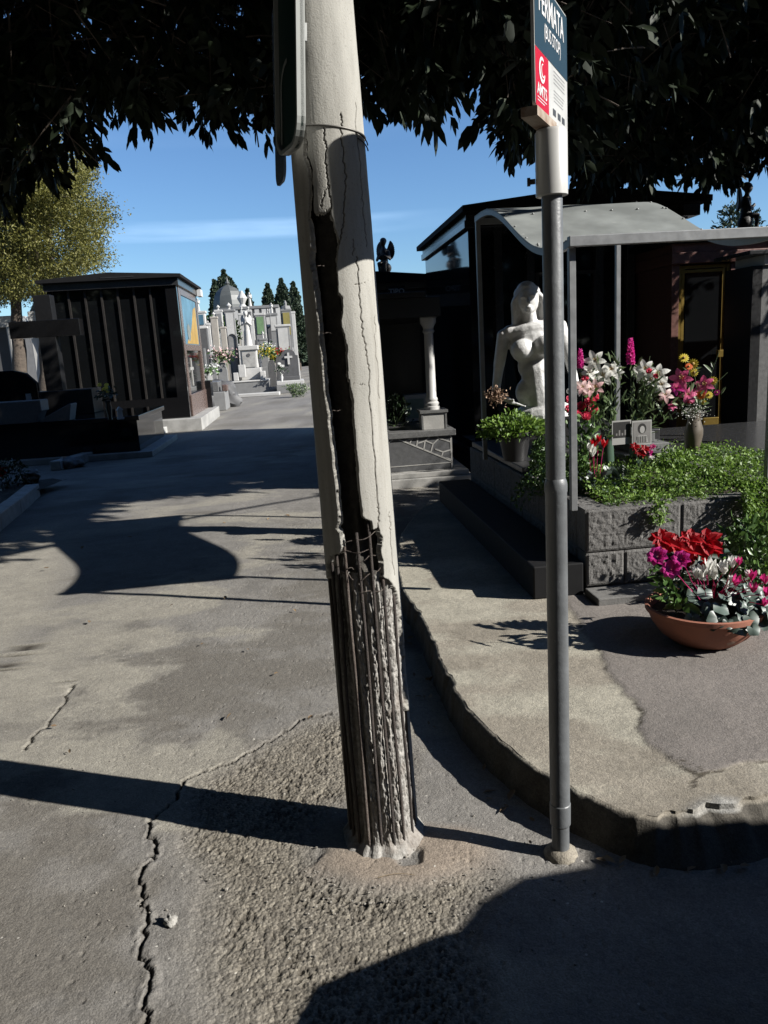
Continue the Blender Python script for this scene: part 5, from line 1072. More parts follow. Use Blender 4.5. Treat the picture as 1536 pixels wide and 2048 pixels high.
# ---- brown granite mausoleum with gilt door
BL_ = at(1338, 880, 9.0); BO2 = (BL_.x, BL_.y, 0)
t = thing('mausoleum', 'reddish granite mausoleum with gilt framed glass door, right of the black one', 'mausoleum', BO2, ANG)
ob('base', MB().box(-0.05, 3.2, -0.5, 2.6, 0, 0.40), MATS['dark_granite'], t, bevel=0.01)
ob('wall', MB().box(0, 0.09, 0, 2.5, 0.401, 2.275).box(0.70, 3.1, 0, 2.5, 0.401, 2.275).box(0.091, 0.699, 0.10, 2.5, 0.401, 2.275), MATS['red_granite'], t, bevel=0.006)
ob('lintel', MB().box(-0.03, 3.15, -0.06, 2.55, 2.276, 2.40).box(-0.01, 3.1, -0.02, 2.5, 2.401, 2.50), MATS['red_granite'], t, bevel=0.008)
ob('roof', MB().box(-0.12, 3.25, -0.10, 2.65, 2.501, 2.57), MATS['roof_black'], t, bevel=0.006)
for (x0, x1) in ((0.09, 0.70),):
    dr = ob('door', MB().box(x0 + .1, x1 - .1, 0.05, 0.08, 0.46, 2.23), MATS['dark_glass'], t)
    fm = MB(); 
    for e_, o_ in ((0.0, 0.0), (0.045, 0.015)): fm.box(x0 + e_, x0 + e_ + .035, .02 + o_, .075, .41, 2.265).box(x1 - e_ - .035, x1 - e_, .02 + o_, .075, .41, 2.265).box(x0 + e_ + .0355, x1 - e_ - .0355, .02 + o_, .075, 2.225 - e_, 2.26 - e_)
    ob('door_frame', fm.box(x0 + .081, x1 - .081, .025, .075, .41, .52), MATS['brass'], dr, bevel=0.003); ob('handle', MB().box(x1 - .14, x1 - .04, -0.03, 0.019, 1.22, 1.30), MATS['brass'], dr, bevel=0.003)
# ---- dark granite tomb wall far right, white capped
PL_ = at(1492, 905, 7.9); t = thing('tomb', 'dark granite tomb block with pale top course at the right edge behind the canopy post', 'tomb', (PL_.x, PL_.y, 0), ANG)
ob('block', MB().box(0, .10, 0, .5, 0.0, 2.13), MATS['black_granite_dull'], t); ob('face', MB().box(0.101, 1.6, 0, .5, 0.0, 2.13), MATS['grey_granite'], t); ob('course', MB().box(0.10, 1.62, -.03, .5, 2.131, 2.23), MATS['white_marble'], t, bevel=.006)
ob('cap', MB().box(-.10, 1.7, -.10, .57, 2.231, 2.27), MATS['dark_granite'], t, bevel=.006); ob('door_frame', MB().box(0.56, 0.62, -.03, -.001, .5, 1.75), MATS['brass'], t); ob('door', MB().box(0.621, 1.2, -.02, -.001, .5, 1.75), MATS['bronze_trim'], t)
mb = MB().box(0, 3.2, 0, 2.0, 0, 0.36).box(0.0, 3.2, .25, 2.0, .361, .46)
PF = L2W(PO, GW + 0.12, 1.5, 0); o = mesh_thing('tomb_platform', mb, MATS['dark_granite'], 'low dark granite stepped platform right of the grave, in front of the gilt door', 'platform', (PF.x, PF.y, kz), ANG, bevel=.01)
# ---- winged figures
mat('dark_bronze', (0.05, 0.048, 0.05), 0.6, ns=12, var=0.4, bump=0.3, bs=40)
def winged(scale=1.0, seated=True, wing=1.0):
    S = []; C_ = lambda a, b, r0, r1: S.append(('c', a, b, r0, r1)); E_ = lambda c, r, sc: S.append(('e', c, r, sc))
    if seated:
        E_((0, 0, .10), .16, (1.1, .9, .9)); C_((0, 0, .2), (0.0, 0, .50), .10, .095); C_((-.06, -.05, .22), (-.08, -.2, .20), .055, .045); C_((-.08, -.2, .20), (-.07, -.2, .0), .04, .03); C_((.06, -.05, .22), (.08, -.2, .22), .055, .045); C_((.08, -.2, .22), (.09, -.2, .02), .04, .03)
        zb_ = .52
    else:
        C_((0, 0, 0.02), (0, 0, .55), .17, .11); C_((0.05, -.05, 0), (.03, -.02, .5), .08, .07); C_((0, 0, .55), (0, 0, .95), .10, .115); zb_ = .98; C_((-.1, -.02, 0.05), (-.06, 0, .5), .06, .07)
    C_((0, 0, zb_), (0, -.02, zb_ + .12), .05, .045); E_((0, -.03, zb_ + .2), .085, (.9, 1, 1.15)); E_((0, 0, zb_ + .23), .09, (.95, 1, .9))
    C_((-.11, 0, zb_ - .03), (-.17, -.06, zb_ - .22), .045, .035); C_((-.17, -.06, zb_ - .22), (-.03, -.15, zb_ - .12), .033, .025)
    C_((.11, 0, zb_ - .03), (.17, -.06, zb_ - .22), .045, .035); C_((.17, -.06, zb_ - .22), (.03, -.15, zb_ - .10), .033, .025)
    for s_ in (-1, 1):
        for k in range(12):
            a = radians(72 - k * 11.5); Lw = .27 - .009 * k; C_((s_ * .05, .08, zb_ - .06), (s_ * (.05 + Lw * .62 * wing * cos(a) + .04), .13, zb_ - .04 + Lw * wing * sin(a)), .038, .024)
    return sculpt(S, .016, 1)
def put(name, me, m, label, cat, loc, sc, rz=0, group=None):
    o = link(name, me, m); o.location = loc; o.scale = (sc, sc, sc); o.rotation_euler = (0, 0, rz); return tag(o, label, cat, group)
cher = winged(seated=True); 
# ---- back mausoleum with lettering, statue on top
Q = at(768, 540, 13.0); bx0 = at(745, 560, 13).x; bx1 = at(872, 560, 13).x; zt = Q.z
t = thing('mausoleum', 'small black mausoleum under a winged statue, just right of the concrete pole', 'mausoleum', (bx0 - .9, 13.0, 0), ANG)
W_ = bx1 - bx0 + .9
ob('wall', MB().box(0, W_, 0, 2.4, 0, zt - .62), MATS['black_granite_dull'], t); ob('frieze', MB().box(.02, W_ - .02, -.03, 2.4, zt - .619, zt - .42), MATS['old_marble'], t); ob('band', MB().box(-.04, W_ + .04, -.06, 2.4, zt - .30, zt - .2), MATS['grey_granite'], t, bevel=.006)
ob('recess', MB().box(.03, W_ - .03, 0, 2.4, zt - .419, zt - .301), MATS['black_granite_dull'], t); ob('roof', gable(-.14, W_ + .14, -.2, 2.5, zt - .199, zt - .09, .07), MATS['roof_black'], t, bevel=.006)
sg = at(778, 590, 12.7); t2 = thing('name_board', 'dark board lettered TIPO under the roof of the small mausoleum', 'sign', sg, ANG); ob('board', MB().box(-.03, .26, 0, .03, -.02, .135), MATS['dark_granite'], t2); ob('lettering', text_mb('TIPO', .115, (0.0, -.004, .012), (1, 0, 0), (0, 0, 1), 1.0, .001, bold=.003), MATS['letter_white'], t2)
put('roof_statue', cher, MATS['dark_bronze'], 'small dark winged statue sitting on the roof just right of the concrete pole', 'statue', at(770, 545, 13.2), 0.66, radians(-20), 'winged statues on the mausoleum roofs')
o = put('roof_statue', cher, MATS['dark_bronze'], 'dark winged statue on the roof behind the canopy beam at the far right', 'statue', at(1490, 456, 10.2), 0.66, radians(70), 'winged statues on the mausoleum roofs')
# ---- open shrine with white column
SO = L2W((0, 0, 0), 0, 0); cA = at(908, 945, 8.66); SX1 = cA.x; t = thing('shrine', 'open black roofed family tomb with crazy paved front and a white column on its corner', 'tomb', (SX1 - 1.25, 8.60, 0), radians(4))
ob('step', MB().box(-.1, 1.44, -.22, 2.6, 0, .11).box(-.06, 1.40, -.16, 2.6, .111, .165), MATS['old_marble'], t, bevel=.006)
mat('shrine_grey', (0.13, 0.132, 0.135), .45, ns=20, speck=(.2, .2, .2)); pl_ = ob('plinth', MB().box(0, 1.25, 0, 2.4, .166, .545), MATS['shrine_grey'], t); ob('plinth_cap', MB().box(-.03, 1.29, -.03, 2.43, .546, .615), MATS['grey_granite'], t, bevel=.005)
# mortar lines of the paved triangle: raised strips
cz = MB(); 
def strip(a, b, w2=.007):
    a = Vector((a[0], 0, a[1])); b = Vector((b[0], 0, b[1])); d = (b - a).normalized(); n_ = Vector((-d.z, 0, d.x)) * w2 / 1
    vs = [a + n_, a - n_, b - n_, b + n_]; cz.add([v + Vector((0, -.004, 0)) for v in vs] + [v + Vector((0, .002, 0)) for v in vs], [(0, 1, 2, 3), (7, 6, 5, 4), (0, 3, 7, 4), (3, 2, 6, 7), (2, 1, 5, 6), (1, 0, 4, 5)])
strip((.0, .225), (1.245, .235), .005); strip((1.235, .166), (1.235, .545), .009); strip((.64, .54), (1.235, .25), .008); strip((.58, .54), (.0, .25), .008)
for a, b in [((.70, .51), (.80, .545)), ((.76, .48), (.80, .54)), ((.84, .44), (.86, .54)), ((.86, .48), (.94, .50)), ((.94, .50), (.92, .40)), ((.94, .50), (1.0, .545)), ((1.0, .37), (1.03, .46)), ((1.03, .46), (1.1, .52)), ((1.03, .46), (.95, .50)), ((1.1, .52), (1.23, .47)), ((1.1, .52), (1.08, .545)), ((1.05, .40), (1.14, .36)), ((1.14, .36), (1.23, .38)), ((1.14, .36), (1.12, .31)), ((1.23, .27), (1.17, .29)), ((.4, .46), (.45, .545)), ((.4, .46), (.25, .50)), ((.25, .5), (.2, .545)), ((.25, .5), (.15, .36)), ((.1, .42), (.0, .45)), ((.3, .41), (.25, .5))]: strip(a, b)
ob('mortar_lines', cz, MATS['old_marble'], pl_)
for x in (0.13, 1.07):
    pd_ = ob('pedestal', MB().box(x - .14, x + .14, .10, .38, .616, .80), MATS['old_marble'], t); ob('pedestal_frame', MB().box(x - .145, x - .125, .094, .10, .618, .80).box(x + .125, x + .145, .094, .10, .618, .80).box(x - .16, x + .16, .08, .40, .801, .83), MATS['white_marble'] if False else MATS['grey_granite'], pd_)
    ob('column', MB().lathe([(.092, .831), (.092, .865), (.080, .872), (.084, .885), (.084, .905), (.066, .925), (.070, .94), (.070, .955), (.0575, .975), (.052, 1.68), (.056, 1.69), (.066, 1.70), (.066, 1.72), (.058, 1.73), (.064, 1.76), (.09, 1.80), (.092, 1.85), (.092, 1.86)], (x, .24, 0), 28), MATS['white_marble'], t, smooth=40)
ob('roof_slab', MB().box(-.1, 1.18, -.02, 2.4, 1.861, 2.07).box(-.16, 1.02, -.08, 2.45, 2.071, 2.13), MATS['black_granite_dull'], t, bevel=.006)
ob('back_wall', MB().box(0.02, 1.2, 2.0, 2.2, .616, 1.86).box(.02, .10, .6, 1.99, .616, 1.86), MATS['black_granite_dull'], t)
ob('cabinet', MB().box(.86, 1.16, 1.2, 1.5, .616, .95), MATS['white_marble'], t); ob('panel', MB().box(.88, 1.10, 1.18, 1.199, .66, .90), MATS['green_box'], t)
vb_ = Vector((SX1 - .62, 9.4, .617)); shrub('dark_plant', 'plant in the deep shade inside the open black tomb', 'plant', vb_, (.22, .2, .35), 260, .06, .02, 'leaf_dark')
# silver-grey drape-like leaf rosette at mausoleum corner
# ================================================================== LEFT SIDE
LC = at(378, 838, 17.6); LO = (LC.x + .04, 17.6, 0); t = thing('mausoleum', 'black mausoleum with glazed front of narrow pilasters and coloured picture on its side', 'mausoleum', LO, ANG)
def lx(x): return -x
Wm, Dm, Hm = 2.75, 3.4, 3.18
ob('base_step', MB().box(-Wm - .3, .28, -.35, Dm + .2, 0, .28), MATS['old_marble'], t, bevel=.01)
ob('plinth', MB().box(-Wm, 0, 0, Dm, .281, .75), MATS['black_granite'], t); ob('wall', MB().box(-Wm, -.12, .12, Dm - .12, .751, Hm), MATS['dark_glass'], t)
for i, x in enumerate(np.linspace(-Wm + .05, -.26, 8)): ob('pilaster', MB().box(x, x + .04, .075, .119, .751, Hm), MATS['bronze_trim'], t)
ob('corner_pier', MB().box(-.24, 0, 0, .20, .751, Hm), MATS['black_granite'], t); ob('corner_pier', MB().box(-.14, 0.01, Dm - .25, Dm, .751, Hm), MATS['pink_granite'], t)
ob('corner_pier', MB().box(-Wm, -Wm + .045, 0, .119, .751, Hm), MATS['black_granite'], t)
ob('side_frame', MB().box(-.119, .01, .201, .50, .751, Hm).box(-.119, .012, .501, Dm - .251, 1.78, 1.92).box(-.119, .012, .501, Dm - .251, 3.02, Hm), MATS['pink_granite'], t)
sp = ob('picture_panel', MB().box(-.119, -.01, .501, Dm - .251, 1.921, 3.019), mat('picture_blue', (0.14, 0.30, 0.42), 0.3, ns=2, var=0.4), t)
pm = MB(); pp_ = [(.9, 1.94), (3.0, 1.94), (3.0, 2.88), (2.5, 2.80), (2.1, 2.45), (1.7, 2.2), (1.2, 2.05)]; pm.prism(pp_, 'x', -.009, -.005); ob('ochre_field', pm, mat('picture_ochre', (0.58, 0.36, 0.08), 0.4, ns=3, var=0.3), sp)
pm = MB(); pm.prism([(1.35 + .26 * cos(a), 2.2 + .2 * sin(a)) for a in np.linspace(0, 2 * pi, 20)[:-1]], 'x', -.0045, -.002); ob('round_figure', pm, mat('picture_grey', (0.30, 0.33, 0.30), 0.4, ns=6, var=0.4), sp)
sdoor = ob('side_door', MB().box(-.119, -.03, .501, Dm - .251, .751, 1.779), MATS['dark_glass'], t); ob('cross', MB().box(-.029, -.01, 1.2, 1.28, .95, 1.6).box(-.029, -.01, .98, 1.5, 1.32, 1.39), MATS['old_marble'], sdoor)
ob('side_slab', MB().box(.001, .03, .3, Dm - .1, .282, .78), MATS['pink_granite'], t, bevel=.004)
ob('frieze', MB().box(-Wm - .05, .06, -.05, Dm + .05, Hm + .001, Hm + .16), MATS['dark_granite'], t, bevel=.006)
ob('roof', gable(-Wm - .16, .14, -.16, Dm + .14, Hm + .161, Hm + .255, .07), MATS['roof_black'], t, bevel=.006); ob('gutter_end', MB().box(.07, .17, Dm - .35, Dm + .1, Hm - .02, Hm + .15), MATS['white_paint'], t)
ob('lettering', text_mb('FAM. ....', .12, (-1.75, -.165, Hm + .18), (1, 0, 0), (0, 0, 1), .9, .002) if False else MB().box(-1.55, -.85, -.168, -.161, Hm + .205, Hm + .225), MATS['dark_granite'], t)
# ---- black box tombs and cross
G1 = gp(285, 905, 0.06); t = thing('box_tomb', 'polished black box tomb at the kerb in front of the left mausoleum', 'grave', (G1.x, G1.y - .1, 0), ANG)
ob('foot', MB().box(-4.6, .22, -.15, 2.6, 0, .10), MATS['old_marble'], t, bevel=.01); ob('box', MB().box(-4.5, 0, 0, 2.4, .101, .62), MATS['black_granite'], t, bevel=.006); ob('lid', MB().box(-4.56, .05, -.05, 2.45, .621, .70), MATS['black_granite'], t, bevel=.006)
ob('headblock', MB().box(-2.35, -1.05, 1.5, 2.2, .701, 1.15), MATS['black_granite_dull'], t, bevel=.01)
gz = .70; GA = lambda x, y, Yy: at(x, y, Yy)
cc = GA(105, 700, 14.6); t = thing('grave_cross', 'tall thick black granite cross standing on the box tomb at the left', 'cross', (cc.x - .03, 14.6, gz + .002), ANG)
sc_ = 14.6 / 12; ob('upright', MB().box(-.15, .15, -.12, .14, 0, 2.96 - gz - .1), MATS['black_granite_dull'], t, bevel=.004); ob('crossbar', MB().box(-.64, .60, -.123, .143, 1.42, 1.72), MATS['black_granite'], t, bevel=.004)
c = GA(20, 770, 13.2); t = thing('headstone', 'low black headstone with arched top at the left edge', 'headstone', (c.x - .1, 13.6, gz + .002), ANG)
ob('slab', MB().prism([(-.5, 0), (.36, 0), (.36, .62), (.2, .80), (0, .86), (-.5, .86)], 'y', 0, .12), MATS['black_granite'], t, bevel=.005); ob('plaque', MB().box(.15, .24, -.006, -.001, .2, .45), MATS['old_marble'], t)
c = GA(45, 800, 12.9); mesh_thing('stone_basin', MB().prism([(-.46, 0), (.24, 0), (.32, .16), (.36, .18), (.36, .36), (-.46, .36)], 'y', 0, .4), MATS['grey_granite'], 'rough grey stone basin on the black tomb at the left edge', 'basin', (c.x, 12.7, gz + .002), ANG, bevel=.01)
c = GA(115, 800, 12.9); mesh_thing('open_book', MB().prism([(-.25, 0), (.20, .0), (.26, .26), (.24, .27), (-.26, .04)], 'y', 0, .35), MATS['grey_granite'], 'tilted pale stone tablet beside the basin on the black tomb', 'stone tablet', (c.x, 12.75, gz + .002), ANG, bevel=.006)
def vase_small(x, y, Yy, lab, flc, n=9, h=.22, mm='white_marble', z=gz):
    c = GA(x, y, Yy); c.z = z + .002; t = thing('flower_vase', lab, 'vase', c); ob('vase', MB().lathe([(.04, 0), (.03, .03), (.05, h * .6), (.035, h * .85), (.05, h)], n=20), MATS[mm], t, smooth=50)
    P = np.array([(fr.gauss(0, .08), fr.gauss(0, .06), h + .12 + fr.gauss(0, .06)) for _ in range(60)]); foliage('foliage', P * [1, 1, .95], RNG.normal(size=(60, 3)) + [0, 0, .5], np.full(60, .08), np.full(60, .03), MATS['leaf_dark'], t)
    for k in range(n): q = (fr.gauss(0, .06), fr.gauss(-.03, .04), h + .2 + fr.gauss(0, .05)); ob('flower', daisy(q, (0, -1, .6), .045, 10), MATS[flc], t)
    return t
vase_small(208, 745, 12.4, 'vase of yellow flowers in the shade in front of the left mausoleum', 'petal_yellow', 6, .3, 'black_granite_dull')
c = GA(233, 775, 12.3); c.z = gz + .002; mesh_thing('grave_lantern', MB().box(-.05, .05, -.05, .05, 0, .03).box(-.035, .035, -.035, .035, .031, .14).prism([(-.05, .141), (.05, .141), (0, .2)], 'y', -.05, .05), MATS['white_paint'], 'small white grave lantern beside the yellow flower vase', 'lantern', c, .5, bevel=.003)
c = at(122, 690, 19.5); t = thing('aedicule', 'small pale niche tomb with a white figure, seen between the cross and the mausoleum', 'tomb', (c.x, 19.6, 0)); ob('body', MB().box(-.5, .5, 0, .6, 0, 1.5), MATS['dark_granite'], t); ob('niche', MB().box(-.13, .13, -.02, -.001, 1.6 - .2, 1.5), MATS['old_marble'], t)
t = thing('niche_tomb', 'small grey arched niche with white candle right of the big black cross', 'tomb', at(118, 672, 18.5)); ob('niche', MB().box(-.10, .10, 0, .1, 0, .30), MATS['grey_granite'], t); ob('candle', MB().lathe([(.03, .02), (.03, .16)], (0, -.04, 0), 12), MATS['white_paint'], t)
def rock(r, sc, seed, z0):
    mb = MB().ball((0, 0, z0), r, 34, sc); out = []
    for v in mb.v:
        d = Vector(v) / r * .9 + Vector((seed * 3.1, seed, 0)); k = 1 + .55 * mnoise.noise(d * 1.1) + .28 * mnoise.noise(d * 2.9) + .12 * mnoise.noise(d * 7)
        out.append((v[0] * k, v[1] * k, z0 + (v[2] - z0) * k))
    mb.v = out; return mb
# ---- left kerb, kerb of graves, bed
kp = [gp(x, y, .16) for x, y in [(-60, 1078), (0, 1030), (40, 1000), (78, 968)]]
mat('kerb_stone', (0.55, 0.55, 0.53), 0.8, ns=9, var=0.3, bump=0.3, bs=40)
def kerb(pts, w_, h, label, name='kerb', L=0.9):
    t = thing(name, label, 'kerb', (pts[0].x, pts[0].y, 0)); O_ = Vector((pts[0].x, pts[0].y, 0))
    for a, b in zip(pts[:-1], pts[1:]):
        a = Vector((a.x, a.y, 0)); b = Vector((b.x, b.y, 0)); d = (b - a); n_ = max(1, int(d.length / L)); d_u = d.normalized(); s_n = Vector((-d_u.y, d_u.x, 0))
        for i in range(n_):
            p = a + d * (i / n_) + d_u * .004; q = a + d * ((i + 1) / n_) - d_u * .004; vs = [p, q, q + s_n * w_, p + s_n * w_]; hh_ = h + fr.uniform(-.006, .006)
            ob('kerbstone', MB().add([v - O_ for v in vs] + [v - O_ + Vector((0, 0, hh_)) for v in vs], [(3, 2, 1, 0), (4, 5, 6, 7), (0, 1, 5, 4), (1, 2, 6, 5), (2, 3, 7, 6), (3, 0, 4, 7)]), MATS['kerb_stone'], t, bevel=.012)
    return t
kerb(kp, .16, .17, 'short run of pale kerbstones round the flower bed at the left edge')
kp2 = [gp(x, y, .12) for x, y in [(120, 925), (190, 905), (262, 880), (305, 862), (402, 838), (455, 797)]]
kerb(kp2, .18, .14, 'pale kerb running along the graves on the left towards the angel monument')
bedc = gp(20, 985, .05); mb = MB(); 
for i in range(24):
    for j in range(24): mb.v.append((-1.6 * i / 23, -1.6 + 3.2 * j / 23, .10 + .05 * mnoise.noise(Vector((i * .4, j * .4, 3)))))
mb.f = [(i * 24 + j, i * 24 + j + 1, (i + 1) * 24 + j + 1, (i + 1) * 24 + j) for i in range(23) for j in range(23)]
o = ob('flower_bed', mb, MATS['soil'], smooth=180); o.location = (kp[2].x - .22, kp[2].y + .3, 0); tag(o, kind='structure')
c = gp(64, 962, .12); mesh_thing('stone', rock(.11, (1.2, .9, .75), 4, .06), MATS['grey_granite'], 'grey fieldstone at the end of the short kerb on the left', 'stone', c, smooth=180)
c = gp(15, 975, .1); sh = shrub('bed_plant', 'low plant with a red flower in the bed behind the left kerb', 'plant', c, (.35, .3, .3), 500, .06, .025, 'leaf_dark'); ob('flower', poinsettia((.02, -.15, .22), (0, -1, .6), .09), MATS['petal_red'], sh); ob('flower', poinsettia((-.16, -.15, .28), (0, -1, .6), .09), MATS['petal_red'], sh)
c = gp(140, 935, .0); mesh_thing('rubble_stone', rock(.17, (1.4, .9, .6), 8, .06), MATS['grey_granite'], 'dark rough stone lying at the foot of the black box tomb', 'stone', c, smooth=180)
# ================================================================== THE CEMETERY BEYOND
mat('bg_white', (0.66, 0.65, 0.62), 0.7, ns=3, var=0.15, bump=0.2, bs=20); mat('bg_grey', (0.28, 0.28, 0.275), 0.7, ns=4, var=0.2); mat('bg_dark', (0.11, 0.11, 0.112), 0.6, ns=5, var=0.2); mat('bg_beige', (0.50, 0.46, 0.40), 0.8, ns=4, var=0.2)
mat('bg_green', (0.20, 0.34, 0.16), 0.6, ns=4, var=0.2); mat('bg_ochre', (0.36, 0.30, 0.08), 0.6, ns=4, var=0.2); mat('bg_lead', (0.12, 0.13, 0.125), 0.5, ns=1.5, var=0.2)
def gx(zx, zy): return (380 + zx / 5.908, 500 + zy / 5.908)      # reading from an enlarged crop
angel = winged(seated=False, wing=.75)
class Tm:
    """tomb measured from the photograph: centre column, depth"""
    def __init__(s, name, label, cat, zx, Y, zyb, group=None, rz=None):
        x, y = gx(zx, zyb); s.Y = Y; s.px = x; P = at(x, 770, Y); s.P = P; s.t = thing(name, label, cat, (P.x, Y, 0), radians(6) if rz is None else rz, group); s.k = Y / FPX * 1.0
    def z(s, zy): return max(0.0, at(s.px, 500 + zy / 5.908, s.Y).z)
    def w(s, dz): return dz / 5.908 * s.k
    def box(s, nm, m, w, d, zt, zb, dx=0, dy=0, bv=.02): return ob(nm, MB().box(dx - w / 2, dx + w / 2, dy, dy + d, zb, zt), MATS[m], s.t, bevel=bv)
# angel monument
T = Tm('angel_monument', 'white marble angel monument on a stepped plinth, facing the end of the path', 'monument', 715, 32, 1700)
z0 = T.z(1690); T.box('base', 'bg_grey', T.w(430), 2.4, T.z(1560), 0); T.box('base_top', 'bg_white', T.w(440), 2.45, T.z(1540), T.z(1559), dy=-.03)
for dx in (-T.w(160), T.w(150)): T.box('side_block', 'bg_white', T.w(60), .5, T.z(1440), T.z(1538), dx=dx, dy=.1)
T.box('step', 'bg_white', T.w(260), 1.6, T.z(1400), T.z(1538), dy=.5); pdl = T.box('pedestal', 'bg_white', T.w(190), 1.2, T.z(1180), T.z(1399), dy=.65); T.box('cornice', 'bg_white', T.w(230), 1.35, T.z(1125), T.z(1179), dy=.57)
ob('panel', MB().box(-T.w(75), T.w(75), .62, .649, T.z(1385), T.z(1200)), MATS['old_marble'], pdl); ob('medallion', MB().cyl((0, .62, T.z(1240)), (0, .60, T.z(1240)), .07, n=16), MATS['bg_dark'], pdl)
hA = T.z(690) - T.z(1124); o = link('angel', angel, MATS['bg_white'], T.t, world=False); s_ = hA / 1.30; o.scale = (s_ * 1.0, s_, s_); o.location = (0, 1.2, T.z(1124))
T.box('photo_block', 'bg_white', T.w(80), .3, T.z(1350), T.z(1500), dx=-T.w(85), dy=.12)
T = Tm('stele', 'tall dark round-topped stele at the left of the angel monument', 'headstone', 553, 33, 1450); hw = T.w(45); zt_ = T.z(990)
ob('slab', MB().prism([(-hw, T.z(1460)), (hw, T.z(1460))] + [(hw * cos(a), zt_ - hw + hw * sin(a)) for a in np.linspace(0, pi, 14)], 'y', 0, .8), MATS['bg_grey'], T.t); ob('rim', MB().prism([(-hw * 1.03 + .0, 0), (hw * 1.03, 0), (hw * 1.03, T.z(1461)), (-hw * 1.03, T.z(1461))], 'y', -.1, .9), MATS['bg_dark'], T.t)
ob('dark_edge', MB().prism([(-hw * 1.1, T.z(1459)), (-hw * .93, T.z(1459))] + [(hw * .93 * cos(a), zt_ - hw + hw * .93 * sin(a)) for a in np.linspace(pi, 0, 14)] + [(hw * .93, T.z(1459)), (hw * 1.1, T.z(1459))] + [(hw * 1.1 * cos(a), zt_ - hw + hw * 1.1 * sin(a)) for a in np.linspace(0, pi, 14)], 'y', -.05, -.001), MATS['bg_dark'], T.t)
# cross headstone
T = Tm('headstone', 'dark headstone with rounded top and raised white cross, just left of the concrete pole', 'headstone', 1190, 33, 1540); hw = T.w(108)
ob('slab', MB().prism([(-hw, T.z(1500)), (hw, T.z(1500)), (hw, T.z(1250)), (hw * .75, T.z(1240))] + [(hw * .75 * cos(a), T.z(1240) + (T.z(1170) - T.z(1240)) * sin(a)) for a in np.linspace(0.1, pi - .1, 9)] + [(-hw * .75, T.z(1240)), (-hw, T.z(1250))], 'y', 0, .35), MATS['bg_dark'], T.t)
ob('cross', MB().box(-T.w(12), T.w(12), -.06, -.002, T.z(1350), T.z(1210)).box(-T.w(45), -T.w(12.2), -.06, -.002, T.z(1275), T.z(1250)).box(T.w(12.2), T.w(45), -.06, -.002, T.z(1275), T.z(1250)), MATS['bg_white'], T.t)
T.box('base', 'bg_grey', T.w(320), 2.0, T.z(1580), 0, dy=-1.2); T.box('slab_top', 'bg_white', T.w(310), 1.9, T.z(1535), T.z(1579), dy=-1.15); T.box('rough_base', 'bg_dark', T.w(230), .8, T.z(1490), T.z(1534), dy=-.3)
v = vase_small(1, 1, 1, 'white vase with pale flowers on the slab in front of the white cross headstone', 'petal_white', 5, .2, 'white_marble'); q = at(gx(1085, 1560)[0], gx(1085, 1560)[1], 31.9); v.location = q; v.scale = (1.6, 1.6, 1.6)
def pillar(label, zx, zw, zt, zb, Y, body='bg_grey', panel=None, cap='bg_white', top=None, rz=None, name='pillar_tomb', cat='tomb', panel2=None):
    T = Tm(name, label, cat, zx, Y, zb, rz=rz); w_ = T.w(zw); T.box('body', body, w_ * .92, w_ * .8, T.z(zt + 28), 0); T.box('cap', cap, w_ * 1.08, w_ * .95, T.z(zt), T.z(zt + 27.5), dy=-.04 * w_)
    T.box('foot', cap, w_ * 1.15, w_ * 1.0, T.z(zb - 20), 0.0, dy=-.08 * w_)
    if panel: ob('panel', MB().box(-w_ * .33, w_ * .33, -.03, -.002, T.z(zt + 300 if panel2 is None else panel2), T.z(zt + 45)), MATS[panel], T.t)
    if top == 'statue':
        h_ = w_ * 1.0; o = link('figure', angel.copy(), MATS['bg_white'], T.t, world=False); o.scale = (h_ / 1.3,) * 3; o.location = (0, w_ * .35, T.z(zt) - .02)
    elif top == 'pyramid': ob('finial', MB().lathe([(w_ * .5, 0), (w_ * .42, w_ * .3), (w_ * .15, w_ * .34), (w_ * .15, w_ * .6), (.02, w_ * .85)], (0, w_ * .4, T.z(zt)), 8), MATS[cap], T.t)
    elif top == 'urn': ob('urn', MB().lathe([(w_ * .2, 0), (w_ * .08, w_ * .1), (w_ * .25, w_ * .35), (w_ * .12, w_ * .5), (w_ * .02, w_ * .62)], (0, w_ * .4, T.z(zt)), 12), MATS['bg_white'], T.t)
    return T
pillar('square tomb with bright white panel and dark arched opening, right of the angel', 1150, 170, 875, 1500, 37, 'bg_grey', 'bg_white', panel2=1180)
pillar('pale tomb with tall green painted panel behind the angel', 895, 120, 740, 1250, 44, 'bg_grey', 'bg_green', 'bg_white', panel2=990)
pillar('tall white faced tomb with ornament on top directly left of the angel', 545, 125, 695, 1450, 42, 'bg_grey', 'bg_white', 'bg_grey', 'urn', panel2=1150)
pillar('tomb with mustard yellow panel and pointed top beside the concrete pole', 1205, 115, 690, 1400, 46, 'bg_grey', 'bg_ochre', 'bg_grey', 'pyramid', panel2=1000)
pillar('white niche tomb with small statue and blue panel beside the left mausoleum', 190, 150, 715, 1000, 40, 'bg_white', 'picture_blue', 'bg_white', 'statue', panel2=880)
pillar('grey box tomb with white cornice beside the left mausoleum', 210, 120, 900, 1450, 31, 'bg_dark', None, 'bg_white')
pillar('weathered beige shaft with rounded urn, left of the dark stele', 360, 85, 780, 1300, 36, 'bg_beige', None, 'bg_beige', 'urn')
pillar('slender beige shaft carrying a small figure, left of the dark stele', 455, 70, 900, 1350, 35, 'bg_beige', None, 'bg_beige', 'statue')
pillar('white shaft with small figure far behind the green panel tomb', 690, 80, 740, 1200, 50, 'bg_white', None, 'bg_white', 'statue')
pillar('white boxy tomb far behind and right of the angel', 1040, 120, 740, 1200, 48, 'bg_grey', 'bg_white', 'bg_grey', 'statue', panel2=950)
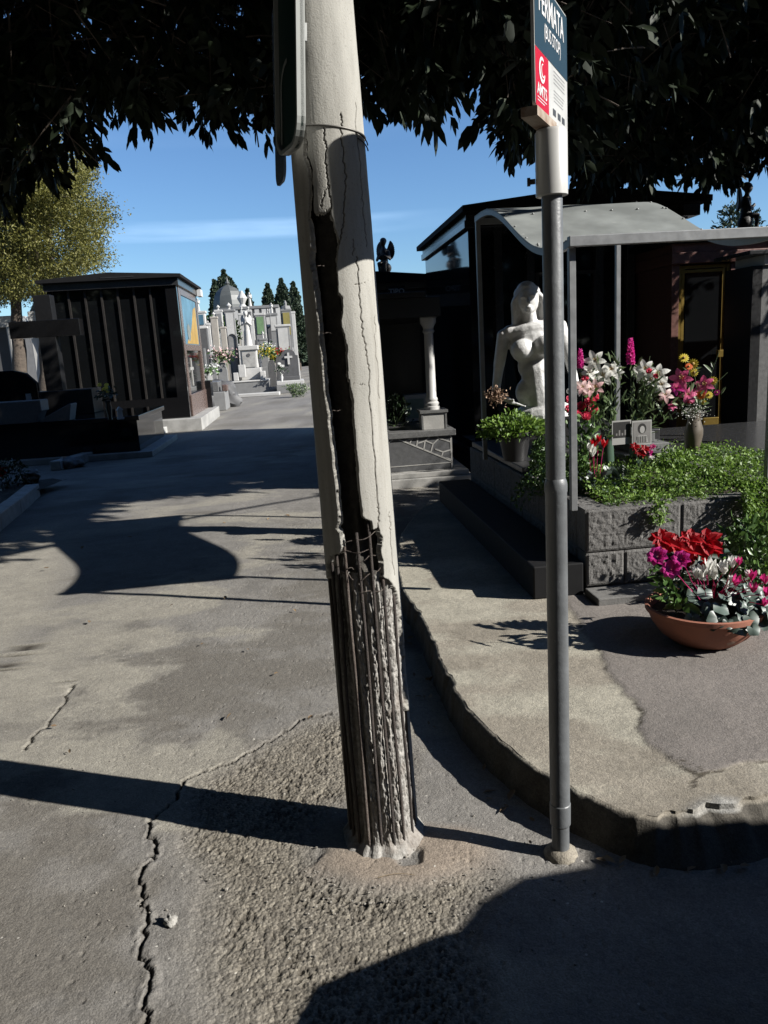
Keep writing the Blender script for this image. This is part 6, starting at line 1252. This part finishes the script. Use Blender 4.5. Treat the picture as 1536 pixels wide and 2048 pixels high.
pillar('small white tomb between the angel and the green panel', 798, 50, 800, 1250, 41, 'bg_white', None, 'bg_white')
pillar('low grey tomb with figure right of the angel monument', 912, 90, 1040, 1400, 36, 'bg_grey', None, 'bg_grey', 'statue')
pillar('small white shaft at the far left of the distant graves', 285, 50, 860, 1400, 38, 'bg_white', None, 'bg_white', 'urn')
pillar('narrow white column tomb at far right of the distant graves', 1285, 50, 720, 1300, 43, 'bg_white', None, 'bg_white')
def hstone(label, zx, zy0, zy1, zw, Y, m, cross=False, group=None):
    T = Tm('headstone', label, 'headstone', zx, Y, zy1); hw = T.w(zw) / 2; zt = T.z(zy0)
    if cross: ob('cross', MB().box(-hw * .22, hw * .22, 0, .12, 0, zt).box(-hw, -hw * .221, 0, .12, zt * .62, zt * .62 + hw * .42).box(hw * .221, hw, 0, .12, zt * .62, zt * .62 + hw * .42), MATS[m], T.t, bevel=.01)
    else: ob('slab', MB().prism([(-hw, 0), (hw, 0), (hw, zt * .8), (hw * .6, zt), (-hw * .6, zt), (-hw, zt * .8)], 'y', 0, .2), MATS[m], T.t, bevel=.015)
    T.box('grave_bed', 'bg_grey', hw * 2.4, 1.8, .22, 0, dy=-1.9); return T
hstone('thin grey cross on a grave beside the left mausoleum', 210, 1160, 1480, 110, 27, 'bg_grey', True)
hstone('small grey headstone with pinkish flowers before it, left of the dark stele', 400, 1330, 1480, 110, 29, 'bg_grey'); hstone('dark low headstone right of the angel monument', 985, 1300, 1480, 90, 34, 'bg_dark'); hstone('black headstone behind the red flowers', 1070, 1230, 1450, 70, 35, 'bg_dark'); hstone('white upright cross among the distant graves', 850, 1150, 1400, 40, 38, 'bg_white', True); hstone('grey stone in front of the tall beige shafts', 300, 1230, 1450, 60, 31, 'bg_grey')
T = Tm('stele', 'polished black slab standing upright at the corner behind the left mausoleum', 'headstone', 205, 20.8, 1820); T.box('slab', 'black_granite', T.w(75), .5, T.z(1545), 0)
T = Tm('grave', 'grey granite box grave beyond the left mausoleum', 'grave', 300, 23.5, 1740); T.box('base', 'bg_grey', T.w(200), 2.5, T.z(1740) + .15, 0); T.box('box', 'grey_granite', T.w(130), 2.0, T.z(1560), T.z(1740) + .151, dx=-.1, dy=.2); T.box('front_plate', 'pink_granite', T.w(60), .5, T.z(1600), T.z(1740) + .151, dx=T.w(95), dy=.2)
T = Tm('rough_monument', 'dark rough rock monument beyond the left mausoleum', 'monument', 330, 25, 1560); ob('rock', rock(.55, (1.1, .6, .9), 5, .35), MATS['bg_dark'], T.t, smooth=30)
def flowers_far(label, zx, zy, n, mn, Y, sp=.25, lf='leaf_mid'):
    x, y = gx(zx, zy); P0 = at(x, y, Y); P0.z -= sp; t = thing('flower_bunch', label, 'flowers', P0); P = RNG.normal(size=(n, 3)) * [sp, sp * .5, sp * .5] + [0, 0, sp]
    foliage('foliage', P * .9 - [0, 0, .05], RNG.normal(size=(n, 3)), np.full(n, .16), np.full(n, .06), MATS[lf], t); foliage('blooms', P, RNG.normal(size=(n, 3)) + [0, -.5, .4], np.full(n, .075), np.full(n, .075), MATS[mn], t)['kind'] = 'stuff'
flowers_far('pinkish white bunch of flowers left of the dark stele', 390, 1230, 160, 'petal_blush', 29, .24); flowers_far('yellow bunch right of the angel monument', 890, 1195, 70, 'petal_yellow', 33.5, .18); flowers_far('red bunch beside the white cross headstone', 1090, 1200, 70, 'petal_red', 34.5, .22); flowers_far('white bunch among graves behind the angel', 910, 1140, 60, 'petal_white', 35.5, .2); flowers_far('pale bunch at the foot of the left mausoleum cross', 210, 1400, 60, 'petal_white', 26.5, .2); flowers_far('green and yellow plants between the distant graves', 1000, 1260, 240, 'petal_yellow', 36.5, .22)
# weeds at the path edge
x, y = gx(1270, 1720); P0 = gp(x, y + 3); sh = shrub('weed', 'small tuft of green weed at the end of the path', 'weed', (P0.x, P0.y, 0), (.45, .3, .42), 500, .12, .03, 'leaf_pale', shape='cone')
T = Tm('kerb', 'long pale kerb slab in front of the angel monument', 'kerb', 730, 30.5, 1740, rz=radians(2)); T.box('slab', 'bg_white', T.w(620), .5, .13, 0)
# more small markers packed between them
for k, (zx, zy0, zy1, zw, Y, m, cr, lab) in enumerate([
    (330, 1120, 1330, 50, 33, 'bg_white', True, 'slim white cross rising above the pinkish flowers'), (505, 1120, 1400, 36, 34.5, 'bg_grey', False, 'narrow grey marker squeezed between the beige shaft and dark stele'),
    (640, 1050, 1300, 60, 36, 'bg_beige', True, 'beige stone cross half hidden behind the angel pedestal'), (830, 1060, 1300, 44, 35, 'bg_dark', False, 'small black slab between the angel and the yellow flowers'),
    (950, 980, 1250, 60, 39, 'bg_white', True, 'white stone cross below the green panel tomb'), (1010, 1120, 1380, 50, 37, 'bg_beige', False, 'low beige marker left of the red flowers'),
    (430, 1000, 1300, 44, 39, 'bg_white', False, 'white slab behind the two beige shafts'), (250, 1020, 1300, 44, 37, 'bg_beige', True, 'beige cross near the left mausoleum'),
    (740, 900, 1200, 46, 45, 'bg_dark', False, 'dark slab far behind the right wing of the angel'), (1250, 1150, 1400, 60, 36, 'bg_white', True, 'white cross beside the concrete pole among the far graves')]):
    hstone(lab, zx, zy0, zy1, zw, Y, m, cr)
pillar('dark narrow tomb with white cap far behind, left of the pavilion statue', 770, 60, 700, 1200, 51, 'bg_dark', None, 'bg_white', 'urn'); pillar('tall dark pier tomb with figure right of the green panel tomb', 990, 60, 745, 1200, 47, 'bg_dark', 'bg_white', 'bg_grey', 'statue', panel2=900)
pillar('squat white tomb with urn in front of the dome', 420, 90, 700, 1200, 49, 'bg_white', 'bg_grey', 'bg_white', 'urn', panel2=900); pillar('grey tomb with bronze coloured door left of the tall white faced tomb', 340, 70, 850, 1200, 45, 'bg_grey', 'bg_dark', 'bg_grey', None, panel2=1050)
# chapel with octagonal lead dome, long low pavilion
T = Tm('domed_chapel', 'distant chapel with a dark octagonal pointed dome', 'chapel', 545, 60, 1200); R_ = T.w(166); zd = T.z(675); zt_ = T.z(385)
R_ *= 1.12; pr = [(R_ * 1.0, zd - .2), (R_ * 1.0, zd + .14 * (zt_ - zd)), (R_ * .965, zd + .32 * (zt_ - zd)), (R_ * .88, zd + .52 * (zt_ - zd)), (R_ * .74, zd + .70 * (zt_ - zd)), (R_ * .52, zd + .84 * (zt_ - zd)), (R_ * .28, zd + .93 * (zt_ - zd)), (R_ * .08, zd + 1.0 * (zt_ - zd))]
dm = MB().lathe(pr, (0, R_, 0), 8); dm.rot(radians(14), (0, R_, 0)); ob('dome', dm, MATS['bg_lead'], T.t); dm = MB().lathe([(R_ * .96, 0), (R_ * .96, zd - .3), (R_ * 1.06, zd - .28), (R_ * 1.06, zd - .001)], (0, R_, 0), 8); dm.rot(radians(14), (0, R_, 0)); ob('drum', dm, MATS['bg_grey'], T.t); 
ob('finial', MB().lathe([(.12, 0), (.2, .15), (.1, .3), (.02, .6)], (0, R_, zt_ - .05), 8), MATS['bg_lead'], T.t)
T = Tm('pavilion', 'long low pale chapel building with flat cornice and a statue on top', 'chapel', 860, 54, 1200); wv_ = T.w(510); T.box('wall', 'bg_beige', wv_, 6, T.z(690), 0); T.box('cornice', 'bg_grey', wv_ * 1.03, 6.3, T.z(655), T.z(689), dy=-.15)
for i in range(7): ob('pier', MB().box(-wv_ / 2 + wv_ * i / 6.4, -wv_ / 2 + wv_ * i / 6.4 + .3, -.1, -.002, 0, T.z(692)), MATS['bg_white'], T.t)
o = link('roof_figure', angel.copy(), MATS['bg_beige'], T.t, world=False); hA = T.z(470) - T.z(650); o.scale = (hA / 1.3,) * 3; o.location = (-.4, 1.0, T.z(654)); ob('urn', MB().lathe([(.3, 0), (.15, .2), (.35, .6), (.05, 1.1)], (-.9 * 1.0 + .0, .8, T.z(654)), 10), MATS['bg_white'], T.t)
# pale chapel seen at far left behind the big tree
T = Tm('chapel', 'small white chapel with columns seen past the trunks at the left edge', 'chapel', 0, 30, 1200); P = at(10, 640, 30); T.t.location = (P.x - .6, 30, 0); zz = lambda y: at(10, y, 30).z
ob('wall', MB().box(-3, 1.0, 0, 3, 0, zz(655)), MATS['bg_dark'], T.t); ob('entablature', MB().box(-3.1, 1.15, -.15, 3.1, zz(655) + .001, zz(632)), MATS['bg_white'], T.t, bevel=.03)
for x in (-2.2, -1.0, .75): ob('column', MB().cyl((x, -.1, 0), (x, -.1, zz(655)), .14, n=12), MATS['bg_white'], T.t)
T = Tm('white_tomb', 'white tomb with pointed stone roof between the mausoleum and the big tree', 'tomb', 0, 27, 1200); P = at(112, 640, 27); T.t.location = (P.x, 27, 0); zz = lambda y: at(112, y, 27).z
ob('body', MB().box(-.9, .9, 0, 1.6, 0, zz(620)), MATS['bg_white'], T.t, bevel=.02); ob('roof', MB().lathe([(1.1, zz(620) + .001), (.9, zz(600)), (.15, zz(575))], (0, .8, 0), 4), MATS['bg_grey'], T.t)
# low hedge mass at the back to close the horizon
leaf_mat('leaf_far', (0.022, 0.045, 0.020), (0.05, 0.085, 0.035), 0.7, 0.1)
n = 9000; P = np.stack([RNG.uniform(-90, 70, n), RNG.uniform(95, 110, n), RNG.random(n) ** .7 * (2.6 + 1.8 * RNG.random(n))], -1); o = foliage('distant_wood', P, RNG.normal(size=(n, 3)), np.full(n, 1.5), np.full(n, 1.1), MATS['leaf_far'], None); tag(o, 'low dark belt of trees along the horizon behind the cemetery', 'wood', kind='stuff')

# ------------------------------------------------------------------ cypresses
mat('bark', (0.14, 0.11, 0.085), 0.9, ns=6, var=0.4, bump=1.0, bs=14, bd=.04)
leaf_mat('cypress_leaf', (0.016, 0.034, 0.016), (0.045, 0.08, 0.035), 0.7, 0.08)
def cypress(label, zx, zy0, zw, Y, n=5200, kind='cypress', lumps=9, seed=0, cyp=True):
    x, y = gx(zx, zy0); Pt = at(x, y, Y); H_ = Pt.z; R_ = zw / 5.908 * Y / FPX / 2 * 1.25; g_ = at(x, 740, Y); t = thing(kind, label, 'tree', (g_.x, Y, 0), 0, None)
    r4 = np.random.default_rng(seed); h = r4.random(n) ** .85; a = r4.uniform(0, 2 * pi, n)
    prof_ = (np.sin(np.clip(h * 1.06, 0, 1) ** (.5 if cyp else .8) * pi) ** .42) if cyp else np.sqrt(np.clip(1 - (2 * h - .85) ** 2 / 1.4, 0, 1))
    lump = 1 + .28 * (fbm(np.cos(a) * 2.2 + h * 7, np.sin(a) * 2.2 + h * 5, 3, seed) - .5) * 2
    r = R_ * prof_ * lump * (1 - .35 * r4.random(n) ** 2.2); P = np.stack([r * np.cos(a), r * np.sin(a), .9 + h * (H_ - 1.2)], -1)
    D = nrmz(P - [0, 0, H_ * .45]) * .6 + [0, 0, .8 if cyp else .3] + .5 * r4.normal(size=(n, 3)); L_ = r4.uniform(.22, .42, n) * (Y / 75) ** .5
    foliage('crown', P, D, L_, L_ * .55, MATS['cypress_leaf'], t); ob('trunk', MB().cyl((0, 0, 0), (0, 0, H_ * .8), R_ * .22, R_ * .05, n=8), MATS['bark'], t)
cypress('tall broad dark cypress rising behind the octagonal dome', 510, 215, 330, 78, 9000, seed=1, cyp=True); cypress('slimmer cypress at the left shoulder of the dome', 388, 330, 130, 72, 4000, seed=2)
cypress('small cypress just right of the dome', 765, 440, 110, 80, 3000, seed=3); cypress('pointed dark cypress right of the pavilion statue', 1000, 380, 150, 76, 5200, seed=4); cypress('wide double cypress beside the concrete pole', 1165, 318, 180, 70, 6500, seed=5); cypress('cypress partly hidden behind the concrete pole', 1300, 360, 150, 74, 5200, seed=6); cypress('dark cypress touching the left side of the broad one', 620, 400, 170, 82, 4200, seed=7)
for zx, zy, lab in [(310, 600, 'light green bushy tree left of the dome, above the white tombs'), (240, 640, 'greyish olive bush behind the white niche tomb')]:
    x, y = gx(zx, zy); Pt = at(x, y, 50); shrub('bush', lab, 'bush', (Pt.x, 50, Pt.z - 2.6), (1.5, 1.2, 1.5), 1400, .34, .1, 'leaf_mid' if zx > 300 else 'leaf_grey')
# far bare-ish tree at the right above the beam
P = at(1475, 450, 40); shrub('bush', 'distant tree top showing behind the roof statue at the right', 'tree', (P.x, 40, P.z - 1.5), (1.3, 1.0, 2.3), 900, .3, .1, 'leaf_far')

# ------------------------------------------------------------------ trees with branches
def limb_path(p0, p1, sag=0.1, n=8, seed=0, wob=.12):
    r = random.Random(seed); p0 = Vector(p0); p1 = Vector(p1); L_ = (p1 - p0).length; out = []
    for i in range(n + 1): t_ = i / n; out.append(p0.lerp(p1, t_) + Vector((r.uniform(-1, 1), r.uniform(-1, 1), r.uniform(-1, 1))) * wob * L_ * .15 * sin(pi * t_) + Vector((0, 0, sag * L_ * sin(pi * t_))))
    return out
# yellow-green tree behind the left mausoleum
leaf_mat('leaf_yellow', (0.17, 0.175, 0.03), (0.27, 0.25, 0.055), 0.6, 0.3)
Y_ = 27.0; g_ = at(60, 740, Y_); t = thing('yellow_green_tree', 'sunlit yellow-green tree with feathery crown rising behind the left mausoleum', 'tree', (g_.x, Y_, 0)); off = np.array([g_.x, Y_, 0])
tips = []; r5 = np.random.default_rng(5); crown_px = [(-120, 250), (-40, 200), (60, 240), (120, 300), (165, 315), (178, 350), (160, 390), (205, 415), (212, 440), (196, 470), (206, 520), (185, 545), (110, 560), (100, 610), (60, 620), (0, 640), (-120, 640)]
cl = []
while len(cl) < 520:
    x, y, dy = r5.uniform(-120, 240), r5.uniform(200, 600), r5.uniform(-3.0, 3.0)
    if in_poly(np.array([x + 0.0]), np.array([y + 0.0]), crown_px)[0]: cl.append(np.array(at(x, y, Y_ + dy)))
cl = np.array(cl); P = []; D = []
for c in cl:
    k = r5.integers(220, 330); dirn = nrmz(c - (off + [0, 0, 4.0])); P.append(c + r5.normal(size=(k, 3)) * [.22, .22, .16] + dirn * r5.uniform(-.5, .45, (k, 1))); D.append(dirn * .7 + r5.normal(size=(k, 3)) * .7)
P = np.concatenate(P); D = np.concatenate(D); L_ = r5.uniform(.06, .12, len(P)); foliage('crown', P, D, L_, L_ * .36, MATS['leaf_yellow'], t, off)
tb_ = MB()
for k, (bx, tx_) in enumerate([(25, 30), (78, 100), (120, 60)]):
    b0 = at(bx, 745, Y_) ; b0.z = 0; p1 = at(tx_, 420, Y_); tb_.tube(limb_path(b0 - Vector(off), p1 - Vector(off), .0, 9, k), list(np.linspace(.30, .08, 10)), 9)
ob('trunk', tb_, MATS['bark'], t, smooth=180); tb_ = MB()
for k in range(60): c = cl[r5.integers(0, len(cl))]; s0 = Vector(at(60, 560, Y_)).lerp(Vector(at(60, 420, Y_)), r5.random()); tb_.tube([p - Vector(off) for p in limb_path(s0, Vector(c), .05, 5, k)], [.06, .05, .04, .03, .022, .014], 5)
ob('branches', tb_, MATS['bark'], t, smooth=180)

# the two evergreen trees whose boughs hang over the scene (leathery pointed leaves)
leaf_mat('evergreen_leaf', (0.009, 0.015, 0.008), (0.022, 0.036, 0.014), 0.62, 0.03)
leftb = [(-150, 440), (0, 425), (30, 420), (58, 425), (80, 385), (95, 360), (120, 335), (150, 318), (178, 305), (170, 270), (185, 215), (205, 205), (235, 228), (262, 262), (282, 262), (300, 245), (325, 222), (352, 245), (372, 268), (400, 280), (425, 280), (450, 262), (480, 268), (500, 258), (520, 270), (545, 240), (575, 250), (600, 225)]
rightb = [(700, 40), (715, 95), (735, 160), (760, 175), (785, 172), (800, 180), (822, 225), (835, 215), (850, 190), (870, 215), (888, 190), (905, 170), (915, 150), (900, 135), (885, 115), (900, 102), (925, 108), (938, 150), (960, 190), (978, 205), (1000, 170), (1015, 160), (1015, 240), (1002, 280), (1020, 300), (1035, 312), (1050, 290), (1080, 270), (1130, 330), (1150, 365), (1185, 350), (1200, 372), (1240, 360), (1280, 382), (1310, 360), (1345, 340), (1385, 340), (1400, 385), (1432, 392), (1462, 370), (1470, 330), (1500, 345), (1560, 320), (1700, 340)]
def crown(bound, xr, Yr, n_whorl, L0, seed, gaps, ztop, per=9, topy=-900, dens_bias=None, sunclear=True):
    r = np.random.default_rng(seed); bx = np.array([b[0] for b in bound], float); by = np.array([b[1] for b in bound], float); C = []
    while len(C) < n_whorl:
        m_ = 4000; Yd = Yr[0] + (Yr[1] - Yr[0]) * r.random(m_); X_ = r.uniform(*xr, m_); z = r.uniform(2.4, ztop, m_); A = np.stack([X_, Yd, z], -1); x, y = px_of(A)
        lim = np.interp(x, bx, by) - L0 * 1.25 * FPX / Yd; edge = r.random(m_) < .5
        ok = (y < lim) & (y > topy) & (x > bx[0] - 400)
        for (gx_, gy_, gr_) in gaps: ok &= np.hypot(x - gx_, (y - gy_) * 1.1) > gr_ * (.8 + .5 * r.random(m_))
        gn = fbm(x * .018, y * .018, 3, seed + 3); ok &= gn < .63
        if sunclear:   # where the sun reaches the paving: rays to the open ground stay free
            k = A[:, 2] / math.tan(SUN_EL); sx = A[:, 0] - SUN_H.x * k; sy = A[:, 1] - SUN_H.y * k
            open_ = (sx > -3.6) & (sx < 3.2) & (sy > .6) & (sy < 7.0) & (A[:, 2] > 0)
            k2 = (A[:, 2] - 2.35) / math.tan(SUN_EL); open_ |= (np.hypot(A[:, 0] - SUN_H.x * k2 + .09, A[:, 1] - SUN_H.y * k2 - 2.2) < .75)
            for zt2, xa, xb, ya, yb in ((2.3, .7, 2.7, 3.8, 7.4), (1.0, .8, 2.6, 4.0, 6.6), (.6, -.6, 1.0, 8.2, 9.0), (1.3, .4, .9, 8.6, 9.1), (1.5, 3.3, 4.6, 8.6, 9.2)):
                k3 = (A[:, 2] - zt2) / math.tan(SUN_EL); qx = A[:, 0] - SUN_H.x * k3; qy = A[:, 1] - SUN_H.y * k3; open_ |= (k3 > -.2) & (qx > xa - .28) & (qx < xb + .28) & (qy > ya - .28) & (qy < yb + .28)
            open_ |= (sx > -1.9) & (sx < 0) & (sy > 6.4) & (sy < 9.3) & (fbm(sx * .9, sy * .9, 2, 5) > .36)
            ok &= ~open_
        C += list(A[ok])
    C = np.array(C[:n_whorl]); ax = nrmz(np.stack([r.normal(0, .6, len(C)), r.normal(0, .6, len(C)) - .25, r.normal(-.35, .5, len(C))], -1))
    C2 = np.repeat(C, per, 0); A2 = np.repeat(ax, per, 0); s_ = r.random(len(C2))[:, None]; rd_ = nrmz(r.normal(size=C2.shape)); rd_ = nrmz(rd_ - (rd_ * A2).sum(-1, keepdims=True) * A2)
    P = C2 + A2 * s_ * L0 * 2.3; D = A2 * .8 + rd_ * (.75 - .35 * s_) + [0, 0, -.45]; L_ = r.uniform(.65, 1.1, len(P)) * L0
    return C, ax, P, D, L_
def big_tree(label, trunk, bound, xr, Yr, nw, L0, seed, gaps, ztop, **kw):
    C, ax, P, D, L_ = crown(bound, xr, Yr, nw, L0, seed, gaps, ztop, **kw); t = thing('evergreen_tree', label, 'tree', trunk); off = np.array(trunk)
    foliage('crown', P, D, L_, L_ * .40, MATS['evergreen_leaf'], t, off, fold=.10, droop=.15, wide=.52)
    T0 = Vector(trunk); fork = T0 + Vector((0, 0, 3.4)); ob('trunk', MB().tube([Vector((0, 0, -.1)), Vector((.05, .02, .4)), Vector((.0, .08, 1.6)), Vector((.06, .0, 2.6)), Vector((0, 0, 3.5))], [.42, .34, .28, .26, .24], 14), MATS['bark'], t, smooth=180)
    r = random.Random(seed); twm = MB(); 
    for i in range(0, len(C), 2):
        c = Vector(C[i]); b_ = c - Vector(ax[i]) * r.uniform(.2, .45) + Vector((0, 0, r.uniform(.02, .15))); twm.tube([b_ - Vector(off), (b_ + c) / 2 + Vector((0, 0, .015)) - Vector(off), c + Vector(ax[i]) * L0 * .8 - Vector(off)], [.006, .0045, .002], 4)
    ob('twigs', twm, MATS['bark'], t)
    lm = MB(); K_ = 12; ctr = C[r.sample(range(len(C)), K_)]
    for k in range(K_):
        e_ = Vector(ctr[k]) + Vector((0, 0, .3)); lm.tube([p - T0 for p in limb_path(fork - Vector((0, 0, r.uniform(0, .8))), e_, .10, 9, k + seed)], list(np.linspace(.13, .02, 10)), 8)
    ob('limbs', lm, MATS['bark'], t, smooth=180); return t
MATS['evergreen_leaf'].node_tree.nodes['Principled BSDF'].inputs['Specular IOR Level'].default_value = .2
big_tree('dark evergreen tree whose dense crown fills the upper left of the view', (-4.6, 3.4, 0), leftb, (-6.5, .6), (4.4, 8.0), 8000, .115, 21, [(22, 30, 26), (160, 15, 14), (205, 30, 10)], 6.5)
big_tree('dark evergreen tree whose big boughs hang over the upper right of the view', (-2.2, -3.2, 0), rightb, (-.6, 6.0), (4.3, 12.0), 15000, .135, 33, [(910, 30, 34), (800, 40, 18), (775, 100, 16), (950, 110, 14), (1010, 60, 10), (735, 60, 14), (1172, 118, 26), (1215, 90, 12), (1482, 105, 16), (1245, 28, 12), (1150, 200, 12)], 6.6)
# overhead part of the second crown (unseen, added over the viewer to block skylight)
ot = [o for o in COL.objects if o.get('label', '').startswith('dark evergreen tree whose big')][0]
r = np.random.default_rng(77); m_ = 9000; A = np.stack([r.uniform(-7, 2.5, m_), r.uniform(-6, 4.2, m_), 4.1 + 2.2 * r.random(m_) ** 1.3], -1); k = A[:, 2] / math.tan(SUN_EL); sx = A[:, 0] - SUN_H.x * k; sy = A[:, 1] - SUN_H.y * k
ok = ~((sx > -3.6) & (sx < 3.4) & (sy > .3) & (sy < 9)); x, y = px_of(A); ok &= ~((A[:, 1] > .3) & (y > -250) & (x > -300) & (x < 1850)); k2 = (A[:, 2] - 2.35) / math.tan(SUN_EL); ok &= np.hypot(A[:, 0] - SUN_H.x * k2 + .09, A[:, 1] - SUN_H.y * k2 - 2.2) > .9; A = A[ok]
P = np.repeat(A, 5, 0) + r.normal(size=(len(A) * 5, 3)) * .14; foliage('overhead_crown', P, r.normal(size=P.shape) + [0, 0, -.3], np.full(len(P), .17), np.full(len(P), .085), MATS['evergreen_leaf'], ot, np.array([-2.2, -3.2, 0]))

# ------------------------------------------------------------------ parked car just out of frame: it throws the curved shadow at the lower right
mat('car_paint', (0.06, 0.065, 0.075), 0.25, coat=0.6, ns=3, var=0.05); mat('tyre', (0.02, 0.02, 0.02), 0.85); mat('rim', (0.4, 0.4, 0.41), 0.35, metal=0.7); mat('lamp_glass', (0.6, 0.6, 0.6), 0.1)
CARX, CARY = CAR = (0.76, 1.32)       # front end, side next to the pavement
car = thing('parked_car', 'dark grey car parked beside the pavement just right of the viewer', 'car', (CARX, CARY - .85, 0))
side = [(0.0, .25), (0.02, .56), (.10, .70), (.30, .80), (.85, .95), (1.0, 1.0), (1.6, 1.32), (2.15, 1.58), (2.6, 1.70), (3.6, 1.74), (4.2, 1.62), (4.4, 1.05), (4.45, .4), (4.4, .25)]
bd = MB(); secs = [(-.84, .90, .0), (-.78, 1.0, .0), (0, 1.02, 0), (.78, 1.0, 0), (.84, .90, 0)]
vs = []; 
for yy, kk, _ in secs:
    for (x, z) in side: vs.append((x, yy * (1 - .16 * max(0, z - .95) / .55) * (.86 + .14 * min(1, x / .6)), z * kk if z > .5 else z))
n_ = len(side); fs = [(i * n_ + j, i * n_ + (j + 1) % n_, (i + 1) * n_ + (j + 1) % n_, (i + 1) * n_ + j) for i in range(4) for j in range(n_)] + [tuple(range(n_)), tuple(4 * n_ + j for j in range(n_))[::-1]]
ob('body', bd.add(vs, fs), MATS['car_paint'], car, smooth=35, bevel=.03)
for s_ in (-1, 1):
    ob('side_window', MB().prism([(1.5, 1.06), (2.2, 1.46), (3.6, 1.54), (4.0, 1.08)], 'y', s_ * .80 - .01, s_ * .80 + .012), MATS['dark_glass'], car); ob('headlight', MB().box(-.01, .12, s_ * .52 - .14, s_ * .52 + .14, .55, .66), MATS['lamp_glass'], car, bevel=.02)
    for x in (.75, 3.35): wh = ob('wheel', MB().cyl((x, s_ * .83, .31), (x, s_ * .63, .31), .31, n=28), MATS['tyre'], car, smooth=40); ob('rim', MB().cyl((x, s_ * .842, .31), (x, s_ * .831, .31), .19, n=20), MATS['rim'], wh)

# unseen leaf rows added round the viewer to block skylight; polished granite mirrors them
r = np.random.default_rng(88); n = 26000; P = np.stack([r.uniform(-42, 30, n), r.uniform(-15, -10, n), 9.5 * r.random(n) ** .8 + .3], -1); P[:, 2] *= .75 + .45 * fbm(P[:, 0] * .25, P[:, 0] * 0, 3, 9)
n2 = 16000; PL2 = np.stack([r.uniform(-12, -8.8, n2), r.uniform(-10, 11, n2), 8.5 * r.random(n2) ** .8 + .2], -1); PR2 = np.stack([r.uniform(12.5, 14.5, 9000), r.uniform(-9, 9, 9000), 4.3 * r.random(9000) ** .8 + .2], -1); P = np.concatenate([P, PL2, PR2]); n = len(P)
o = foliage('sky_blocker', P, r.normal(size=(n, 3)), np.full(n, .75), np.full(n, .45), MATS['leaf_far'], None); tag(o, 'unseen evergreen rows added behind and beside the viewer to block skylight', 'sky blocker', kind='stuff')

# dry leaves blown along the kerb and over the paving
r = np.random.default_rng(91); P = []
for i in range(90):
    if i < 55:
        b = B[r.integers(60, 560)]; P.append([b[0] - abs(r.normal(0, .05)) - .03, b[1] - abs(r.normal(0, .03)) - .01, .006])
    else: P.append([r.uniform(-3.5, .0), r.uniform(2.6, 9), .012])
P = np.array(P); D = np.stack([r.normal(size=len(P)), r.normal(size=len(P)), .12 + .1 * r.random(len(P))], -1); Lq = r.uniform(.02, .055, len(P))
leaf_mat('leaf_brown', (0.16, 0.10, 0.05), (0.32, 0.23, 0.13), .8, .1)
o = foliage('fallen_leaves', P, D, Lq, Lq * .42, MATS['leaf_brown'], None, nrm=np.tile([0, 0, 1.0], (len(P), 1)), droop=.05); tag(o, 'small dry leaves blown along the kerb and over the paving', 'leaves', kind='stuff')
